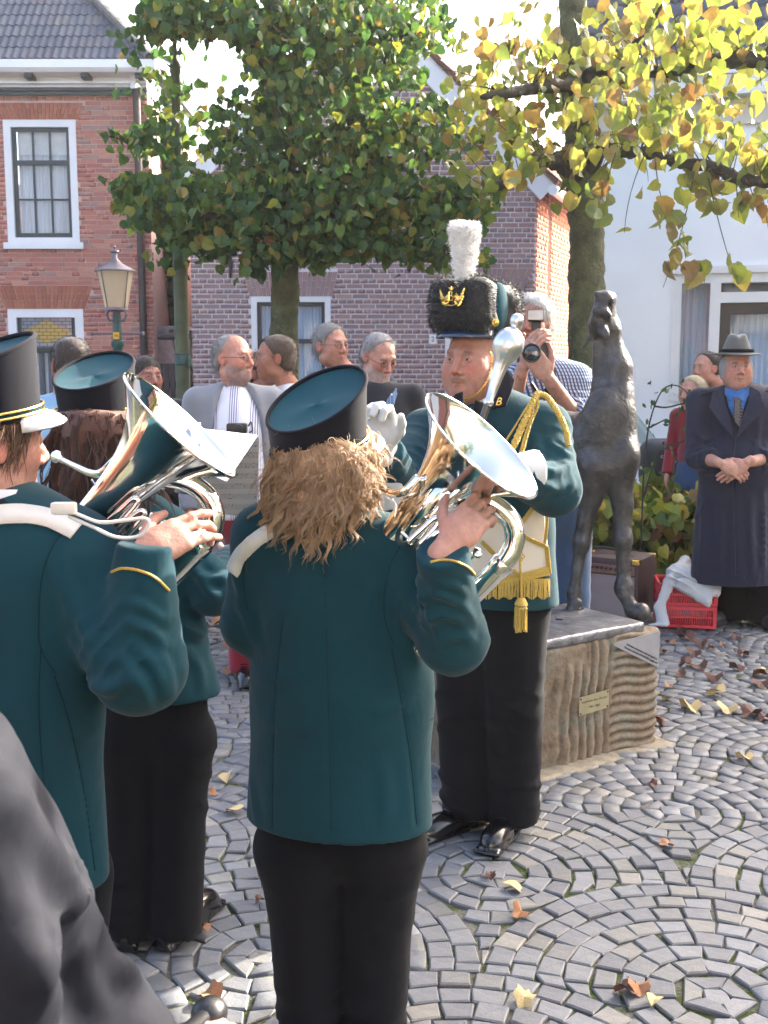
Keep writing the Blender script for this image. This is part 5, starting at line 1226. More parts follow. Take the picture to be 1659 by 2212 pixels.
hpz = [('ell', SF_(1500,1246,6.72), (.155,.15,.068)), ('ell', SF_(1465,1238,6.72), (.07,.09,.05), {'k':.04}), ('cone', SF_(1448,1250,6.62), SF_(1480,1212,6.85), .022,.035,{'k':.03}),
       ('cone', SF_(1478,1262,6.56), SF_(1526,1306,6.46), .055,.014,{'k':.03,'flat':(.1,1,.2,1.8)}), ('cone', SF_(1515,1262,6.56), SF_(1532,1300,6.46), .055,.018,{'k':.03,'flat':(.1,1,.2,1.8)}), ('cone', SF_(1538,1258,6.58), SF_(1546,1280,6.50), .06,.03,{'k':.03,'flat':(.1,1,.2,1.6)}),
       ('cone', SF_(1446,1258,6.60), SF_(1424,1312,6.56), .038,.030,{'k':.03,'flat':(.3,1,0,2.2)}), ('cone', SF_(1424,1312,6.56), SF_(1430,1342,6.52), .030,.036,{'k':.02,'flat':(.3,1,0,2.0)}), ('cone', SF_(1432,1348,6.50), SF_(1404,1350,6.5), .030,.016,{'k':.02,'flat':(0,0,1,2)}),
       ('fold', SF_(1495,1255,6.6), (1,.1,.5), .20, .045, .014, {'seed':5}), ('fold', SF_(1480,1240,6.6), (.4,.1,1), .14, .05, .009, {'seed':7}), ('noise', 26, .006), ('noise', 60, .002)]
V, F = sdf_geo(hpz, .0055); obj('sheet_folds', meshdata('sheet_folds', V, F, cloth('pale_grey_sheet', (.50,.52,.53), wb=.3, sheen=.05, rough=.5), True), dsh)
# dark school bag / pushchair hood with red rim beyond the hedge
bd_ = 8.9
bg_ = thing('luggage_bag', 'dark rounded bag with red rim standing behind the hedge', 'bag')
c = W(1425,1000,bd_)
sdf_obj('bag_body', [('box', tuple(c), (.165,.12,.20), .11), ('noise', 12, .004)], .012, simple('dark_grey_bag_shell', (.03,.035,.045), .5), bg_)
m_ = MB(); q = []
for i in range(15):
    a = math.radians(-35+i*9.5); q.append(c+Vector((.075+.1*math.cos(a), -.10, .085+.115*math.sin(a))))
q = [c+Vector((.172,-.08,-.17))]+q; m_.tube(q, .014, 8); m_.build('rim', simple('red_bag_rim', (.6,.05,.04), .4), bg_, True)
lw_ = simple('white_print', (.7,.7,.7), .6)
for s, sz_, dx, dz in (('corpus', .05, .045, .065), ('GRD', .028, .075, .02)):
    text_obj(s, sz_, lw_, bg_, Matrix.Translation(c+Vector((dx,-.122,dz)))@FACE)
m_ = MB(); m_.box((c.x-.12,bd_-.13,c.z-.22), (.14,.05,.12), bev=.02); m_.build('pocket', simple('orange_pocket', (.65,.25,.03), .6), bg_)
# grey-green tarpaulin behind the foal's chest
tp = [S(1330,840,9.6), S(1422,955,9.6), S(1412,962,9.3), S(1300,945,9.3)]
m_ = MB(); m_.prism([S(1330,838,9.6), S(1424,955,9.6), S(1412,964,9.25), S(1300,940,9.25)], (0,.02,0)); 
tpo = m_.build('tarpaulin', simple('grey_green_canvas', (.19,.25,.25), .8, var=.1), None); tag(tpo, 'sloping grey-green canvas awning behind the foal statue', 'awning')
m_ = MB(); m_.tube([S(1300,945,9.4), Vector((S(1300,945,9.4).x, 9.4, 0))], .015, 8); m_.tube([S(1412,960,9.4), Vector((S(1412,960,9.4).x,9.4,0))], .015, 8); m_.build('awning_pole', MAT['lamp_cap'], tpo)

# unseen limes beside and behind the viewer, added for reflections and shade
def unseen_lime(x, y, label, seed, m):
    t = thing('lime_tree', label, 'tree'); r = np.random.RandomState(seed); ps = []; ss = []
    for _ in range(1800):
        tier = r.randint(3); ps.append((x+r.normal()*1.1, y+r.normal()*.55, 2.9+tier*1.0+r.normal()*.28)); ss.append(.09+.05*r.rand())
    leaves(t, ps, ss, m, 0, seed); limb(t, [(x,y,-.02),(x,y,2.6),(x,y,5.4)], [.14,.11,.06], MAT['bark'], 'trunk', 10)
    for tier in range(3): limb(t, [(x-1.6,y,2.9+tier),(x,y,2.8+tier),(x+1.6,y,2.9+tier)], [.02,.06,.02], MAT['bark_dark'], 'branch', 6)
unseen_lime(4.9, 3.4, 'pleached yellowing lime standing right of the viewer', 51, MAT['leaf_yellow'])
unseen_lime(4.4, -2.6, 'pleached green lime standing behind the viewer on the right', 52, MAT['leaf_green'])
unseen_lime(-4.2, -3.0, 'pleached green lime standing behind the viewer on the left', 53, MAT['leaf_green'])
# ================= people =================
A_ = np.array
def nrm(v): v = A_(v, dtype=float); return v/(np.linalg.norm(v)+1e-12)
def cap_cone(P, a, b, ra, rb, flat):
    v = p_cone(P, a, b, ra, rb, flat); d = nrm(A_(b)-A_(a)).astype(np.float32)
    return np.maximum(v, (P-A_(b, dtype=np.float32))@d)
_old_field = field
def field(prims):
    out = []
    for pr in prims:
        if pr[0] == 'cone' and isinstance(pr[-1], dict) and pr[-1].get('cap'):
            def fn(P, d, pr=pr):
                v = cap_cone(P, pr[1], pr[2], pr[3], pr[4], pr[-1].get('flat')); return v if d is None else smin(d, v, pr[-1].get('k', .02))
            out.append(('fn', fn))
        else: out.append(pr)
    return _old_field(out)
SKIN = (.53,.30,.225)
def head_prims(f):
    p = [('ell',(0,-.012,.038),(.077*f.get('w',1),.097,.083)), ('ell',(0,.022,-.032),(.062*f.get('jaw',1),.074,.085),{'k':.035}), ('ell',(0,.056,-.09),(.030*f.get('jaw',1),.028,.024),{'k':.035})]
    for s in (-1,1):
        p += [('ell',(s*.041*f.get('jaw',1),.052,-.022),(.028,.03,.035),{'k':.03}), ('ell',(s*.045*f.get('jaw',1),.005,-.07),(.026,.045,.028),{'k':.03})]
    if f.get('chub'): p += [('ell',(0,.02,-.105),(.055,.055,.03),{'k':.03}), ('ell',(.05,.03,-.06),(.03,.04,.035),{'k':.03}), ('ell',(-.05,.03,-.06),(.03,.04,.035),{'k':.03})]
    p += [('cone',(-.034,.082,.030),(.034,.082,.030),.012,.012,{'k':.018})]
    for s in (-1,1): p += [('ell',(s*.032,.104,.008),(.019,.018,.012),{'sub':1,'k':.014})]
    p += [('cone',(0,.090,.018),(0,.114,-.026),.0085,.0125,{'k':.014})]
    for s in (-1,1): p += [('ell',(s*.013,.100,-.034),(.009,.012,.008),{'k':.008}), ('ell',(s*.031,.083,.008),(.0165,.0135,.0125),{'k':.004}),
                           ('ell',(s*.0065,.104,-.042),(.0035,.005,.003),{'sub':1,'k':.003})]
    ey = f.get('eye',.0042)
    for s in (-1,1): p += [('ell',(s*.031,.100,.0065),(.0125,.012,ey),{'sub':1,'k':.0025})]
    p += [('cone',(-.02,.084,-.061),(.02,.084,-.061),.007,.007,{'k':.01}), ('ell',(0,.094,-.0605),(.013,.007,.0055),{'k':.006}), ('ell',(0,.091,-.0725),(.016,.008,.006),{'k':.006}),
          ('cone',(-.023,.093,-.0672),(.023,.093,-.0672),.0022,.0022,{'sub':1,'k':.004}), ('cone',(0,.1015,-.0664),(0,.1014,-.0664),.003,.003,{'sub':1,'k':.003})]
    for s in (-1,1): p += [('ell',(s*.080,-.012,-.004),(.008,.019,.031),{'k':.006,'R':np.array(Matrix.Rotation(s*.35,3,'Z')@Matrix.Rotation(.15,3,'X')).tolist()}), ('ell',(s*.089,-.006,-.0),(.006,.010,.018),{'sub':1,'k':.004})]
    if f.get('cut'): p += [('cut',(0,0,f['cut']),(0,0,1),{'k':.01})]
    if f.get('beard'): p += [('ell',(0,.045,-.085),(.053,.052,.045),{'k':.012}), ('noise',260,.0012)]
    if f.get('mous'): p += [('ell',(0,.093,-.053),(.024,.008,.007),{'k':.006})]
    return p
def head_col(f):
    sk = A_(f.get('skin', SKIN)); hc = A_(f.get('hair', (.1,.07,.05))); bc = A_(f.get('beardcol', f.get('hair', (.3,.3,.3))))
    def fn(V):
        c = np.tile(sk, (len(V),1)); x, y, z = V[:,0], V[:,1], V[:,2]; ax = np.abs(x)
        def g(cx,cy,cz,rx,ry,rz): return np.exp(-(((ax-cx)/rx)**2+((y-cy)/ry)**2+((z-cz)/rz)**2))
        def mixc(m, col): 
            nonlocal c
            m = np.clip(m,0,1)[:,None]; c = c*(1-m)+A_(col)*m
        mixc(.45*g(.042,.07,-.025,.028,.04,.024)*f.get('rosy',1), sk*A_([1.12,.66,.66])); mixc(.4*g(0,.115,-.03,.016,.02,.016), sk*A_([1.1,.66,.66])); mixc(.6*g(.085,-.01,0,.012,.03,.04), sk*A_([1.1,.7,.66]))
        mixc(.5*g(.031,.09,-.010,.018,.03,.007), sk*.6); mixc(.55*g(.031,.09,.019,.018,.03,.006), sk*.5); mixc(.5*g(.027,.10,-.052,.006,.03,.014), sk*.72)
        mixc(.85*g(0,.095,-.067,.020,.02,.0062), f.get('lips', tuple(sk*A_([.85,.48,.48]))))
        nz = .75+.25*sinnoise(V.astype(np.float32), 420, 3)
        br = np.exp(-(((ax-.032)/.017)**4+((z-.029-.10*(.03-ax))/.0048)**2))*(y > .06); mixc(br*f.get('brow',.75)*nz, hc*.75)
        if f.get('stub'): mixc(f['stub']*np.clip((-.035-z)/.03,0,1)*(y > -.01)*(1-g(0,.095,-.067,.026,.03,.012)), sk*.62+.03)
        if f.get('beard'): mixc(.92*nz*np.clip((-.052-z+ax*.35)/.014,0,1)*np.clip((y+.005)/.02,0,1)*(1-.9*g(0,.10,-.066,.02,.02,.006))*(z > -.15), bc)
        if f.get('mous'): mixc(1.1*np.clip(nz,.6,1)*np.exp(-((ax/.028)**4+((z+.053+ax*.12)/.0068)**2))*(y > .075), bc)
        return c
    return fn
def rotm(yaw, pitch=0, roll=0):
    """yaw about Z, pitch > 0 looks up, roll tilts to the right ear; local +Y is the face"""
    return Matrix.Rotation(math.radians(yaw),3,'Z')@Matrix.Rotation(math.radians(pitch),3,'X')@Matrix.Rotation(math.radians(roll),3,'Y')
def xf(V, M3, c, s=1.0): return (V@A_(M3).T*s+A_(c)).astype(np.float32)
def hand_prims(wr, dirv, palm, side, curl, s=1.0, spread=.0, thumb=.6, rf=1.0):
    """side=+1 puts the thumb on the +lateral side, lateral = dir x palm"""
    d = nrm(dirv); pn = nrm(A_(palm)-d*np.dot(palm,d)); lat = np.cross(d, pn)*side; wr = A_(wr); P = []
    R = np.stack([lat, d, pn], 1)
    P.append(('ell', tuple(wr+d*.045*s), (.040*s*rf,.052*s,.017*s*rf), {'R': R.tolist(), 'k':.01})); P.append(('box', tuple(wr+d*.055*s), (.038*s*rf,.036*s,.013*s*rf), .012*s, {'R': R.tolist(), 'k':.01}))
    P.append(('cone', tuple(wr-d*.03*s), tuple(wr+d*.03*s), .026*s*rf, .027*s*rf, {'k':.015,'flat':(*pn,1.35)}))
    L = [(.030,.042,.026,.022,.0088),(.010,.046,.030,.023,.0090),(-.011,.043,.028,.022,.0086),(-.030,.034,.021,.019,.0076)]
    for i, (o, a, b, c, rr) in enumerate(L):
        cu = curl[i] if hasattr(curl, '__len__') else curl; q = wr+d*.083*s+lat*o*s; ang = cu*.55; sp = spread*(1.5-i)*.5
        dd = nrm(d+lat*sp)
        for ln, k in ((a,.9),(b,1.2),(c,.8)):
            v = dd*math.cos(ang)+pn*math.sin(ang); q2 = q+v*ln*s; P.append(('cone', tuple(q), tuple(q2), rr*s*rf, rr*s*rf*.92, {'k':.0035 if ln != a else .007})); q = q2; ang += cu*k*.7
    q = wr+d*.022*s+lat*.030*s; v = nrm(d*.75+lat*.75+pn*.25*thumb)
    for ln, rr in ((.038,.0125),(.030,.0105),(.024,.0092)):
        q2 = q+v*ln*s; P.append(('cone', tuple(q), tuple(q2), rr*s*rf, rr*s*rf*.9, {'k':.006})); q = q2; v = nrm(v+pn*.3*thumb+d*.2-lat*.25*thumb)
    return P
def strands(name, base_V, base_N, m, parent, n, length, rad, curl=.0, curlf=60, down=1.0, out=.25, seed=1, seg=9, jitter=.15, flow=None, grav=.0, sides=3, sel=None, coh=0):
    r = np.random.RandomState(seed); idx = np.arange(len(base_V)) if sel is None else np.where(sel)[0]; idx = idx[r.randint(len(idx), size=n)]
    P = base_V[idx].astype(float); N = base_N[idx].astype(float); D = -A_([0,0,1.])*down+N*out+r.normal(size=(n,3))*jitter*(.35 if coh else 1)
    if flow is not None: D = D+flow(P)
    D /= np.linalg.norm(D, axis=1)[:,None]; L = length*(.6+.7*r.rand(n)); ph = r.rand(n)*6.283; fr = curlf*(.7+.6*r.rand(n))
    if coh:
        Pf = P.astype(np.float32); ph = 5*sinnoise(Pf, coh, seed+3, 6)+r.rand(n)*1.0; fr = curlf*(1+.3*sinnoise(Pf, coh, seed+4, 4)); D = D+.35*np.stack([sinnoise(Pf, coh*1.6, seed+10+i, 5) for i in range(3)], 1)*A_([1,1,.4])
    S1 = np.cross(D, N+.01); S1 /= np.linalg.norm(S1, axis=1)[:,None]+1e-9; S2 = np.cross(D, S1)
    V = np.zeros((n, seg+1, sides, 3)); rd_ = rad*(.6+.8*r.rand(n))
    for k in range(seg+1):
        t = k/seg; c = P+D*(L*t)[:,None]+N*(.004) - A_([0,0,1.])*grav*(t*t)*L[:,None] + S1*(curl*min(1,t*3)*np.cos(ph+fr*L*t))[:,None]+S2*(curl*min(1,t*3)*np.sin(ph+fr*L*t))[:,None]
        rr = rd_*(1-.85*t**2)*(.5 if k == 0 else 1)
        for j in range(sides):
            a = 2*math.pi*j/sides; V[:,k,j] = c+S1*(rr*math.cos(a))[:,None]+S2*(rr*math.sin(a))[:,None]
    b0 = (np.arange(n)*(seg+1)*sides)[:,None]; F = []
    for k in range(seg):
        for j in range(sides): F.append(np.concatenate([b0+k*sides+j, b0+k*sides+(j+1)%sides, b0+(k+1)*sides+(j+1)%sides, b0+(k+1)*sides+j], 1))
    F = np.concatenate(F); me = meshdata(name, V.reshape(-1,3), F, m, True, rnd=np.repeat(r.rand(n), (seg+1)*sides)); return obj(name, me, parent, kind=None)
def vnormals(me):
    me.update(); a = np.zeros(len(me.vertices)*3, dtype=np.float32); me.vertices.foreach_get('normal', a); return a.reshape(-1,3)

from mathutils.bvhtree import BVHTree
def normals_of(V, F):
    V = V.astype(np.float64); a, b, c, d = (V[F[:,i]] for i in range(4)); n = np.cross(c-a, d-b); N = np.zeros_like(V)
    for i in range(4): np.add.at(N, F[:,i], n)
    return N/(np.linalg.norm(N, axis=1)[:,None]+1e-12)
class Drape:
    """finds points on a finished cloth surface so that seams, creases and straps follow it"""
    def __init__(s, V, F): s.V, s.F = V, F; s.bvh = BVHTree.FromPolygons([tuple(v) for v in V.tolist()], F.tolist())
    def pts(s, line, n=10, off=0.0):
        out = []; cam0 = Vector((0,0,CAMH))
        for p in spline([(x,y) for x,y in line], n):
            d = (W(p[0], p[1], 1.0)-cam0).normalized(); h = s.bvh.ray_cast(cam0, d)
            if h[0] is not None: out.append(h[0]+(h[1] if h[1].dot(d) < 0 else -h[1])*off)
        return out
def crease(V, F, specs):
    """specs: (image line, amplitude, width); amplitude > 0 raises a ridge, < 0 presses a groove"""
    D_ = Drape(V, F); N = normals_of(V, F); disp = np.zeros(len(V))
    for line, amp, wd in specs:
        P = np.array([tuple(p) for p in D_.pts(line, 12)])
        if len(P) < 3: continue
        lo, hi = P.min(0)-3*wd, P.max(0)+3*wd; idx = np.where(((V > lo)&(V < hi)).all(1))[0]
        d = np.full(len(idx), 9.0); ti = np.zeros(len(idx))
        for k, p in enumerate(P):
            dd = np.linalg.norm(V[idx]-p, axis=1); m = dd < d; d[m] = dd[m]; ti[m] = k/(len(P)-1)
        env = np.sin(np.clip(ti, .02, .98)*math.pi)**.6 if amp > 0 else 1.0
        g = np.exp(-(d/wd)**2)-(.45*np.exp(-((d-1.9*wd)/wd)**2) if amp > 0 else 0); disp[idx] += amp*g*env
    return (V+N*disp[:,None]).astype(np.float32)
def seamlines(fig, V, F, lines, parent, m, rad=.0009, off=.0004, name='seam'):
    D_ = Drape(V, F); mb = MB()
    for l in lines:
        P = [p-Vector(fig.o) for p in D_.pts(l, 12, off)]
        if len(P) > 2: mb.tube(P, rad, 5)
    if mb.V: return mb.build(name, m, parent, True)
def drape_strap(fig, V, F, line, wd, m, parent, name='instrument_strap', th=.003, off=.003):
    D_ = Drape(V, F); P = D_.pts(line, 10, off); VV = []; FF = []
    for i, p in enumerate(P):
        t = (P[min(i+1,len(P)-1)]-P[max(i-1,0)]).normalized(); h = D_.bvh.find_nearest(p); n = h[1] if h[1].dot(p-h[0]) > 0 else -h[1]; sd_ = t.cross(n).normalized()
        for s_ in (-1,1): VV.append(p+sd_*wd/2*s_-Vector(fig.o))
    for i in range(len(P)-1): FF.append((2*i,2*i+1,2*i+3,2*i+2))
    o = obj(name, meshdata(name, VV, FF, m, True), parent); md = o.modifiers.new('s','SOLIDIFY'); md.thickness = th; md.offset = 0
    mb = MB()
    for s_ in (0,1): mb.tube([Vector(VV[2*i+s_])*.93+Vector(VV[2*i+1-s_])*.07 for i in range(len(P))], .0013, 5)
    mb.build('strap_stitching', m, o, True); return o
def locks(name, bV, bN, m, parent, G_, per, length, rad, curl, turns, clump, seed=1, seg=12, sel=None, out=.25, grav=.0, drift=0.0):
    """wavy locks: each guide carries a clump of strands that narrows to its tip"""
    r = np.random.RandomState(seed); idx = np.arange(len(bV)) if sel is None else np.where(sel)[0]; idx = idx[r.randint(len(idx), size=G_)]
    P0 = bV[idx].astype(float); N0 = bN[idx].astype(float); D = -A_([0,0,1.])+N0*out+r.normal(size=(G_,3))*.22; D += drift*np.stack([sinnoise(P0.astype(np.float32), 14, seed+9), sinnoise(P0.astype(np.float32), 14, seed+8), 0*P0[:,0]], 1); D /= np.linalg.norm(D, axis=1)[:,None]
    L = length*(.55+.75*r.rand(G_)); ph = r.rand(G_)*6.283; tn = turns*(.6+.8*r.rand(G_)); cu = curl*(.5+r.rand(G_)); S1 = np.cross(D, N0+.013); S1 /= np.linalg.norm(S1, axis=1)[:,None]; S2 = np.cross(D, S1)
    gi = np.repeat(np.arange(G_), per); n = len(gi); o1, o2 = r.normal(size=n)*clump, r.normal(size=n)*clump*.7; l_ = 1+.15*r.normal(size=n); rd_ = rad*(.5+.9*r.rand(n)); V = np.zeros((n, seg+1, 3, 3)); tint = np.clip(r.rand(G_)[gi]*.75+.25*r.rand(n), 0, 1)
    for k in range(seg+1):
        t = k/seg; tt = t*l_; a = ph[gi]+tn[gi]*6.283*tt; am = cu[gi]*np.minimum(1, tt*2.5); nar = (1-.75*t)
        c = P0[gi]+D[gi]*(L[gi]*tt)[:,None]-A_([0,0,1.])*(grav*tt*tt*L[gi])[:,None]+S1[gi]*(am*np.cos(a)+o1*nar)[:,None]+S2[gi]*(am*np.sin(a)*.8+o2*nar)[:,None]+N0[gi]*.003
        rr = rd_*(1-.8*t**2)
        for j in range(3):
            q = 2.094*j; V[:,k,j] = c+S1[gi]*(rr*math.cos(q))[:,None]+S2[gi]*(rr*math.sin(q))[:,None]
    b0 = (np.arange(n)*(seg+1)*3)[:,None]; F = np.concatenate([np.concatenate([b0+k*3+j, b0+k*3+(j+1)%3, b0+(k+1)*3+(j+1)%3, b0+(k+1)*3+j], 1) for k in range(seg) for j in range(3)])
    return obj(name, meshdata(name, V.reshape(-1,3), F, m, True, rnd=np.repeat(tint*.98, (seg+1)*3)), parent)
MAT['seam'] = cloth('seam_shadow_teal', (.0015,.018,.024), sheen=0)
class Fig:
    """a person built in world coordinates from joints; self.T maps body-local (x right, y forward, z up) to world"""
    def __init__(s, label, x, y, yaw, H=1.75, cat='person', group=None, z=0):
        s.root = thing('person', label, cat, (x, y, z), 0, group); s.o = A_([x, y, z], dtype=float); s.k = H/1.75; a = math.radians(yaw)
        s.rt = A_([math.cos(a), math.sin(a), 0]); s.fw = A_([-math.sin(a), math.cos(a), 0]); s.yaw = yaw
        k = s.k; J = {}
        for nm, (lx_, ly_, lz_) in dict(neck=(0,-.015,1.475), hips=(0,0,.93), chest=(0,0,1.27), waist=(0,0,1.08), shR=(.178,0,1.415), shL=(-.178,0,1.415), elR=(.235,-.03,1.13), elL=(-.235,-.03,1.13), wrR=(.235,.09,.89), wrL=(-.235,.09,.89), hpR=(.088,0,.92), hpL=(-.088,0,.92), knR=(.10,.02,.50), knL=(-.10,.02,.50), anR=(.11,-.01,.085), anL=(-.11,-.01,.085), head=(0,.025,1.625)).items():
            J[nm] = s.T(lx_, ly_, lz_)
        s.J = J; s.parts = []
    def T(s, a, b, c): return s.o+s.rt*a*s.k+s.fw*b*s.k+A_([0,0,c*s.k])
    def add(s, prims, h, col=SKIN, pad=.02):
        V, F = sdf_geo(prims, h, pad); s.parts.append((V, F, np.tile(A_(col, dtype=float), (len(V),1)) if not callable(col) else col(V)))
    def w(s, V): return np.asarray(V, dtype=np.float32)-s.o.astype(np.float32)      # meshes are stored relative to the person's base
    def mesh(s, name, V, F, m, col=None, smooth=True, rnd=None, parent=None, label=None):
        return obj(name, meshdata(name, s.w(V), F, m, smooth, col=col, rnd=rnd), parent or s.root, label=label)
    def sdf(s, name, prims, h, m, pad=.02, label=None, parent=None, colfn=None):
        V, F = sdf_geo(prims, h, pad); return s.mesh(name, V, F, m, parent=parent, label=label, col=colfn(V) if colfn else None)
    def head(s, c=None, yaw=None, pitch=0, roll=0, f=None, h=.003, sc=1.0, eyes=True):
        f = f or {}; c = A_(s.J['head'] if c is None else c, dtype=float); yaw = s.yaw if yaw is None else yaw; M3 = rotm(yaw, pitch, roll); s.HM, s.HC, s.HS = M3, c, sc
        inv = A_(M3).T; nb = inv@(s.J['neck']-c)/sc
        pr = head_prims(f)+[('cone',(0,-.022,-.06),tuple(nb),.054*f.get('nk',1),.060*f.get('nk',1),{'k':.025})]
        V, F = sdf_geo(pr, h, .02); col = head_col(f)(V); s.parts.append((xf(V, M3, c, sc), F, col))
        if eyes:
            for sd_ in (-1,1):
                m_ = MB(); m_.lathe([(0,-.0122)]+[(.0122*math.sin(a),-.0122*math.cos(a)) for a in np.linspace(.2,2.94,12)]+[(0,.0122)], 16)
                e = MB(); e.lathe([(.0058,.0112),(.0045,.0121),(0,.0124)], 14)
                q = Vector((0,0,1)).rotation_difference(M3@Vector((0,1,0)).normalized()); pos = Vector(c+A_(M3@Vector((sd_*.031,.0815,.0068)))*sc-s.o)
                o = m_.build('eye', MAT['eye_white'], s.root, True); o.location = pos; o.rotation_mode = 'QUATERNION'; o.rotation_quaternion = q; o.scale = (sc,)*3
                e.build('iris', MAT['eye_iris'], o, True)
    def hp(s, p): return s.HC+A_(s.HM@Vector(p))*s.HS     # head-local to world
    def hairmat(s): return s.HM
    def hair_sdf(s, prims, h, m, name='hair', **kw):
        """hair volume from head-local primitives; returns object plus world verts and normals for strands"""
        V, F = sdf_geo(prims, h, .02); V2 = xf(V, s.HM, s.HC, s.HS); o = s.mesh(name, V2, F, m); N = vnormals(o.data); return o, s.w(V2), N
    def glasses(s, m=None):
        g = MB()
        for sd_ in (-1,1):
            q = [Vector(s.hp((sd_*.033+.021*math.cos(a), .104, .004+.015*math.sin(a)))-s.o) for a in np.linspace(0, 6.283, 17)]; g.tube(q, .0012, 5, False)
            g.tube([Vector(s.hp((sd_*.053,.102,.006))-s.o), Vector(s.hp((sd_*.078,.05,.006))-s.o), Vector(s.hp((sd_*.082,-.01,.008))-s.o)], .0013, 5)
        g.tube([Vector(s.hp((-.012,.105,.006))-s.o), Vector(s.hp((.012,.105,.006))-s.o)], .0013, 5); return g.build('glasses', m or MAT['black_plastic'], s.root)
    def body(s, h=.03):
        J, k = s.J, s.k; pr = [('cone',J['chest'],J['hips'],.13*k,.13*k,{'flat':(*s.fw,1.5)})]
        for e in 'LR':
            pr += [('cone',J['neck']-A_([0,0,.04]),J['sh'+e],.045*k,.05*k,{'k':.04}),('cone',J['sh'+e],J['el'+e],.04*k,.034*k),('cone',J['el'+e],J['wr'+e],.034*k,.024*k),('cone',J['hp'+e],J['kn'+e],.07*k,.05*k,{'k':.03}),('cone',J['kn'+e],J['an'+e],.048*k,.035*k)]
        pr = [tuple(tuple(float(t) for t in q) if isinstance(q, np.ndarray) else q for q in p) for p in pr]; s.add(pr, h)
        V, F, C = join_geo(s.parts); s.mesh('body', V, F, MAT['skin'], col=C)
    def bare_arm(s, e, frac=0.0):
        J = s.J; a = J['el'+e]+(J['wr'+e]-J['el'+e])*frac; s.add([('cone',tuple(a),tuple(J['wr'+e]),.040*s.k,.027*s.k)], .008)
    def hand(s, e, dirv, palm, side, curl, h=.0035, spread=0, thumb=.6, off=.0, sc=1.0, col=SKIN, rf=1.0):
        s.add(hand_prims(s.J['wr'+e]+nrm(dirv)*off, dirv, palm, side, curl, s.k*sc, spread, thumb, rf), h, col)
    def torso(s, rw=.19, rh=.19, hem=.78, flat=1.5, arms='LR', ra=.066, rf=.052, rc=.05, folds=.010, h=.01, extra=(), cuff=1.0, belly=0, seed=1, hemc=None, k=.045, off=0.0, shr=.07):
        J, K = s.J, s.k; hc = A_(hemc) if hemc is not None else A_([J['hips'][0], J['hips'][1], hem*K+s.o[2]]); fl = (*s.fw, flat); pr = []
        pr.append(('cone', J['chest']+A_([0,0,.02*K]), J['waist'], (rw-.0)*K+off, (rw*.94)*K+off, {'flat': fl})); pr.append(('cone', J['waist'], hc-A_([0,0,.06]), rw*.94*K+off, rh*K+off, {'flat': fl, 'k': .04}))
        if belly: pr.append(('ell', tuple(J['waist']+s.fw*.04*K), ((rw+.0)*K, (rw/flat+belly)*K, .17*K), {'k':.06, 'R': np.stack([s.rt, s.fw, A_([0,0,1.])],1).tolist()}))
        for e in 'LR':
            pr.append(('cone', J['neck']-A_([0,0,.055*K])-s.fw*.0, J['sh'+e], (shr)*K+off, (ra+.004)*K+off, {'k': .06}))
        for e in arms:
            pr.append(('cone', J['sh'+e], J['el'+e], (ra+.002)*K+off, (rf+.008)*K+off, {'k': .03}))
            b = J['el'+e]+(J['wr'+e]-J['el'+e])*cuff; pr.append(('cone', J['el'+e], b, (rf+.006)*K+off, rc*K+off, {'k': .022, 'cap': 1}))
            ad = nrm(J['el'+e]-J['sh'+e]); fd = nrm(J['wr'+e]-J['el'+e]); inner = nrm(fd-ad); 
            if folds:
                pr.append(('fold', J['el'+e]+inner*.05*K, nrm(ad+inner*.3), .085*K, .038*K, folds*.8, {'seed': seed})); pr.append(('fold', (J['el'+e]*.55+b*.45), fd, .11*K, .045*K, folds*.55, {'seed': seed+1})); pr.append(('fold', J['sh'+e]*.6+J['el'+e]*.4, nrm(ad+s.rt*.4), .10*K, .06*K, folds*.5, {'seed': seed+2}))
        pr += list(extra)
        if folds: pr.append(('noise', 9, folds*.55, {'seed': seed+5, 'aniso': (1,1,.5)})); pr.append(('noise', 24, folds*.14, {'seed': seed+6, 'aniso': (1,1,.7)}))
        pr.append(('cut', tuple(hc), (0,0,-1), {'k': .004}))
        return [tuple(tuple(float(t) for t in q) if isinstance(q, np.ndarray) else q for q in p) for p in pr]
    def trousers(s, top=.95, rt=.105, rk=.078, ra=.072, folds=.006, seed=3, zb=.03, seatw=.17, flat=1.35):
        J, K = s.J, s.k; pr = [('cone', J['hips']+A_([0,0,.06*K]), J['hips']-A_([0,0,.05*K]), seatw*K, seatw*K, {'flat': (*s.fw, flat)})]
        for e in 'LR':
            pr += [('cone', J['hp'+e]-A_([0,0,.05*K]), J['kn'+e], rt*K, rk*K, {'k':.02}), ('cone', J['kn'+e], A_([J['an'+e][0],J['an'+e][1],zb+s.o[2]]), rk*K, ra*K, {'k':.02,'cap':1})]
            if folds: pr += [('fold', J['an'+e]+A_([0,0,.06]), (0.2,0,1), .12, .07, folds, {'seed':seed}), ('fold', J['kn'+e], (0.1,.2,1), .13, .09, folds*.6, {'seed':seed+1})]
        if folds: pr.append(('noise', 7, folds*.6, {'seed':seed, 'aniso':(1,1,.3)}))
        return [tuple(tuple(float(t) for t in q) if isinstance(q, np.ndarray) else q for q in p) for p in pr]
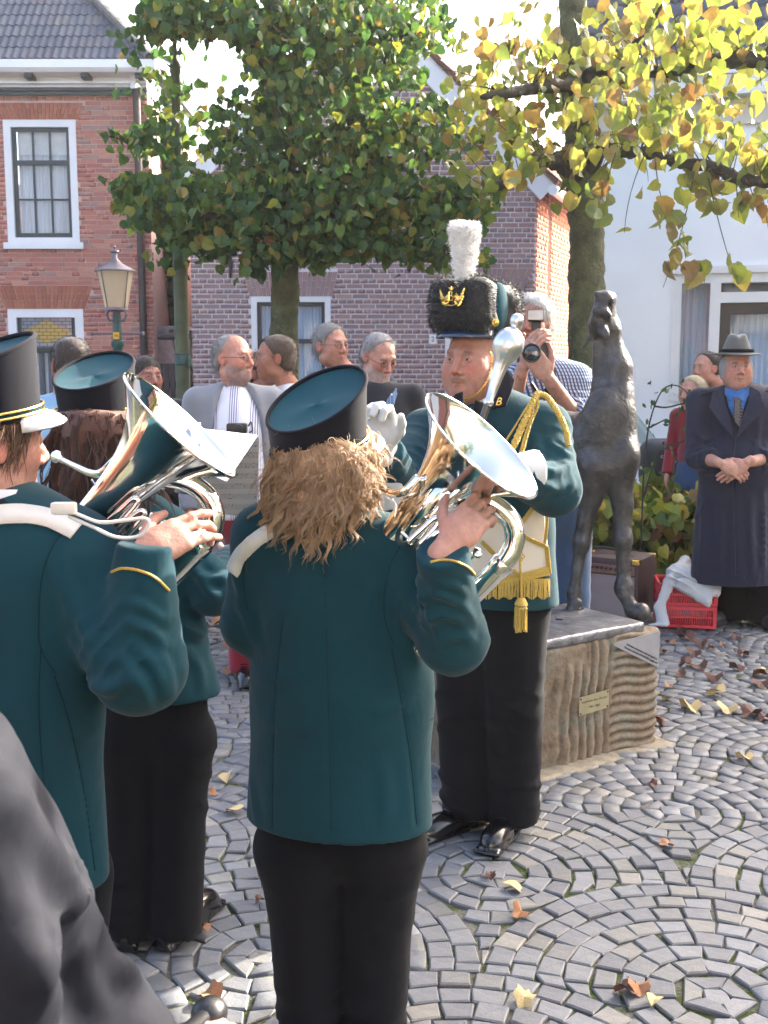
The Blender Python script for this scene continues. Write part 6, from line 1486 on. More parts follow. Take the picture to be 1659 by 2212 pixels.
    def shoe(s, e, yaw, m=None, ln=.29, h=.006):
        a = s.J['an'+e]; d = rotm(yaw)@Vector((0,1,0)); d = A_(d); r_ = np.cross(d, A_([0,0,1.])); R = np.stack([r_, d, A_([0,0,1.])],1).tolist(); b = A_([a[0],a[1],0])
        pr = [('ell', tuple(b+d*.125+A_([0,0,.042])), (.045,.095,.042), {'R':R}), ('ell', tuple(b-d*.02+A_([0,0,.045])), (.038,.06,.05), {'R':R,'k':.03}), ('cone', tuple(b+A_([0,0,.06])), tuple(b+A_([0,0,.11])), .045,.045,{'k':.03}),
              ('ell', tuple(b+d*.175+A_([0,0,.03])), (.041,.055,.028), {'R':R,'k':.02}), ('box', tuple(b+d*.13+A_([0,0,.012])), (.046,.11,.012), .012, {'R':R,'k':.006}), ('box', tuple(b-d*.03+A_([0,0,.014])), (.036,.045,.014), .012, {'R':R,'k':.004}), ('cut', (0,0,.003), (0,0,-1), {'k':.001})]
        s.sdf('shoe', pr, h, m or MAT['black_leather'])
        m_ = MB()
        for i in range(4):
            q = b+d*(.085+.016*i)+A_([0,0,.093-.008*i]); m_.tube([Vector(q-r_*.018-s.o), Vector(q+A_([0,0,.003])-s.o), Vector(q+r_*.018-s.o)], .0022, 5)
        m_.build('laces', m or MAT['black_leather'], s.root)
def FP(prims): return [tuple(tuple(float(t) for t in q) if isinstance(q, (np.ndarray, Vector)) else q for q in p) for p in prims]
def w_(x, y, d): return A_(W(x, y, d))
def capvol(back=.0, top=.0, side=.0, fringe=.03, low=-.02, lo=0.0):
    """cap of hair hugging the skull, face side cut away"""
    return [('ell',(0,-.018+.0,.042),(.084+side,.102+back,.088+top)), ('ell',(0,-.05,-.02),(.072+side,.06+back,.065),{'k':.03}),
            ('cut',(0,.052+fringe,.045),(0,1,-.55),{'k':.012}), ('ell',(.085,.03,-.03),(.03,.05,.05),{'sub':1,'k':.01}), ('ell',(-.085,.03,-.03),(.03,.05,.05),{'sub':1,'k':.01}), ('ell',(.095,-.008,-.0),(.02,.028,.036),{'sub':1,'k':.008}), ('ell',(-.095,-.008,-.0),(.02,.028,.036),{'sub':1,'k':.008}), ('cut',(0,0,low-.05),(0,.45,-1),{'k':.02}), ('noise',75,.0018), ('noise',28,.0022,{'aniso':(1.3,1,.4)})]

# ---- band hat: slanted pillbox, navy sides, teal top, gold cord and white peak ----
def band_hat(fig, c, yaw, pitch, roll, sc=1.0, fr=.138, bk=.062):
    M3 = rotm(yaw, pitch, roll); c = A_(c)
    def wp(x, y, z): return Vector(c+A_(M3@Vector((x,y,z)))*sc-fig.o)
    n = 56; V = []; F = []
    def topz(y): return bk+(fr-bk)*(y+.11)/.22
    def ring(t, inset=0, dz=0.0):
        o = []
        for k in range(n):
            a = 2*math.pi*k/n; gx = (.090+.004*t)*(1-inset)*math.cos(a); gy = (.106+.006*t)*(1-inset)*math.sin(a)+.004*t
            o.append(wp(gx, gy, topz(gy)*t+dz))
        return o
    rings = [ring(-.02,.03), ring(0), ring(.2), ring(.5), ring(.8), ring(.95,-.008), ring(1.0,.0,.002)]
    for r_ in rings: V += r_
    for i in range(len(rings)-1):
        for k in range(n): F.append((i*n+k, i*n+(k+1)%n, (i+1)*n+(k+1)%n, (i+1)*n+k))
    hat = obj('hat', meshdata('hat', V, F, MAT['navy'], True), fig.root)
    m_ = MB(); q = ring(1.0, .01, .003); m_.tube(q+[q[0]], .0045*sc, 8, False); m_.build('piping', MAT['navy'], hat, True)
    q = ring(.03, -.012); m_ = MB(); m_.tube(q+[q[0]], .004*sc, 8, False); m_.build('lower_piping', MAT['navy'], hat, True)
    V = []; F = []; rr = [0.02,.08,.18,.3,.45,.6,.75,.88,.985]
    for j, ins in enumerate(rr):
        for k in range(n):
            a = 2*math.pi*k/n; gx = .094*(1-ins)*math.cos(a); gy = .112*(1-ins)*math.sin(a)+.004; dz = -.010*math.sin(min(1,ins*1.6)*math.pi/2)+.0015*math.sin(3*a+1)*ins*(1-ins)*4+.002*math.sin(2*a)*ins
            V.append(wp(gx, gy, topz(gy)+dz))
    for i in range(len(rr)-1):
        for k in range(n): F.append((i*n+k, i*n+(k+1)%n, (i+1)*n+(k+1)%n, (i+1)*n+k))
    F.append(tuple((len(rr)-1)*n+k for k in range(n)))
    obj('hat_top', meshdata('hat_top', V, F, MAT['teal_top'], True), hat)
    # teal band and gold cords around the front
    for (z0, z1, m2, off, rad) in ((.004,.022,MAT['teal_top'],.0035,0),):
        V = []; F = []; ks = 26
        for i in range(ks+1):
            a = math.radians(-22+224*i/ks)
            for zz in (z0, z1): V.append(wp((.0905+off)*math.cos(a), (.1065+off)*math.sin(a), zz))
        for i in range(ks): F.append((2*i,2*i+2,2*i+3,2*i+1))
        obj('hat_band', meshdata('hat_band', V, F, m2, True), hat)
    for z0 in (.010,.020):
        q = []
        for i in range(27): a = math.radians(-20+220*i/26); q.append(wp(.097*math.cos(a), .113*math.sin(a), z0))
        m_ = MB(); m_.tube(q, .0028*sc, 8); m_.build('gold_cord', MAT['gold'], hat, True)
    for sd_ in (0,1):
        a = math.radians(-20+220*sd_); m_ = MB(); p = wp(.099*math.cos(a), .115*math.sin(a), .014); nrm_ = (p-wp(0,0,.014)).normalized()
        m_.lathe([(0,.010),(.005,.009),(.0085,.005),(.009,0)], 14, p, nrm_); m_.build('gold_button', MAT['gold'], hat, True)
    # peak
    V = []; F = []; ks = 24
    for j in range(5):
        t = j/4
        for i in range(ks+1):
            a = math.radians(25+130*i/ks); ext = .042*t*math.sin((a-math.radians(25))/math.radians(130)*math.pi)**.7
            V.append(wp((.092+ext*.9)*math.cos(a), (.108+ext)*math.sin(a), .004-.018*t*t-.004*t))
    for j in range(4):
        for i in range(ks): F.append((j*(ks+1)+i, j*(ks+1)+i+1, (j+1)*(ks+1)+i+1, (j+1)*(ks+1)+i))
    pk = obj('peak', meshdata('peak', V, F, simple('white_patent_peak', (.72,.72,.72), .15, var=.03, coat=.6) if 'white_patent_peak' not in bpy.data.materials else bpy.data.materials['white_patent_peak'], True), hat)
    md = pk.modifiers.new('s','SOLIDIFY'); md.thickness = .003
    m_ = MB(); m_.tube([Vector(v) for v in V[4*(ks+1):]], .003, 8); m_.build('peak_edge', MAT['chrome'], hat, True)
    return hat

# ================= B: curly blond bandswoman =================
B = Fig('bandswoman with curly blond hair, teal jacket and tilted hat, seen from behind at centre', W(735,1500,2.40).x, 2.40, -12, 1.60)
J = B.J
zc = lambda x, y, d: w_(x, y, d)
J['neck'] = zc(700,1125,2.40); J['chest'] = zc(728,1310,2.42); J['waist'] = zc(735,1500,2.42); J['hips'] = zc(738,1700,2.42)
J['shR'] = zc(862,1196,2.38); J['elR'] = zc(978,1380,2.26); J['wrR'] = zc(955,1190,2.13)
J['shL'] = zc(575,1160,2.42); J['elL'] = zc(545,1345,2.46); J['wrL'] = zc(640,1270,2.72)
for e, sx in (('R',1),('L',-1)): J['hp'+e] = zc(735+sx*92,1790,2.42); J['kn'+e] = A_([J['hp'+e][0]-sx*.012, 2.44, .40]); J['an'+e] = A_([J['hp'+e][0]-sx*.022, 2.44, .07])
J['head'] = zc(697,1000,2.40)
B.head(yaw=-48, pitch=6, f={'hair':(.3,.18,.09),'cut':.06}, h=.005)
pr = B.torso(rw=.232, rh=.240, flat=1.6, ra=.080, rf=.070, rc=.058, folds=.013, cuff=1.02, hemc=zc(730,1772,2.42), seed=4, shr=.075)
V, F = sdf_geo(pr, .0072, .03)
bseams = [[(868,1172),(842,1225),(830,1285),(832,1340),(850,1392)], [(700,1165),(706,1400),(712,1600),(716,1795)], [(612,1330),(596,1480),(590,1640),(588,1790)], [(846,1400),(868,1520),(888,1650),(900,1780)], [(560,1150),(532,1200),(526,1260),(536,1320)]]
V = crease(V, F, [(l, -.0028, .007) for l in bseams]+[([(905,1292),(955,1285),(1005,1318),(1030,1350)], .010, .011), ([(912,1338),(975,1330),(1022,1372)], .010, .011), ([(895,1235),(918,1300),(955,1392)], .008, .012), ([(935,1405),(985,1375),(1035,1395)], .008, .012), ([(870,1330),(880,1390),(905,1430)], .007, .014), ([(935,1262),(980,1268),(1018,1298)], .007, .009), ([(500,1180),(510,1250),(540,1320)], .008, .014), ([(505,1290),(530,1330),(560,1400)], .008, .014), ([(545,1460),(600,1470),(660,1450)], .004, .018), ([(560,1560),(640,1575),(760,1560)], .003, .02), ([(900,1500),(860,1530),(800,1540)], .005, .016), ([(640,1220),(650,1300),(640,1380)], .004, .018), ([(780,1210),(800,1290),(790,1400)], .005, .018), ([(540,1660),(548,1740),(560,1800)], .004, .014), ([(820,1640),(835,1720),(830,1800)], .004, .016)])
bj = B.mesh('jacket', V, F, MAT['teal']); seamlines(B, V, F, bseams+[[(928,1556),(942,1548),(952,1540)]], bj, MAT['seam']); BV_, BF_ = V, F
# jacket seams, cuff cord
def cuffline(fig, e, t, r_, m, nm='cuff_cord', rad=.002, part=1.0, start=0, parent=None):
    a, b = fig.J['el'+e], fig.J['wr'+e]; c = a+(b-a)*t; d = Vector(nrm(b-a)); u = d.cross(Vector((0,1,0))).normalized(); v = d.cross(u); m_ = MB()
    q = [Vector(c-fig.o)+(u*math.cos(x)+v*math.sin(x))*r_+d*(.012*math.cos(x*1+.5)) for x in np.linspace(start, start+6.283*part, 33)]; m_.tube(q, rad, 6, False); return m_.build(nm, m, parent or fig.root, True)
seamlines(B, V, F, [[(930,1216),(955,1211),(985,1214),(1008,1224),(1026,1244)]], bj, MAT['gold_braid'], .0027, .002, 'cuff_cord')
B.sdf('trousers', B.trousers(rt=.118, rk=.098, ra=.085, folds=.013, seatw=.185, flat=1.7), .015, MAT['black_cloth'])
B.shoe('R', -10, h=.01); B.shoe('L', -5, h=.01)
# white strap over the left shoulder
def strap(fig, pts, wd, m, name='strap', nrmv=(0,-1,0), th=.003, parent=None):
    P = [Vector(p) for p in spline([tuple(A_(p)) for p in pts], 8)]; V = []; F = []
    for i, p in enumerate(P):
        t = (P[min(i+1,len(P)-1)]-P[max(i-1,0)]).normalized(); sd_ = t.cross(Vector(nrmv)).normalized()
        for s_ in (-1,1): V.append(p+sd_*wd/2*s_-Vector(fig.o))
    for i in range(len(P)-1): F.append((2*i,2*i+1,2*i+3,2*i+2))
    o = obj(name, meshdata(name, V, F, m, True), parent or fig.root); md = o.modifiers.new('s','SOLIDIFY'); md.thickness = th; md.offset = 0; return o
drape_strap(B, BV_, BF_, [(503,1238),(516,1205),(540,1178),(575,1152),(612,1130)], .034, MAT['strap'], bj)
B.hand('R', (.62,.45,.58), (-.35,.5,-.75), 1, [.40,.60,.75,.9], h=.003, off=.022, thumb=.7, sc=1.05)
B.body()
m_ = MB(); m_.lathe([(.0098,-.0025),(.0106,0),(.0098,.0025)], 16, zc(1012,1160,2.17)-B.o, (.45,.5,.5)); m_.build('ring', MAT['gold'], B.root, True)
band_hat(B, zc(690,964,2.40), -52, 14, 12, sc=1.04)
def hair_world(fig, prims, h, m, name='hair'):
    V, F = sdf_geo(FP(prims), h, .02); o = fig.mesh(name, V, F, m); return o, fig.w(V), vnormals(o.data)
hb = [('ell', zc(692,1000,2.40), (.108,.105,.10)), ('cone', zc(655,1020,2.36), zc(618,1070,2.36), .060,.042,{'k':.04}), ('cone', zc(690,1030,2.33), zc(668,1085,2.31), .07,.050,{'k':.04}), ('cone', zc(730,1030,2.34), zc(722,1070,2.32), .065,.045,{'k':.04}), ('cone', zc(752,985,2.40), zc(756,1050,2.40), .040,.030,{'k':.04}), ('ell', zc(782,962,2.42), (.026,.04,.045), {'k':.03}), ('noise',38,.010,{'seed':2}), ('noise',95,.004,{'seed':6}), ('cut', zc(700,925,2.4), (0.05,.0,1), {'k':.01})]
ho, HV, HN = hair_world(B, hb, .006, MAT['hair_blond'])
selb = HN[:,1] < .75
locks('hair_locks', HV, HN, MAT['hair_blond'], B.root, 560, 14, .063, .00092, .0072, 1.3, .0060, seed=4, seg=8, sel=selb, out=.16, drift=.35)
strands('loose_hair', HV, HN, MAT['hair_blond'], B.root, 500, .05, .0006, curl=.009, curlf=80, out=.75, seed=5, seg=8, jitter=.5, sel=selb)

# ================= A: short-haired bandswoman at left =================
A = Fig('bandswoman with short brown hair and teal jacket at the left edge, seen from behind', W(8,1500,2.08).x, 2.08, -20, 1.62)
J = A.J
J['neck'] = zc(0,1100,2.08); J['chest'] = zc(5,1290,2.1); J['waist'] = zc(8,1500,2.1); J['hips'] = zc(25,1720,2.1)
J['shR'] = zc(165,1205,2.06); J['elR'] = zc(298,1440,1.97); J['wrR'] = zc(312,1195,1.96)
J['shL'] = zc(-160,1200,2.1); J['elL'] = zc(-190,1400,2.25); J['wrL'] = zc(-60,1300,2.45)
for e, sx in (('R',1),('L',-1)): J['hp'+e] = zc(20+sx*105,1850,2.1); J['kn'+e] = A_([J['hp'+e][0]-sx*.01, 2.12, .42]); J['an'+e] = A_([J['hp'+e][0]-sx*.02, 2.12, .07])
J['head'] = zc(-28,957,2.08)
A.head(yaw=-46, pitch=-3, f={'hair':(.14,.08,.04),'jaw':.97,'rosy':1.3,'cut':.06}, h=.0036)
pr = A.torso(rw=.235, rh=.232, flat=1.5, ra=.084, rf=.082, rc=.050, folds=.014, cuff=1.06, hemc=zc(20,1880,2.1), seed=11, shr=.08)
V, F = sdf_geo(pr, .0072, .03)
aseams = [[(172,1122),(120,1170),(92,1240),(84,1330),(88,1400),(120,1455)], [(88,1400),(84,1520),(92,1660),(112,1850)], [(118,1460),(150,1560),(180,1700),(205,1880)]]
V = crease(V, F, [(l, -.003, .007) for l in aseams]+[([(185,1478),(235,1488),(290,1462)], .011, .014), ([(300,1400),(340,1450),(362,1520),(360,1580)], .010, .011), ([(330,1392),(362,1440),(380,1510)], .008, .010), ([(250,1420),(300,1470),(330,1540)], .008, .013), ([(270,1345),(320,1360),(365,1400)], .008, .010), ([(150,1260),(175,1340),(210,1420)], .008, .016), ([(130,1200),(140,1290),(150,1380)], .006, .014), ([(265,1300),(310,1312),(355,1345)], .006, .009), ([(120,1560),(170,1590),(225,1570)], .004, .016), ([(20,1500),(60,1560),(90,1660)], .004, .02)])
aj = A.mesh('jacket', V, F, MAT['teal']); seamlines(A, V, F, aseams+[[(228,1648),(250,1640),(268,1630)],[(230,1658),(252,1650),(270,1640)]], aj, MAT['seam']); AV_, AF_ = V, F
seamlines(A, V, F, [[(243,1236),(265,1228),(300,1232),(335,1248),(364,1276)]], aj, MAT['gold_braid'], .0027, .002, 'cuff_cord')
A.sdf('trousers', A.trousers(rt=.118, rk=.098, ra=.085, folds=.006, seatw=.185, flat=1.7), .014, MAT['black_cloth']); A.shoe('R', -10, h=.012); A.shoe('L', -5, h=.012)
A.hand('R', (.74,.48,.36), (-.3,.5,-.75), 1, [.30,.55,.75,.35], h=.003, off=-.005, thumb=.7, sc=1.05)
A.body()
m_ = MB(); m_.lathe([(.0098,-.0025),(.0108,0),(.0098,.0025)], 16, zc(364,1168,2.03)-A.o, (.55,.5,.4)); m_.build('ring', MAT['gold'], A.root, True)
o, HV, HN = A.hair_sdf([('ell',(0,-.022,.030),(.090,.106,.090)), ('ell',(0,-.055,-.035),(.076,.056,.075),{'k':.03}), ('cone',(0,-.065,-.06),(0,-.06,-.115),.045,.03,{'k':.03}), ('cut',(0,.062,.03),(0,1,-.3),{'k':.01}), ('ell',(.092,-.004,-.006),(.022,.026,.040),{'sub':1,'k':.008}), ('ell',(-.092,-.004,-.006),(.022,.026,.040),{'sub':1,'k':.008}), ('ell',(.08,.045,-.06),(.04,.05,.06),{'sub':1,'k':.01}), ('ell',(-.08,.045,-.06),(.04,.05,.06),{'sub':1,'k':.01}), ('noise',60,.003)], .005, MAT['hair_short'])
strands('hair_locks', HV, HN, MAT['hair_short'], A.root, 2800, .055, .0011, curl=.003, curlf=60, out=.10, seed=6, seg=5, jitter=.16, flow=lambda P: A_([-.35,-.1,0.])[None])
band_hat(A, zc(-40,908,2.08), -56, 7, 4, sc=1.04, fr=.140, bk=.082)
# collar and strap
m_ = MB(); cn = A.J['neck']; m_.tube(spline([Vector(cn)+Vector((.075*math.cos(a),.07*math.sin(a),.012-.01*math.sin(a)))-Vector(A.o) for a in np.linspace(-2.9,.9,9)],4), .011, 8, flat=2.2); m_.build('shirt_collar', MAT['white_cloth'], A.root, True)
m_ = MB(); m_.tube(spline([Vector(cn)+Vector((.088*math.cos(a),.083*math.sin(a),-.012-.01*math.sin(a)))-Vector(A.o) for a in np.linspace(-2.9,1.0,9)],4), .016, 8, flat=2.0); m_.build('jacket_collar', MAT['navy'], A.root, True)
drape_strap(A, AV_, AF_, [(-40,1120),(10,1112),(60,1112),(110,1122),(165,1148)], .040, MAT['strap'], aj)

# ================= C: long brown hair =================
C_ = Fig('bandswoman with long reddish brown hair, teal jacket and black trousers behind the left instrument', W(330,1600,2.95).x, 2.95, -8, 1.66)
J = C_.J
J['neck'] = zc(235,1065,2.95); J['chest'] = zc(272,1200,2.95); J['waist'] = zc(310,1350,2.95); J['hips'] = zc(333,1500,2.95)
J['shR'] = zc(362,1155,2.93); J['elR'] = zc(462,1275,2.90); J['wrR'] = zc(500,1210,3.16); J['shL'] = zc(160,1160,2.97); J['elL'] = zc(130,1300,3.0); J['wrL'] = zc(200,1250,3.2)
for e, sx in (('R',1),('L',-1)): J['hp'+e] = zc(335+sx*58,1560,2.95); J['kn'+e] = A_([zc(335+sx*52,1850,2.95)[0], 2.97, .46]); J['an'+e] = A_([zc(330+sx*50,2100,2.95)[0], 2.95, .07])
J['head'] = zc(213,915,2.95)
C_.head(yaw=-6, pitch=3, f={'cut':.05}, h=.006, eyes=False)
V, F = sdf_geo(C_.torso(rw=.182, rh=.205, flat=1.4, ra=.066, rf=.062, rc=.05, folds=.012, hemc=zc(335,1495,2.95), seed=21, shr=.06), .008, .03); V = crease(V, F, [([(400,1200),(440,1260),(470,1300)], .012, .014), ([(430,1240),(470,1250),(500,1240)], .010, .012), ([(380,1340),(430,1370),(450,1350)], .012, .015), ([(400,1400),(430,1440),(440,1500)], .006, .015)]); C_.mesh('jacket', V, F, MAT['teal'])
C_.sdf('trousers', C_.trousers(rt=.104, rk=.088, ra=.082, folds=.012, seatw=.160, flat=1.6), .014, MAT['black_cloth']); C_.shoe('R', -20, h=.01); C_.shoe('L', 5, h=.01)
C_.hand('R', (.3,.9,.3), (-.3,0,-.9), 1, .8, h=.006); C_.body()
band_hat(C_, zc(213,893,2.95), -14, 10, 0, sc=1.08, fr=.128, bk=.075)
hb = [('ell', zc(215,930,2.93), (.112,.11,.11)), ('cone', zc(205,935,2.87), zc(165,1055,2.85), .085,.06,{'k':.04}), ('cone', zc(245,940,2.88), zc(232,1065,2.86), .075,.055,{'k':.04}), ('cone', zc(165,1040,2.87), zc(150,1085,2.87), .06,.03,{'k':.04}), ('cut', zc(210,885,2.9), (0,0,1), {'k':.01}), ('noise',26,.007,{'aniso':(1.5,1,.4)}), ('noise',80,.003,{'aniso':(1.5,1,.3)})]
ho, HV, HN = hair_world(C_, hb, .007, MAT['hair_brown'])
locks('hair_locks', HV, HN, MAT['hair_brown'], C_.root, 260, 11, .17, .0013, .008, 1.0, .0055, seed=8, seg=8, sel=HN[:,1] < .6, out=.08, drift=.2)

# ================= D: the conductor =================
D = Fig('drum major in teal uniform and black fur hat with white plume, gloved hand raised', W(1075,1500,3.65).x, 3.65, 150, 1.80)
J = D.J
J['neck'] = zc(1046,868,3.66); J['chest'] = zc(1052,985,3.66); J['waist'] = zc(1066,1130,3.66); J['hips'] = zc(1078,1270,3.66)
J['shR'] = zc(918,935,3.76); J['elR'] = zc(862,1065,3.46); J['wrR'] = zc(826,968,3.26)
J['shL'] = zc(1178,925,3.58); J['elL'] = zc(1198,1058,3.42); J['wrL'] = zc(1110,1022,3.28)
J['hpR'] = zc(1010,1320,3.72); J['hpL'] = zc(1108,1320,3.62); gR = A_(G(1010,1785)); gL = A_(G(1105,1795))
J['anR'] = A_([gR[0],gR[1],.085]); J['anL'] = A_([gL[0],gL[1],.085]); J['knR'] = (J['hpR']+J['anR'])/2+A_([-.01,-.02,.02]); J['knL'] = (J['hpL']+J['anL'])/2+A_([0,-.02,.02])
J['head'] = zc(1022,782,3.62)
D.head(yaw=146, pitch=1, f={'hair':(.10,.07,.05),'mous':1,'beardcol':(.17,.14,.10),'jaw':1.12,'chub':1,'eye':.0038,'skin':(.47,.25,.185),'rosy':1.4,'brow':.85,'nk':1.12,'stub':.22,'lips':(.30,.11,.09)}, h=.0026, sc=1.03)
ex = []
V, F = sdf_geo(D.torso(rw=.205, rh=.205, flat=1.32, ra=.072, rf=.072, rc=.062, folds=.011, hemc=zc(1078,1297,3.66), seed=31, shr=.066, cuff=.93), .0075, .03)
V = crease(V, F, [([(1160,1000),(1200,1018),(1240,1000)], .010, .012), ([(1165,1042),(1205,1058),(1240,1040)], .009, .011), ([(1180,950),(1215,975),(1238,985)], .007, .011), ([(1150,930),(1165,980),(1170,1030)], .008, .014), ([(1200,1075),(1225,1065),(1242,1045)], .008, .010), ([(905,960),(930,990),(950,1010)], .008, .012), ([(880,985),(905,1020),(925,1040)], .008, .012), ([(1120,880),(1135,940),(1120,1010)], .005, .014), ([(1130,1262),(1160,1275),(1185,1270)], .004, .010)])
dj = D.mesh('jacket', V, F, MAT['teal'])
D.sdf('trousers', D.trousers(rt=.115, rk=.098, ra=.092, folds=.015, seatw=.178, zb=.055), .01, MAT['black_cloth'])
D.shoe('R', 128, h=.005); D.shoe('L', 152, h=.005)
D.body()
# white gloves with gauntlets
glv = hand_prims(J['wrR'], (.03,-.05,1), (-.5,-.85,.1), 1, [1.5,1.35,1.5,1.6], 1.12, .35, .9, 1.22)
D.sdf('glove', FP(glv), .0045, MAT['glove'])
D.sdf('gauntlet', FP([('cone', zc(826,955,3.27), zc(842,1085,3.36), .040,.060,{'flat':(0,1,0,1.25),'cap':1}), ('noise',30,.0025)]), .006, MAT['glove'])
glv = hand_prims(zc(1112,1025,3.28), (-.85,-.1,.25), (-.1,-.9,-.4), -1, .9, 1.1, .1, .8, 1.2)
D.sdf('glove', FP(glv), .005, MAT['glove'])
D.sdf('gauntlet', FP([('cone', zc(1085,1022,3.27), zc(1158,1018,3.32), .046,.066,{'cap':1}), ('noise',30,.0025)]), .006, MAT['glove'])
# side hair below the hat
D.hair_sdf([('ell',(0,-.030,.005),(.086,.088,.07)),('cut',(0,.022,0),(0,1,.0),{'k':.01}),('ell',(.09,.0,-.01),(.02,.024,.034),{'sub':1,'k':.008}),('ell',(-.09,.0,-.01),(.02,.024,.034),{'sub':1,'k':.008}),('cut',(0,0,-.045),(0,.2,-1),{'k':.02}),('noise',90,.0015)], .005, MAT['hair_mid'])
# fur hat
hx = lambda x, y, d=3.56: zc(x, y, d)
HMt = rotm(141, 2, 0); R6 = A_(HMt).tolist(); hc = zc(1024,668,3.60)
def fl(a, b, c): return tuple(hc+A_(HMt@Vector((a,b,c))))
furp = [('box', fl(0,0,0), (.112,.118,.080), .052, {'R': R6}), ('ell', fl(-.05,.06,.065), (.055,.055,.028), {'R':R6,'k':.02}), ('ell', fl(-.078,-.088,.0), (.040,.036,.076), {'R':R6,'k':.015}), ('ell', fl(.05,.06,.065), (.055,.055,.028), {'R':R6,'k':.02}), ('ell', fl(0,.105,.09), (.010,.03,.03), {'R':R6,'sub':1,'k':.015}),
        ('ell', fl(-.120,.0,.02), (.020,.048,.082), {'R':R6,'sub':1,'k':.008}), ('noise',40,.003), ('noise',120,.002)]
V, F = sdf_geo(FP(furp), .006, .02); fh = D.mesh('fur_hat', V, F, MAT['fur']); FN = vnormals(fh.data); FV = D.w(V)
strands('fur', FV, FN, MAT['fur'], fh, 7500, .013, .0012, curl=.0, out=1.0, down=.55, seed=3, seg=2, jitter=.35, sel=~((A_((V-hc)@A_(HMt))[:,0] < -.085)&(np.abs((V-hc)@A_(HMt))[:,1] < .055)))
D.sdf('hat_side_panel', FP([('ell', fl(-.092,.0,.004), (.023,.047,.078), {'R':R6})]), .005, MAT['teal_top'], parent=fh)
# badge: wreath wings around a crowned monogram
def bp(u, v, n=0.0): return Vector(fl(-u, .128+n, v)-D.o) if False else Vector(A_(fl(-u, .124+n, v))-D.o)
m_ = MB()
for s_ in (-1,1):
    for i in range(9):
        t = i/8; x = s_*(.012+.030*t); z = .030-.012*math.sin(t*math.pi)+.016*t*t; a = s_*(.4+1.1*t)
        m_.tube([bp(x,z-.006), bp(x+s_*.002,z), bp(x+s_*.005,z+.010)], [.004,.005,.0015], 6)
        m_.tube([bp(x,z-.010), bp(x+s_*.001,z-.017), bp(x+s_*.003,z-.022)], [.003,.004,.001], 6)
for pts_ in ([(-.008,.018),(-.008,.046)],[(-.008,.046),(.004,.044),(.002,.034),(-.006,.033)],[(-.006,.033),(.008,.030),(.006,.019),(-.008,.018)],[(.0,.05),(-.010,.058)],[(.0,.05),(.0,.062)],[(.0,.05),(.010,.058)],[(-.030,.008),(0,.002),(.030,.008)]):
    m_.tube([bp(u,v,.004) for u,v in pts_], .0024, 6)
m_.build('gold_badge', MAT['gold'], fh, True)
m_ = MB(); p = Vector(A_(fl(-.118,.055,-.048))-D.o); nv = (HMt@Vector((-1,.45,0))).normalized(); m_.lathe([(0,.010),(.006,.009),(.008,.005),(.013,.004),(.014,0)], 18, p, nv); m_.build('lion_boss', MAT['gold'], fh, True)
# visor
V = []; F = []; ks = 20
for j in range(5):
    t = j/4
    for i in range(ks+1):
        a = math.radians(15+150*i/ks); ext = .030*t*math.sin(math.pi*i/ks)**.6; V.append(tuple(A_(fl((.098+ext)*math.cos(a), (.100+ext)*math.sin(a), -.070-.012*t-.014*t*t))-D.o))
for j in range(4):
    for i in range(ks): F.append((j*(ks+1)+i, j*(ks+1)+i+1, (j+1)*(ks+1)+i+1, (j+1)*(ks+1)+i))
vo = obj('visor', meshdata('visor', V, F, simple('navy_patent_visor', (.015,.03,.06), .12, coat=.5), True), fh); md = vo.modifiers.new('s','SOLIDIFY'); md.thickness = .003
# plume
pb, pt = zc(1003,612,3.52), zc(1004,497,3.52)
V, F = sdf_geo(FP([('cone', pb, zc(1003,489,3.52), .016,.043,{'cap':1,'flat':(.3,1,0,1.5)}), ('noise',45,.005), ('noise',130,.002)]), .005, .02); po = D.mesh('plume', V, F, MAT['plume'], parent=fh); PNn = vnormals(po.data)
strands('plume_barbs', D.w(V), PNn, MAT['plume'], po, 3200, .014, .0012, curl=.002, curlf=200, out=.9, down=-.55, seed=9, seg=3, jitter=.45)
# chin chain of links
q = Drape(D.parts[0][0], D.parts[0][1]).pts([(1060,752),(1059,790),(1050,822),(1036,844),(1018,857),(1000,862),(984,852)], 8, .0035); m_ = MB()
for i in range(len(q)-1):
    a, b = Vector(q[i])-Vector(D.o), Vector(q[i+1])-Vector(D.o); d = (b-a); c = (a+b)/2; u = d.cross(Vector((0,0,1)) if i % 2 else Vector((1,.5,0))).normalized()
    m_.tube([c+d*.62*math.cos(t)+u*.0042*math.sin(t) for t in np.linspace(0,6.283,11)], .0013, 5, False)
m_.build('chin_chain', MAT['gold'], fh, True)
# shirt, tie, navy collar with gold monogram
def patch(fig, name, pts, m, th=.004, parent=None, nu=1, smooth=True):
    V = [Vector(A_(p)-fig.o) for p in pts]; o = obj(name, meshdata(name, V, [tuple(range(len(V)))], m), parent or fig.root); md = o.modifiers.new('s','SOLIDIFY'); md.thickness = th; md2 = o.modifiers.new('b','BEVEL'); md2.width = .0012; return o
D.sdf('shirt_collar', FP([('cone', zc(1050,845,3.66), zc(1046,880,3.63), .072,.080,{}), ('cone', zc(1050,835,3.66), zc(1046,862,3.64), .064,.066,{'sub':1,'k':.004}), ('ell', D.J['neck']+D.fw*.10+A_([0,0,.03]), (.022,.05,.05), {'sub':1,'k':.01})]), .005, MAT['white_cloth'])
patch(D, 'collar', [zc(1080,798,3.60), zc(1098,806,3.58), zc(1112,824,3.545), zc(1104,850,3.50), zc(1093,878,3.485), zc(1062,886,3.475), zc(1066,856,3.50), zc(1072,826,3.55)], MAT['navy'], .008)
patch(D, 'collar', [zc(1000,845,3.50), zc(985,850,3.50), zc(970,866,3.47), zc(985,905,3.43), zc(1005,900,3.43), zc(1000,870,3.47)], MAT['navy'], .008)
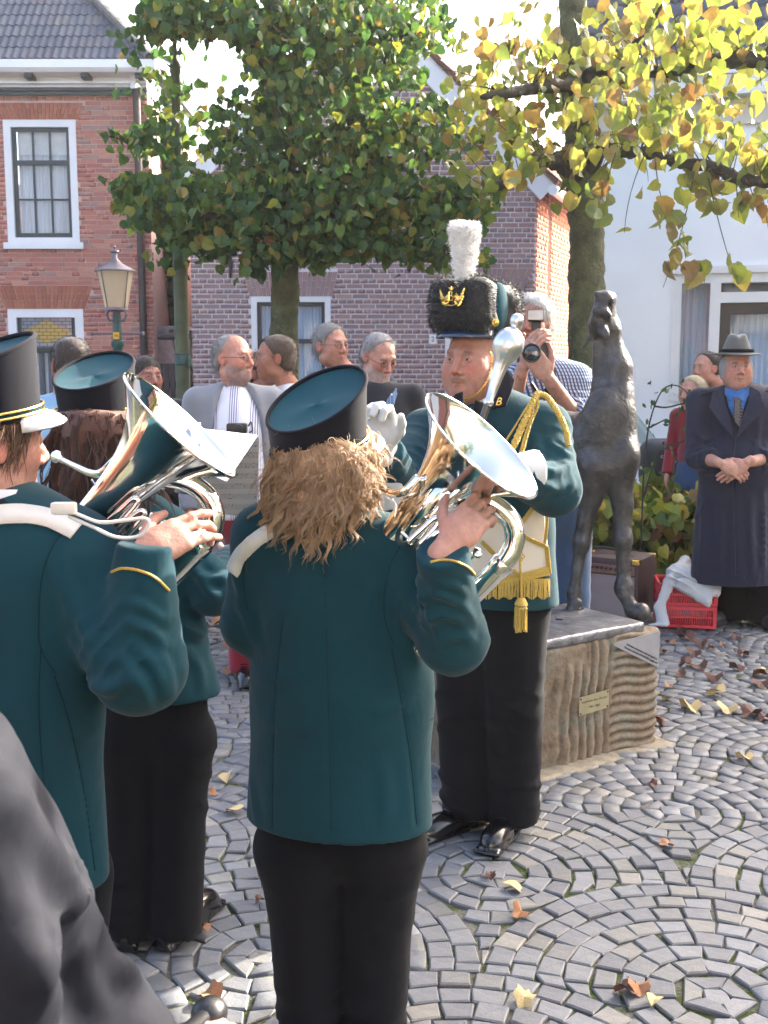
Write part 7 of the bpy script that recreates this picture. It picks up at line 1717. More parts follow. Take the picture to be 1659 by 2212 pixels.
bc_ = zc(1076,868,3.466); text_obj('B', .034, MAT['gold'], D.root, Matrix.Translation(bc_-D.o)@Matrix.Rotation(-.15,4,'Z')@FACE, .0015, font_shear=.3)
strap(D, [zc(1040,868,3.47), zc(1035,900,3.44), zc(1032,950,3.42)], .04, MAT['black_cloth'], 'tie', nrmv=(0,-1,0))
# ray onto the torso ellipse, for things worn on it
def on_torso(fig, x, y, extra=.0, rw=.205, fl_=1.32):
    p1 = w_(x, y, 1.0); cam0 = A_([0,0,CAMH]); d = p1-cam0; ax = fig.J['waist']; a = rw*fig.k+extra; b = rw/fl_*fig.k+.008+extra
    def loc(v): return A_([v@fig.rt/a, v@fig.fw/b])
    o2 = loc(cam0-ax); d2 = loc(d); A2 = d2@d2; B2 = 2*o2@d2; C2 = o2@o2-1; disc = B2*B2-4*A2*C2
    t = (-B2-math.sqrt(disc))/(2*A2) if disc > 0 else -B2/(2*A2)
    return cam0+d*t
def ot(x, y, e=.012): return on_torso(D, x, y, e)
def tpatch(name, top, bot, m, n=14, k=8, e=.012, th=.004):
    T_ = spline(top, 6); B_ = spline(bot, 6); n_ = len(T_); V = []; F = []
    for i in range(n_):
        for j in range(k+1):
            t = j/k; x = T_[i][0]*(1-t)+B_[i][0]*t; y = T_[i][1]*(1-t)+B_[i][1]*t; V.append(ot(x, y, e)-D.o)
    for i in range(n_-1):
        for j in range(k): F.append((i*(k+1)+j, i*(k+1)+j+1, (i+1)*(k+1)+j+1, (i+1)*(k+1)+j))
    o = obj(name, meshdata(name, V, F, m, True), D.root); md = o.modifiers.new('s','SOLIDIFY'); md.thickness = th; return o
ap_ = tpatch('cream_apron', [(1000,1085),(1040,1100),(1080,1118),(1122,1134),(1150,1098),(1178,1090)], [(1000,1248),(1040,1250),(1080,1250),(1122,1250),(1155,1245),(1186,1240)], MAT['cream'])
def trim(pts, wd=.014, e=.020, m=None, name='gold_trim'):
    P = [Vector(ot(x, y, e)-D.o) for x, y in spline(pts, 5)]; m_ = MB()
    for off in (-1,0,1):
        Q = []
        for i, p in enumerate(P):
            t = (P[min(i+1,len(P)-1)]-P[max(i-1,0)]).normalized(); sd_ = t.cross(Vector(-D.fw)).normalized(); Q.append(p+sd_*wd*.36*off)
        m_.tube(Q, wd*.2, 6)
    m_.build(name, MAT['gold_braid'], ap_, True)
trim([(1004,1088),(1060,1112),(1125,1155),(1181,1182)]); trim([(1181,1182),(1184,1210),(1187,1238)]); trim([(1187,1238),(1130,1248),(1060,1248),(1000,1246)]); trim([(1153,1095),(1125,1133),(1104,1162)]); trim([(1040,1170),(1085,1213),(1123,1245)]); trim([(1123,1245),(1155,1236),(1186,1228)]); trim([(1180,1092),(1181,1135),(1176,1180)], .010)
m_ = MB(); rf_ = random.Random(5)
for i in range(74):
    x = 1046+141*i/73
    if 1121 < x < 1129: continue
    p = Vector(ot(x, 1250, .020)-D.o); L_ = 42+3*math.sin(i*.5); q = Vector(ot(x+rf_.uniform(-1.5,1.5), 1250+L_, .026)-D.o); m_.tube([p, p.lerp(q,.5)+Vector((rf_.uniform(-.002,.002),-.003,0)), q], .0017, 5)
m_.build('fringe', MAT['gold_braid'], ap_, True)
m_ = MB(); rc = Vector(ot(1123,1202,.03)-D.o)
for k in range(5): a = k*1.2566; m_.tube([rc+Vector((.009*math.cos(a)+.006*math.cos(t),-.002,.009*math.sin(a)+.006*math.sin(t))) for t in np.linspace(0,6.28,9)], .0022, 5, False)
m_.build('rosette', MAT['gold_braid'], ap_, True)
tt = Vector(ot(1126,1290,.035)-D.o); m_ = MB(); m_.tube([rc, Vector(ot(1125,1245,.032)-D.o), tt], .004, 8); m_.build('tassel_cord', MAT['gold_braid'], ap_, True)
m_ = MB(); m_.lathe([(0,0),(.012,-.003),(.019,-.016),(.022,-.024),(.017,-.030),(.021,-.036)], 18, tt)
for i in range(34): a = i*2.4; rr = .020*math.sqrt((i+.5)/34); m_.tube([tt+Vector((rr*math.cos(a),rr*math.sin(a),-.032)), tt+Vector((rr*1.08*math.cos(a),rr*1.08*math.sin(a),-.108-.006*math.sin(i)))], .0028, 5)
m_.build('tassel', MAT['gold_braid'], ap_, True)
# aiguillette cords
def braid(pts, rad, tw_=3, turns=30, name='braided_cord'):
    P = [Vector(p) for p in spline([tuple(A_(q)-D.o) for q in pts], 14)]; m_ = MB(); n = len(P)
    for s_ in range(tw_):
        Q = []
        for i, p in enumerate(P):
            t = (P[min(i+1,n-1)]-P[max(i-1,0)]).normalized(); u = t.cross(Vector((0,1,0))).normalized(); v = t.cross(u); a = 2*math.pi*(turns*i/n+s_/tw_); Q.append(p+u*math.cos(a)*rad*.62+v*math.sin(a)*rad*.5)
        m_.tube(Q, rad*.58, 6)
    return m_.build(name, MAT['gold_braid'], dj, True)
ka = zc(1161,850,3.47)
braid([ka, zc(1148,878,3.445), zc(1126,925,3.42), zc(1104,975,3.40), zc(1080,1020,3.39)], .011, 3, 13); braid([ka, zc(1182,858,3.47), zc(1206,893,3.45), zc(1222,930,3.44), zc(1228,962,3.44)], .009, 3, 10)
for pl in ([ka, zc(1138,880,3.44), zc(1108,928,3.42), zc(1085,965,3.41)], [ka, zc(1162,878,3.44), zc(1145,920,3.42), zc(1130,975,3.39), zc(1118,1010,3.38)], [ka, zc(1150,892,3.44), zc(1134,940,3.41), zc(1122,985,3.39)]): braid(pl, .0045, 2, 22)
m_ = MB(); m_.lathe([(0,.010),(.007,.009),(.010,.004),(.011,0)], 16, Vector(ka-D.o), (0.1,-.9,.5)); m_.build('button', MAT['gold'], dj, True)
# the mace (held, so a thing of its own)
mc = thing('ceremonial_mace', 'silver ceremonial mace with round ribbed head held by the drum major', 'mace')
ma, mb_ = Vector(zc(1098,745,3.30)), Vector(zc(1018,975,3.26)); ax = (ma-mb_).normalized()
prof = [(0,.098),(.010,.096),(.018,.088),(.0205,.076),(.018,.064),(.010,.056),(.012,.052),(.024,.046),(.040,.030),(.0465,.008),(.047,-.006),(.044,-.018),(.037,-.034),(.028,-.047),(.0215,-.062),(.0175,-.09),(.0145,-.13),(.012,-.17),(.016,-.175),(.016,-.185),(.0115,-.19)]
V = []; F = []; n = 48; q0 = Vector((0,0,1)).rotation_difference(ax)
for (rr, z) in prof:
    for k in range(n):
        a = 2*math.pi*k/n; fl2 = 1+(.045*math.cos(12*a) if -.17 < z < -.02 else 0); V.append(ma+q0@Vector((rr*fl2*math.cos(a), rr*fl2*math.sin(a), z)))
for i in range(len(prof)-1):
    for k in range(n): F.append((i*n+k,i*n+(k+1)%n,(i+1)*n+(k+1)%n,(i+1)*n+k)[::-1])
obj('mace_head', meshdata('mace_head', V, F, MAT['chrome'], True), mc)
m_ = MB(); m_.tube([ma-ax*.19, mb_-ax*.45], .011, 14); m_.build('shaft', simple('dark_wood_shaft', (.04,.03,.025), .3, coat=.4), mc, True)

# ================= E: man in the raincoat =================
E = Fig('man in long navy raincoat and grey tweed hat with folded hands at right', W(1592,1200,6.6).x, 6.6, 181, 1.745)
J = E.J; J['chest'] = J['chest']; J['shR'] = zc(1512,868,6.62); J['shL'] = zc(1666,868,6.62); J['neck'] = zc(1590,842,6.62); J['waist'] = zc(1590,1000,6.6); J['hips'] = zc(1590,1090,6.6)
J['elR'] = zc(1508,985,6.55); J['elL'] = zc(1680,985,6.55); J['wrR'] = zc(1558,1002,6.33); J['wrL'] = zc(1612,1000,6.33); J['head'] = zc(1591,795,6.58)
J['anR'] = A_([G(1578,1345)[0], G(1578,1345)[1], .085]); J['anL'] = A_([G(1640,1350)[0], G(1640,1350)[1], .085]); J['knR'] = J['anR']*1.0+A_([0,0,.42]); J['knL'] = J['anL']+A_([0,0,.42]); J['hpR'] = J['anR']+A_([.03,.05,.8]); J['hpL'] = J['anL']+A_([-.03,.05,.8])
E.head(yaw=177, pitch=2, f={'hair':(.10,.09,.08),'jaw':1.08,'skin':(.53,.29,.215),'stub':.25,'chub':1,'brow':.9,'rosy':1.2}, h=.0032)
V, F = sdf_geo(E.torso(rw=.225, rh=.27, flat=1.45, ra=.078, rf=.070, rc=.066, folds=.012, hemc=zc(1585,1256,6.6), seed=41, cuff=.55, belly=.01, shr=.075, extra=[('fold', zc(1585,1150,6.45), (1,0,.03), .35, .12, .008, {'seed':9})]), .009, .03); V = crease(V, F, [([(1520,1060),(1518,1150),(1512,1245)], .012, .022), ([(1552,1080),(1556,1160),(1552,1248)], .010, .02), ([(1620,1070),(1622,1160),(1628,1250)], .012, .022), ([(1650,1060),(1652,1250)], .010, .02), ([(1495,930),(1520,950),(1540,945)], .010, .014), ([(1498,985),(1520,975),(1540,960)], .009, .013), ([(1530,900),(1540,960),(1545,1020)], .008, .02), ([(1640,900),(1635,960),(1632,1020)], .008, .02), ([(1585,950),(1584,1100),(1588,1250)], -.006, .008)])
ej = E.mesh('raincoat', V, F, MAT['trench'])
for e in 'LR': E.bare_arm(e, .45)
E.hand('R', (.7,-.15,-.35), (-.1,.9,-.3), 1, [.5,.55,.6,.6], h=.004, off=.005, sc=1.05); E.hand('L', (-.85,-.1,-.55), (0,.9,-.3), -1, [.35,.4,.5,.6], h=.004, off=.0, sc=1.05)
E.sdf('trousers', E.trousers(rt=.11, rk=.10, ra=.095, folds=.006), .014, MAT['black_cloth']); E.shoe('R', 120, h=.009, m=simple('worn_black_shoe', (.03,.03,.032), .5)); E.shoe('L', 195, h=.009, m=bpy.data.materials['worn_black_shoe']); E.body()
E.hair_sdf([('ell',(0,-.02,.012),(.096,.092,.078)), ('ell',(.078,.0,-.03),(.020,.035,.05),{'k':.02}), ('ell',(-.078,.0,-.03),(.020,.035,.05),{'k':.02}),('cut',(0,.048,0),(0,1,0),{'k':.01}),('ell',(0,.08,-.01),(.072,.08,.09),{'sub':1,'k':.01}),('noise',60,.003),('cut',(0,0,-.07),(0,0,-1),{'k':.01})], .006, MAT['hair_grey'])
# tweed hat
hcE = zc(1591,762,6.57); V = []; F = []; n = 48; prof = [(.0,.105),(.035,.107),(.052,.098),(.062,.075),(.078,.035),(.091,.004),(.094,.0),(.10,-.004),(.120,-.010),(.140,-.014),(.147,-.010),(.146,-.016),(.120,-.018),(.095,-.012),(.088,.0)]
for j, (rr, z) in enumerate(prof):
    for k in range(n):
        a = 2*math.pi*k/n; x = rr*.97*math.cos(a); y = rr*1.12*math.sin(a); dz = -.018*math.exp(-(x/.02)**2)*(1 if z > .09 else .35 if z > .06 else 0)-(.010*abs(math.cos(a))**2 if rr > .1 else 0)*-1.0; V.append(Vector(hcE-E.o)+Vector((x,y,z*1.05+dz)))
for i in range(len(prof)-1):
    for k in range(n): F.append((i*n+k,(i+1)*n+k,(i+1)*n+(k+1)%n,i*n+(k+1)%n))
th_ = obj('tweed_hat', meshdata('tweed_hat', V, F, cloth('grey_tweed', (.13,.13,.12), var=.25, weave=220, wb=.4), True), E.root)
m_ = MB(); m_.tube([Vector(hcE-E.o)+Vector((.093*math.cos(a),.107*math.sin(a),.012)) for a in np.linspace(0,6.283,33)], .007, 6, False, flat=1.5); m_.build('hat_band', MAT['black_cloth'], th_, True)
# coat front: lapels, shirt, tie, belt of the opening
def fr(x, y, d=6.40): return zc(x, y, d)
patch(E, 'shirt', [fr(1567,842,6.52), fr(1575,838,6.52), fr(1590,846,6.50), fr(1608,838,6.52), fr(1618,846,6.50), fr(1605,885,6.44), fr(1592,920,6.42), fr(1574,880,6.44)], MAT['blue_shirt'], .01)
patch(E, 'shirt_collar', [fr(1566,836,6.515), fr(1574,846,6.49), fr(1588,858,6.455), fr(1577,868,6.45), fr(1565,852,6.48)], MAT['blue_shirt'], .008); patch(E, 'shirt_collar', [fr(1617,836,6.515), fr(1608,846,6.49), fr(1594,858,6.455), fr(1606,868,6.45), fr(1619,852,6.48)], MAT['blue_shirt'], .008)
def tie_mat():
    b = NB('striped_tie'); wv = b.n('ShaderNodeTexWave', wave_type='BANDS', bands_direction='DIAGONAL'); wv.inputs['Scale'].default_value = 14; b.l(b.coord(), wv.inputs[0]); b.base(b.ramp(wv.outputs[1], [(.45,(.01,.012,.03)),(.5,(.4,.3,.16)),(.62,(.4,.3,.16)),(.66,(.01,.012,.03))])); b.set(rough=.6); return b.m
patch(E, 'tie', [fr(1584,860,6.44), fr(1598,860,6.44), fr(1604,890,6.41), fr(1596,925,6.40), fr(1584,905,6.40), fr(1586,875,6.42)], tie_mat(), .01)
patch(E, 'lapel', [fr(1560,836,6.51), fr(1540,848,6.47), fr(1532,880,6.43), fr(1552,906,6.40), fr(1585,948,6.385), fr(1578,905,6.405), fr(1566,868,6.45)], MAT['trench'], .008); patch(E, 'lapel', [fr(1622,836,6.51), fr(1640,846,6.47), fr(1652,880,6.43), fr(1628,908,6.40), fr(1592,945,6.385), fr(1603,905,6.405), fr(1617,868,6.45)], MAT['trench'], .008)
for x0 in (1530, 1648): patch(E, 'epaulette', [zc(x0-18,846,6.54), zc(x0+16,838,6.56), zc(x0+16,845,6.53), zc(x0-18,856,6.52)], MAT['trench'], .008)
m_ = MB(); m_.tube([Vector(fr(x,y,6.378)-E.o) for x, y in ((1588,946),(1581,1010),(1583,1100),(1586,1180),(1588,1250))], .003, 6, flat=2); m_.build('coat_edge', MAT['trench'], ej, True)
m_ = MB(); m_.lathe([(.0105,-.002),(.0115,0),(.0105,.002)], 14, zc(1581,1015,6.26)-E.o, (.7,0,-.5)); m_.build('ring', MAT['gold'], E.root, True)

# ================= photographer =================
PH = Fig('photographer in checked shirt and jeans holding a flash camera behind the drum major', W(1195,1100,5.35).x, 5.35, 165, 1.93)
J = PH.J; J['head'] = zc(1148,695,5.35); J['neck'] = zc(1160,775,5.38); J['chest'] = zc(1185,885,5.38); J['waist'] = zc(1195,990,5.38); J['hips'] = zc(1205,1075,5.38)
J['shL'] = zc(1243,826,5.36); J['elL'] = zc(1252,918,5.22); J['wrL'] = zc(1183,815,5.06); J['shR'] = zc(1110,830,5.42); J['elR'] = zc(1095,920,5.3); J['wrR'] = zc(1130,790,5.1)
J['hpR'] = zc(1175,1110,5.4); J['hpL'] = zc(1232,1110,5.38); J['anR'] = A_([zc(1190,1400,5.4)[0],5.4,.085]); J['anL'] = A_([zc(1240,1400,5.4)[0],5.38,.085]); J['knR'] = (J['hpR']+J['anR'])/2; J['knL'] = (J['hpL']+J['anL'])/2
PH.head(yaw=160, pitch=-2, f={'hair':(.5,.5,.5),'skin':(.46,.22,.15)}, h=.005, eyes=False)
def plaid():
    b = NB('checked_shirt'); co = b.coord(); mp = b.n('ShaderNodeMapping'); b.l(co, mp.inputs[0]); sx = b.n('ShaderNodeSeparateXYZ'); b.l(mp.outputs[0], sx.inputs[0])
    def line(s_, f, w1): return b.math('GREATER_THAN', b.math('SINE', b.math('MULTIPLY', s_, f)), w1)
    nx = b.math('ADD', sx.outputs[0], b.math('MULTIPLY', sx.outputs[1], .6)); a = line(nx, 380, .0); c = line(sx.outputs[2], 380, .35)
    col = b.mix(a, (.50,.55,.62), (.05,.08,.16)); col = b.mix(b.math('MULTIPLY', c, .6), col, (.06,.09,.18)); b.base(col); b.set(rough=.9, spec=.1); b.bump(b.noise(12, 3), .3, .02); return b.m
V, F = sdf_geo(PH.torso(rw=.20, rh=.185, flat=1.4, ra=.075, rf=.068, rc=.062, folds=.010, hemc=zc(1205,1080,5.38), seed=51, cuff=.33, shr=.065), .01, .03); PH.mesh('shirt', V, F, plaid())
for e in 'LR': PH.bare_arm(e, .25)
PH.hand('L', (-.55,-.2,.75), (-.5,.3,.6), -1, [.7,.8,.8,.8], h=.004, sc=1.1); PH.hand('R', (.3,-.3,.85), (.6,.4,.1), 1, [.8,.8,.8,.8], h=.004, sc=1.1)
PH.sdf('jeans', PH.trousers(rt=.10, rk=.078, ra=.072, folds=.008), .013, MAT['denim']); PH.shoe('R', 150, h=.014); PH.shoe('L', 170, h=.014); PH.body()
o, HV, HN = PH.hair_sdf(capvol(.01,.008,.012,fringe=-.01), .006, MAT['hair_white']); strands('hair_locks', HV, HN, MAT['hair_white'], PH.root, 1200, .04, .0016, curl=.006, curlf=90, out=.4, seed=16, seg=5, jitter=.4)
cmr = thing('flash_camera', 'black camera with a large flash unit held up by the photographer', 'camera'); cc = Vector(zc(1152,762,5.10)); cr_ = rotm(168,2,0).to_4x4()
def cpart(name, m_, m, parent=None, smooth=False):
    o = m_.build(name, m, parent or cmr, smooth); o.matrix_local = Matrix.Translation(cc)@cr_ if parent is None else Matrix.Identity(4); return o
m_ = MB(); m_.box((0,-.02,0), (.145,.06,.095), bev=.012); m_.box((0,-.015,.055), (.06,.05,.03), bev=.008); m_.box((.055,.0,-.0), (.035,.05,.10), bev=.012); cb_ = cpart('camera_body', m_, MAT['black_plastic'], smooth=True)
m_ = MB(); m_.lathe([(.035,.0),(.036,.03),(.040,.032),(.040,.075),(.037,.078),(.043,.085),(.043,.10),(.039,.10),(.036,.09)], 28, (0,.0,-.005), (0,1,0)); cpart('lens', m_, MAT['black_plastic'], smooth=True)
m_ = MB(); m_.lathe([(.036,.090),(.025,.094),(0,.096)], 24, (0,0,-.005), (0,1,0)); cpart('lens_glass', m_, MAT['glass_lens'], smooth=True)
m_ = MB(); m_.box((-.01,-.02,.11), (.045,.045,.075), bev=.006); m_.box((-.01,-.01,.168), (.075,.10,.052), bev=.006); cpart('flash_unit', m_, MAT['black_plastic'], smooth=True)
m_ = MB(); m_.box((-.01,.042,.168), (.068,.004,.042)); cpart('flash_window', m_, simple('flash_window', (.42,.42,.40), .15, .1))
strapo = MB(); strapo.tube(spline([cc+Vector((.06,0,-.02)), cc+Vector((.09,.0,-.12)), cc+Vector((.05,.03,-.2)), cc+Vector((0,.06,-.14))],6), .008, 6, flat=2.4); strapo.build('neck_strap', MAT['black_plastic'], cmr, True)

# ================= background onlookers =================
def onlooker(label, hx_, hy, d, byaw, hyaw, H, mat_top, hairm, f, pitch=0, hair=None, group='onlookers', legs=MAT['black_cloth'], rw=.19, topname='jacket', shx=None, hpos=None, hh=.0055, **kw):
    hc = zc(hx_, hy, d); g = Fig(label, hc[0]+(.0 if shx is None else shx), d, byaw, H, group=group); dz = hc[2]-g.J['head'][2]
    for k in g.J:
        if k not in ('anR','anL','knR','knL'): g.J[k] = g.J[k]+A_([0,0,dz*(1 if k not in ('hips','hpR','hpL') else .5)])
    g.J['head'] = hc; g.head(yaw=hyaw, pitch=pitch, f=f, h=hh); 
    for k, v in (kw.get('J') or {}).items(): g.J[k] = g.J[k]+A_(v)
    V, F = sdf_geo(g.torso(rw=rw, rh=rw, flat=1.45, folds=.009, h=.012, hem=kw.get('hem',.80), seed=int(abs(hx_)), extra=kw['ex'](g) if 'ex' in kw else ()), .012, .03); top = g.mesh(topname, V, F, mat_top)
    for e in 'LR': g.hand(e, g.fw*.3+A_([0,0,-.95]), g.rt*(-1 if e == 'R' else 1), 1 if e == 'L' else -1, .5, h=.010)
    g.sdf('trousers', g.trousers(folds=0), .018, legs); g.shoe('R', byaw, h=.014); g.shoe('L', byaw, h=.014); g.body()
    if hair != 'none': o, HV, HN = g.hair_sdf(hair or capvol(), .008, hairm); strands('hair_locks', HV, HN, hairm, g.root, 850, .026, .0013, out=.35, seed=int(hx_)%97, seg=3, jitter=.45)
    return g, top
bald = [('ell',(0,-.03,.008),(.083,.088,.072)), ('cut',(0,.02,0),(0,1,-.4),{'k':.01}), ('cut',(0,0,.062),(0,-.35,1),{'k':.01}), ('ell',(.095,.0,-.0),(.02,.026,.036),{'sub':1,'k':.008}), ('ell',(-.095,.0,-.0),(.02,.026,.036),{'sub':1,'k':.008}), ('cut',(0,0,-.05),(0,.4,-1),{'k':.02}), ('noise',80,.0015)]
m1, top = onlooker('bearded man with grey cardigan over striped shirt looking to the right', 505, 775, 5.6, 193, 238, 1.80, MAT['cardigan'], MAT['hair_grey'], {'hair':(.3,.3,.3),'beard':1,'beardcol':(.24,.22,.21),'skin':(.56,.28,.2),'rosy':1.4,'brow':.4,'jaw':1.05}, hair=capvol(-.003,-.007,-.003,fringe=-.065), legs=MAT['red_cloth'], rw=.215, topname='cardigan', hh=.0042, hem=.62, J={k: (.13,0,0) for k in ('hpL','hpR','knL','knR','anL','anR')}, ex=lambda g: [('cone', g.J['neck']+g.fw*.13, g.J['hips']+g.fw*.25-A_([0,0,.2]), .10,.21,{'sub':1,'k':.01}), ('cone', g.J['neck']+g.fw*.16+A_([0,0,.05]), g.J['chest']+g.fw*.22, .10,.16,{'sub':1,'k':.01})])
m1.glasses()

def striped():
    b = NB('striped_white_shirt'); sx = b.n('ShaderNodeSeparateXYZ'); b.l(b.coord(), sx.inputs[0]); x = sx.outputs[0]
    fine = b.math('GREATER_THAN', b.math('SINE', b.math('MULTIPLY', x, 560)), .1); grp = b.math('GREATER_THAN', b.math('SINE', b.math('ADD', b.math('MULTIPLY', x, 62), .8)), .15)
    b.base(b.mix(b.math('MULTIPLY', b.math('MULTIPLY', fine, grp), .85), (.74,.74,.78), (.12,.11,.26))); b.set(rough=.9, spec=.1); b.bump(b.noise(10, 3), .25, .02); return b.m
sm = striped(); g = m1
m1.sdf('shirt', FP([('cone', g.J['chest']+g.fw*.02+A_([0,0,.03]), g.J['hips']+g.fw*.03, .155,.175,{'flat':(*g.fw,1.3)}), ('cone', g.J['neck']+A_([0,0,-.05])+g.fw*.03, g.J['chest']+g.fw*.05, .075,.12,{'k':.05}), ('noise',10,.006), ('cut', tuple(g.J['hips']-A_([0,0,.1])), (0,0,-1), {'k':.003})]), .01, sm)
for s_ in (-1,1): patch(g, 'shirt_collar', [g.J['neck']+g.fw*.045+g.rt*s_*.055+A_([0,0,.02]), g.J['neck']+g.fw*.075+g.rt*s_*.012+A_([0,0,-.02]), g.J['neck']+g.fw*.105+g.rt*s_*.05+A_([0,0,-.075]), g.J['neck']+g.fw*.06+g.rt*s_*.085+A_([0,0,-.03])], sm, .006)
cm2 = thing('compact_camera', 'small black camera hanging on the chest of the man in the striped shirt', 'camera'); cq = Vector(zc(512,925,5.34)); m_ = MB(); m_.box(cq, (.10,.05,.05), bev=.012); m_.build('camera_body', MAT['black_plastic'], cm2, True)
m_ = MB(); m_.lathe([(.022,0),(.022,.03),(.018,.032),(0,.032)], 18, cq+Vector((.01,-.02,0)), (.1,-1,0)); m_.build('lens', MAT['black_plastic'], cm2, True)
m_ = MB(); m_.tube(spline([cq+Vector((.055,0,.01)), cq+Vector((.07,-.01,.03)), cq+Vector((.075,-.01,-.01)), cq+Vector((.06,0,-.02))],5), .004, 6); m_.build('strap', MAT['black_plastic'], cm2, True)
m2, _ = onlooker('tanned man with short brown hair and pale shirt in profile', 594, 775, 5.95, 110, 98, 1.80, MAT['light_shirt'], MAT['hair_mid'], {'hair':(.12,.08,.05),'skin':(.42,.20,.13),'jaw':.95}, topname='shirt', rw=.19, shx=.06, hair=capvol(0,0,0,fringe=-.02))
m5, _ = onlooker('man with dark hair mostly hidden behind the man in profile', 566, 808, 6.4, 230, 250, 1.72, MAT['dark_blazer'], MAT['hair_dark'], {'hair':(.03,.02,.02),'skin':(.42,.2,.15)})
m3, _ = onlooker('grey haired man with glasses and slate jacket behind the tilted hat', 716, 748, 6.3, 190, 222, 1.84, MAT['slate_jacket'], MAT['hair_grey'], {'hair':(.25,.25,.25),'skin':(.52,.27,.19),'brow':.4}, rw=.22, shx=.10, hh=.0042, hair=capvol(.0,.004,.004,fringe=-.012)); m3.glasses()
m4, _ = onlooker('bearded man in dark blazer and blue striped scarf looking down', 819, 772, 5.95, 190, 215, 1.76, MAT['dark_blazer'], MAT['hair_grey'], {'hair':(.3,.26,.2),'beard':1,'beardcol':(.5,.48,.45),'skin':(.56,.30,.22),'rosy':1.4}, pitch=-24, rw=.19, hh=.0042, hair=capvol(0,.0,.004,fringe=-.04)); m4.glasses()
scm = NB('striped_scarf'); wv = scm.n('ShaderNodeTexWave', wave_type='BANDS', bands_direction='X'); wv.inputs['Scale'].default_value = 9; scm.l(scm.coord(), wv.inputs[0]); scm.base(scm.ramp(wv.outputs[1], [(.4,(.07,.12,.22)),(.55,(.35,.5,.65)),(.7,(.10,.16,.27))])); scm.set(rough=.9); scm = scm.m
n4 = m4.J['neck']; m_ = MB(); m_.tube(spline([Vector(n4-m4.o)+Vector((.085*math.cos(a), .075*math.sin(a), -.02+.02*math.sin(a))) for a in np.linspace(-1.3,4.5,9)],5), .026, 10); m_.tube(spline([Vector(n4-m4.o)+Vector(p) for p in ((.075,-.05,-.02),(.05,-.12,-.10),(.0,-.15,-.2),(-.01,-.155,-.32))],5), .032, 8, flat=.5); m_.build('scarf', scm, m4.root, True)
m_ = MB(); m_.lathe([(0,.004),(.006,.002),(.006,0)], 8, Vector(zc(846,852,5.80)-m4.o), (0,-1,0)); m_.build('lapel_pin', simple('pin_white', (.8,.8,.8), .3), m4.root)
onlooker('dark haired person in light blue shirt between the two band hats', 152, 790, 5.0, 20, 30, 1.72, MAT['sky_shirt'], MAT['hair_dark'], {'skin':(.4,.2,.14)}, topname='shirt', shx=-.03)
onlooker('small dark haired person partly hidden by the left bell', 318, 815, 6.6, 200, 215, 1.66, MAT['dark_blazer'], MAT['hair_dark'], {'skin':(.42,.2,.15),'hair':(.03,.02,.02)})
m7, _ = onlooker('smiling man in dark jacket with red hood behind the raincoat', 1525, 796, 8.4, 160, 120, 1.76, MAT['slate_jacket'], MAT['hair_dark'], {'hair':(.06,.045,.03),'skin':(.58,.32,.25)}, hair=capvol(0,0,0,fringe=-.03), shx=.16)
m_ = MB(); m_.tube(spline([Vector(m7.J['neck']-m7.o)+Vector((.10*math.cos(a), .09*math.sin(a), -.03)) for a in np.linspace(2.6,6.0,7)],5), .03, 8); m_.build('red_hood', MAT['red_cloth'], m7.root, True)
m8, _ = onlooker('fair haired child in red top standing beside the raincoat', 1494, 850, 8.1, 150, 130, 1.42, MAT['red_cloth'], MAT['hair_fair'], {'hair':(.5,.4,.25),'skin':(.6,.34,.28)}, hair=capvol(.0,.006,.004,fringe=-.02), legs=MAT['blue_cloth'], topname='jersey', rw=.16, shx=.05)
onlooker('small child in pink shirt glimpsed between the blond hair and the instrument', 822, 1058, 4.9, 190, 200, 1.18, MAT['pink_cloth'], MAT['hair_fair'], {'hair':(.4,.3,.2),'skin':(.5,.27,.21)}, pitch=-25, topname='shirt', rw=.15, group='onlookers')
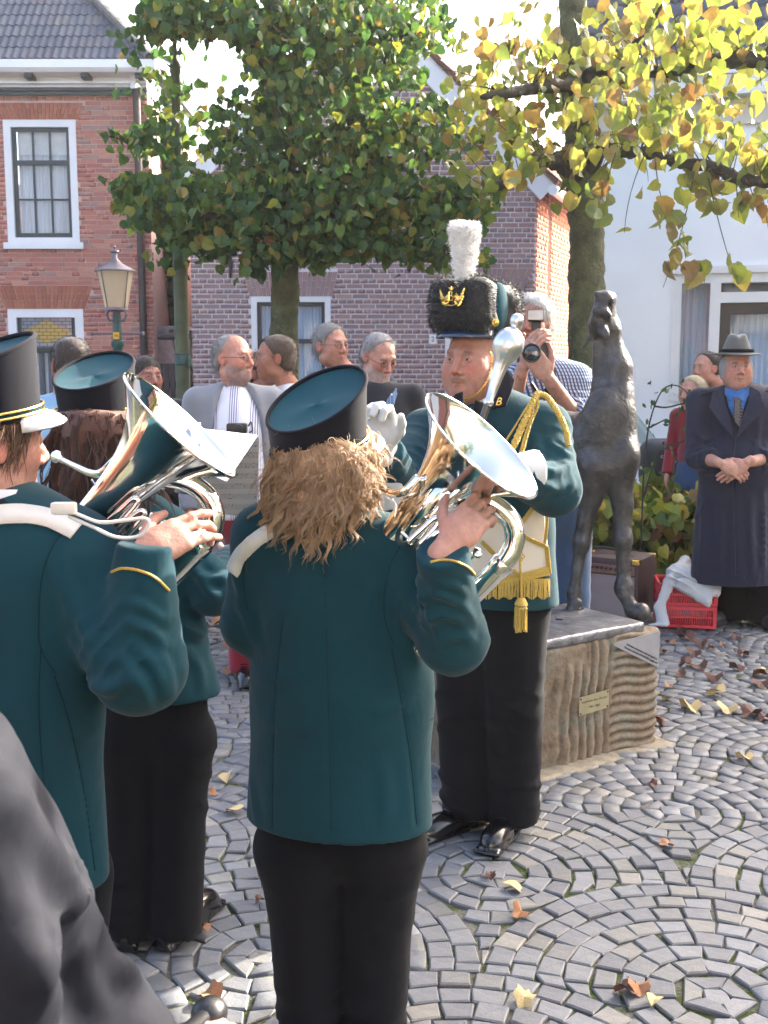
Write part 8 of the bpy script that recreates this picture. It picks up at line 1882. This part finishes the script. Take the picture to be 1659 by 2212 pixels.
# ================= brass instruments =================
def tubeS(parent, name, pts, rads, m, n=20, sm=8, caps=True):
    P = spline([tuple(p)+(r_,) for p, r_ in zip([A_(q) for q in pts], rads)], sm)
    V, F = tube_geo([p[:3] for p in P], [p[3] for p in P], n, caps); return obj(name, meshdata(name, V, F, m, True), parent)
def instrument(label, dx, dy, dd, tz=.042):
    """baritone horn: laid out around (dx, dy) shift on the grid at distance dd"""
    t = thing('baritone_horn', label, 'brass instrument', group='silver baritone horns'); 
    def Q(x, y, z=0.0): return Vector(W(x+dx, y+dy, dd+z))
    m = MAT['silver']
    # bell: axis from rim centre down the throat
    c0 = Q(1042,960); thr = Q(885,1125,tz); ax = (c0-thr).normalized(); R0 = .1465*dd/2.2
    prof = [(R0*1.0,0),(R0*1.012,-.0018),(R0*.995,-.0035),(R0*.965,-.007),(R0*.86,-.021),(R0*.73,-.040),(R0*.60,-.064),(R0*.49,-.092),(R0*.405,-.125),(R0*.345,-.162),(R0*.30,-.205),(R0*.265,-.255),(R0*.24,-.30)]
    inner = [(max(r_-.0015,.002), z) for r_, z in prof[3:]]
    m_ = MB(); m_.lathe([(r_, z) for r_, z in inner[::-1]]+[(R0*.985,.0005)]+prof, 72, c0, ax); m_.build('bell', m, t, True)
    m_ = MB(); q = Vector((0,0,1)).rotation_difference(ax); m_.tube([c0+q@Vector((R0*1.003*math.cos(a),R0*1.003*math.sin(a),-.001)) for a in np.linspace(0,6.2832,73)], .0030, 8, False); m_.build('rim_wire', m, t, True)
    # big outer bow (elbow under the bell, running down beside the throat)
    tubeS(t, 'outer_bow', [Q(1012,1052,.08), Q(1004,1046,.04), Q(985,1050,.0), Q(950,1078,-.01), Q(905,1126,.02), Q(860,1176,.08), Q(830,1205,.14)], [.018,.024,.0285,.031,.0315,.031,.030], m, 28)
    # hairpin bow
    hp_ = [Q(870,1152,.08), Q(905,1118,.0), Q(945,1092,-.01), Q(985,1078,-.01), Q(1030,1078,-.01), Q(1072,1093,-.01), Q(1100,1118,-.01), Q(1112,1148,-.01), Q(1108,1180,-.01), Q(1090,1212,-.01), Q(1050,1255,.0), Q(1000,1305,.01), Q(950,1360,.02), Q(905,1410,.03)]
    tubeS(t, 'main_bow', hp_, [.0125,.0145,.016,.0175,.019,.0202,.021,.0216,.022,.0224,.0228,.0232,.0236,.024], m, 26)
    for i in (3, 9):      # ferrules
        a, b = hp_[i], hp_[i].lerp(hp_[i+1], .45); r_ = .0195 if i == 3 else .0248; m_ = MB(); m_.tube([a, a.lerp(b,.1), a.lerp(b,.9), b], [r_*.98, r_*1.04, r_*1.04, r_*.98], 24); m_.build('ferrule', m, t, True)
    # narrow tubes: valve slides
    for k, (o, z) in enumerate(((0,-.035),(9,-.02),(19,-.045))):
        tubeS(t, 'valve_tube', [Q(862+o*.4,1160+o,z+.12), Q(900+o*.6,1118+o,z+.03), Q(960+o*.5,1060+o,z), Q(1010+o*.2,1025+o*.7,z), Q(1032,1020+o*.5,z-.005), Q(1024,1006+o*.3,z), Q(1000,990+o*.2,z+.01)], [.0062]*7, m, 12)
    tubeS(t, 'tuning_slide', [Q(985,1048,-.02), Q(1010,1030,-.03), Q(1035,1034,-.03), Q(1050,1046,-.03), Q(1040,1054,-.03), Q(1010,1052,-.02)], [.009]*6, m, 14)
    tubeS(t, 'slide_loop', [Q(880,1172,-.055), Q(915,1140,-.055), Q(938,1120,-.055), Q(948,1124,-.055), Q(940,1140,-.055), Q(905,1178,-.055)], [.0065]*6, m, 12)
    tubeS(t, 'slide_loop', [Q(902,1190,-.06), Q(934,1160,-.06), Q(955,1146,-.06), Q(962,1152,-.06), Q(952,1168,-.06), Q(922,1200,-.06)], [.006]*6, m, 12)
    tubeS(t, 'long_tube', [Q(862,1184,.10), Q(905,1140,.01), Q(960,1098,-.02), Q(1010,1070,.0), Q(1040,1062,.02)], [.0085]*5, m, 14)
    for (a, b) in (((905,1100),(925,1122)),((958,1058),(975,1085)),((868,1150),(890,1170)),((995,1040),(1005,1075)),((925,1075),(940,1098))):
        m_ = MB(); m_.tube([Q(*a,-.01), Q(*b,-.03)], [.0042,.0036], 8); m_.lathe([(.009,0),(.006,.003),(.004,.008)], 10, Q(*b,-.03), (Q(*a,-.01)-Q(*b,-.03))); m_.build('brace', m, t, True)
    # valves with finger buttons; axis along the tubes towards lower right
    vx = (Q(1040,1200)-Q(900,1060)).normalized(); vdir = (Q(1010,1180)-Q(985,1155)).normalized()
    for k in range(3):
        base = Q(930+22*k,1165+20*k,-.04) ; top = Q([985,1008,1034][k], [1158,1176,1192][k], -.055); base = top-(top-Q(915+20*k,1215+22*k,.04)).normalized()*.13; d = (top-base).normalized()
        m_ = MB(); m_.lathe([(0,0),(.0125,.0),(.0145,.003),(.0145,.012),(.013,.014),(.013,.065),(.0148,.067),(.0148,.082),(.009,.086),(.006,.088)], 22, base, d); m_.build('valve_casing', m, t, True)
        m_ = MB(); m_.lathe([(.0032,.088),(.0032,.118),(.0095,.120),(.0115,.123),(.0115,.128),(.0085,.131),(0,.132)], 20, base, d); m_.build('finger_button', m, t, True)
    # leadpipe and mouthpiece
    tubeS(t, 'leadpipe', [Q(785,1035,.20), Q(815,1050,.12), Q(848,1064,.04), Q(872,1062,.0), Q(905,1030,.0)], [.0065,.0075,.0085,.009,.0095], m, 14)
    d = (Q(775,1030,.24)-Q(790,1038,.19)).normalized(); m_ = MB(); m_.lathe([(.006,0),(.0085,.02),(.008,.04),(.0135,.055),(.0145,.066),(.013,.068),(.008,.06)], 20, Q(790,1038,.19), d); m_.build('mouthpiece', m, t, True)
    tubeS(t, 'water_key', [Q(848,1078,-.015), Q(856,1092,-.02), Q(852,1118,-.02)], [.002,.002,.003], m, 6)
    return t, Q
t1, Q1 = instrument('polished silver baritone horn held by the curly blond bandswoman, bell facing right', 0, 0, 2.27, .062)
t2, Q2 = instrument('polished silver baritone horn held by the short-haired bandswoman, music sheet behind its bell', -650, -42, 2.17, .0)
# cords tying the strap of the left horn
cd = MB(); cd.tube(spline([zc(120,1098,1.93), zc(165,1110,1.93), zc(215,1128,1.92), zc(270,1124,1.92), zc(312,1120,1.92), zc(322,1132,1.92), zc(300,1158,1.92), zc(250,1160,1.92), zc(200,1138,1.92), zc(150,1116,1.93)],8), .0055, 8, flat=.6)
cd.box(zc(138,1098,1.925), (.045,.02,.022), bev=.006); cdo = cd.build('strap_cord', MAT['strap'], None, True); tag(cdo, 'looped white leather cord clipping the left horn to its shoulder strap', 'cord')
# marching music sheets held on the left horn
def sheetpoly(name, pts, m, th=.0012): 
    m_ = MB(); P = [Vector(p) for p in pts]; n = (P[1]-P[0]).cross(P[2]-P[0]).normalized()*th; m_.prism(P, n); return m_.build(name, m)
paper = simple('white_paper', (.85,.85,.84), .6, var=.02)
ms = sheetpoly('music_sheet', [zc(405,922,2.50), zc(556,940,2.50), zc(512,1008,2.34), zc(490,1040,2.27), zc(415,1010,2.26)], paper); tag(ms, 'sunlit white music sheet lying flat behind the left bell', 'sheet music')
def stave():
    b = NB('printed_music'); sx = b.n('ShaderNodeSeparateXYZ'); b.l(b.coord(), sx.inputs[0]); z = sx.outputs[2]; x = sx.outputs[0]
    ln = b.math('GREATER_THAN', b.math('SINE', b.math('MULTIPLY', z, 2200)), .5); grp = b.math('GREATER_THAN', b.math('SINE', b.math('MULTIPLY', z, 260)), -.1)
    nn = b.n('ShaderNodeTexNoise'); mp = b.n('ShaderNodeMapping'); mp.inputs['Scale'].default_value = (1,1,.6); b.l(b.coord(), mp.inputs[0]); b.l(mp.outputs[0], nn.inputs[0]); nn.inputs['Scale'].default_value = 300
    dots = b.math('GREATER_THAN', nn.outputs[0], .60); ink = b.math('MULTIPLY', grp, b.math('MAXIMUM', b.math('MULTIPLY', ln, .55), b.math('MULTIPLY', dots, .8)))
    b.base(b.mix(ink, (.42,.40,.38), (.08,.07,.07))); b.set(rough=.35); return b.m
m2s = sheetpoly('music_page', [zc(425,985,2.53), zc(560,945,2.53), zc(556,1095,2.53), zc(556,1118,2.53), zc(425,1105,2.53)], stave()); tag(m2s, 'printed page of band music in a plastic sleeve below the sunlit sheet', 'sheet music')
mh = thing('music_lyre', 'small metal music holder between the left bell and the sheets', 'music holder'); m_ = MB(); m_.tube([zc(430,960,2.28), zc(436,1010,2.32), zc(430,1070,2.34), zc(380,1060,2.25)], .004, 8); m_.build('holder_arm', MAT['chrome'], mh, True); m_ = MB(); m_.box(zc(424,938,2.29), (.02,.012,.05), bev=.004); m_.build('clip', MAT['chrome'], mh)
# ================= foreground person in the grey jacket =================
FG = Fig('person in dark grey jacket very close at the lower left edge, arm raised', -.66, .80, -25, 1.40)
J = FG.J
J['shR'] = zc(-95,1880,.98); J['elR'] = zc(235,2290,1.04); J['wrR'] = zc(370,2312,1.24); J['neck'] = zc(-330,1640,.85); J['chest'] = zc(-250,2150,.90); J['waist'] = zc(-250,2500,.92); J['hips'] = A_([J['waist'][0], .9, .68]); J['head'] = zc(-420,1380,.80); J['shL'] = A_([-.78,.72,1.13]); J['elL'] = A_([-.85,.8,.9]); J['wrL'] = A_([-.75,1.0,.8])
FG.head(yaw=-25, f={}, h=.008, eyes=False)
pr = FG.torso(rw=.21, rh=.21, flat=1.3, ra=.098, rf=.085, rc=.050, folds=.004, hem=.5, seed=61, shr=.10, extra=[('fold', zc(120,2050,.95), (.80,.1,.55), .30, .10, .006, {'seed':18}), ('fold', zc(330,2120,1.02), (.6,.1,.8), .12, .06, .003, {'seed':19}), ('cone', J['neck']+A_([.05,.02,-.03]), J['shR']-A_([.0,0,.02]), .08,.100,{'k':.06}), ('noise', 12, .006, {'seed':8, 'aniso':(1.6,1,.35)})])
V, F = sdf_geo(pr, .0075, .03); V = crease(V, F, [([(10,1690),(110,1840),(210,2010),(300,2180)], .014, .022), ([(-10,1840),(70,1990),(130,2190)], .016, .026), ([(150,1830),(255,1965),(340,2090)], .008, .012), ([(230,2080),(300,2110),(360,2120)], .010, .012), ([(120,1960),(190,2100),(230,2205)], .012, .018), ([(20,2000),(60,2120),(80,2205)], .012, .02)]); FG.mesh('jacket', V, F, MAT['grey_nylon'])
FG.hand('R', (.55,.75,.22), (0,.2,-.9), -1, [.9,.9,.9,.9], h=.004); FG.sdf('trousers', FG.trousers(folds=0), .02, MAT['black_cloth']); FG.body(.03)
fo2 = thing('microphone', 'black foam-covered handheld microphone at the bottom edge', 'microphone'); V, F = sdf_geo(FP([('ell', zc(452,2190,1.34), (.024,.026,.022)), ('noise',200,.0006)]), .003); obj('foam_cover', meshdata('foam_cover', V, F, MAT['black_plastic'], True), fo2)
m_ = MB(); m_.tube([zc(442,2198,1.33), zc(385,2250,1.22)], .012, 12); m_.build('handle', MAT['black_plastic'], fo2, True)
# ================= thin haze volume added for a veiling glow =================
hz = MB(); hz.b2(-41, -26, -1.0, 41, 61, 10.5)
hb_ = bpy.data.materials.new('thin_haze'); hb_.use_nodes = True; ht = hb_.node_tree
for n_ in list(ht.nodes):
    if n_.type == 'BSDF_PRINCIPLED': ht.nodes.remove(n_)
pv_ = ht.nodes.new('ShaderNodeVolumePrincipled'); pv_.inputs['Color'].default_value = (1.0,.98,.95,1); pv_.inputs['Density'].default_value = HAZE; pv_.inputs['Anisotropy'].default_value = .35
ht.links.new(pv_.outputs[0], ht.nodes['Material Output'].inputs['Volume'])
hz.build('haze', hb_, None, kind='stuff')
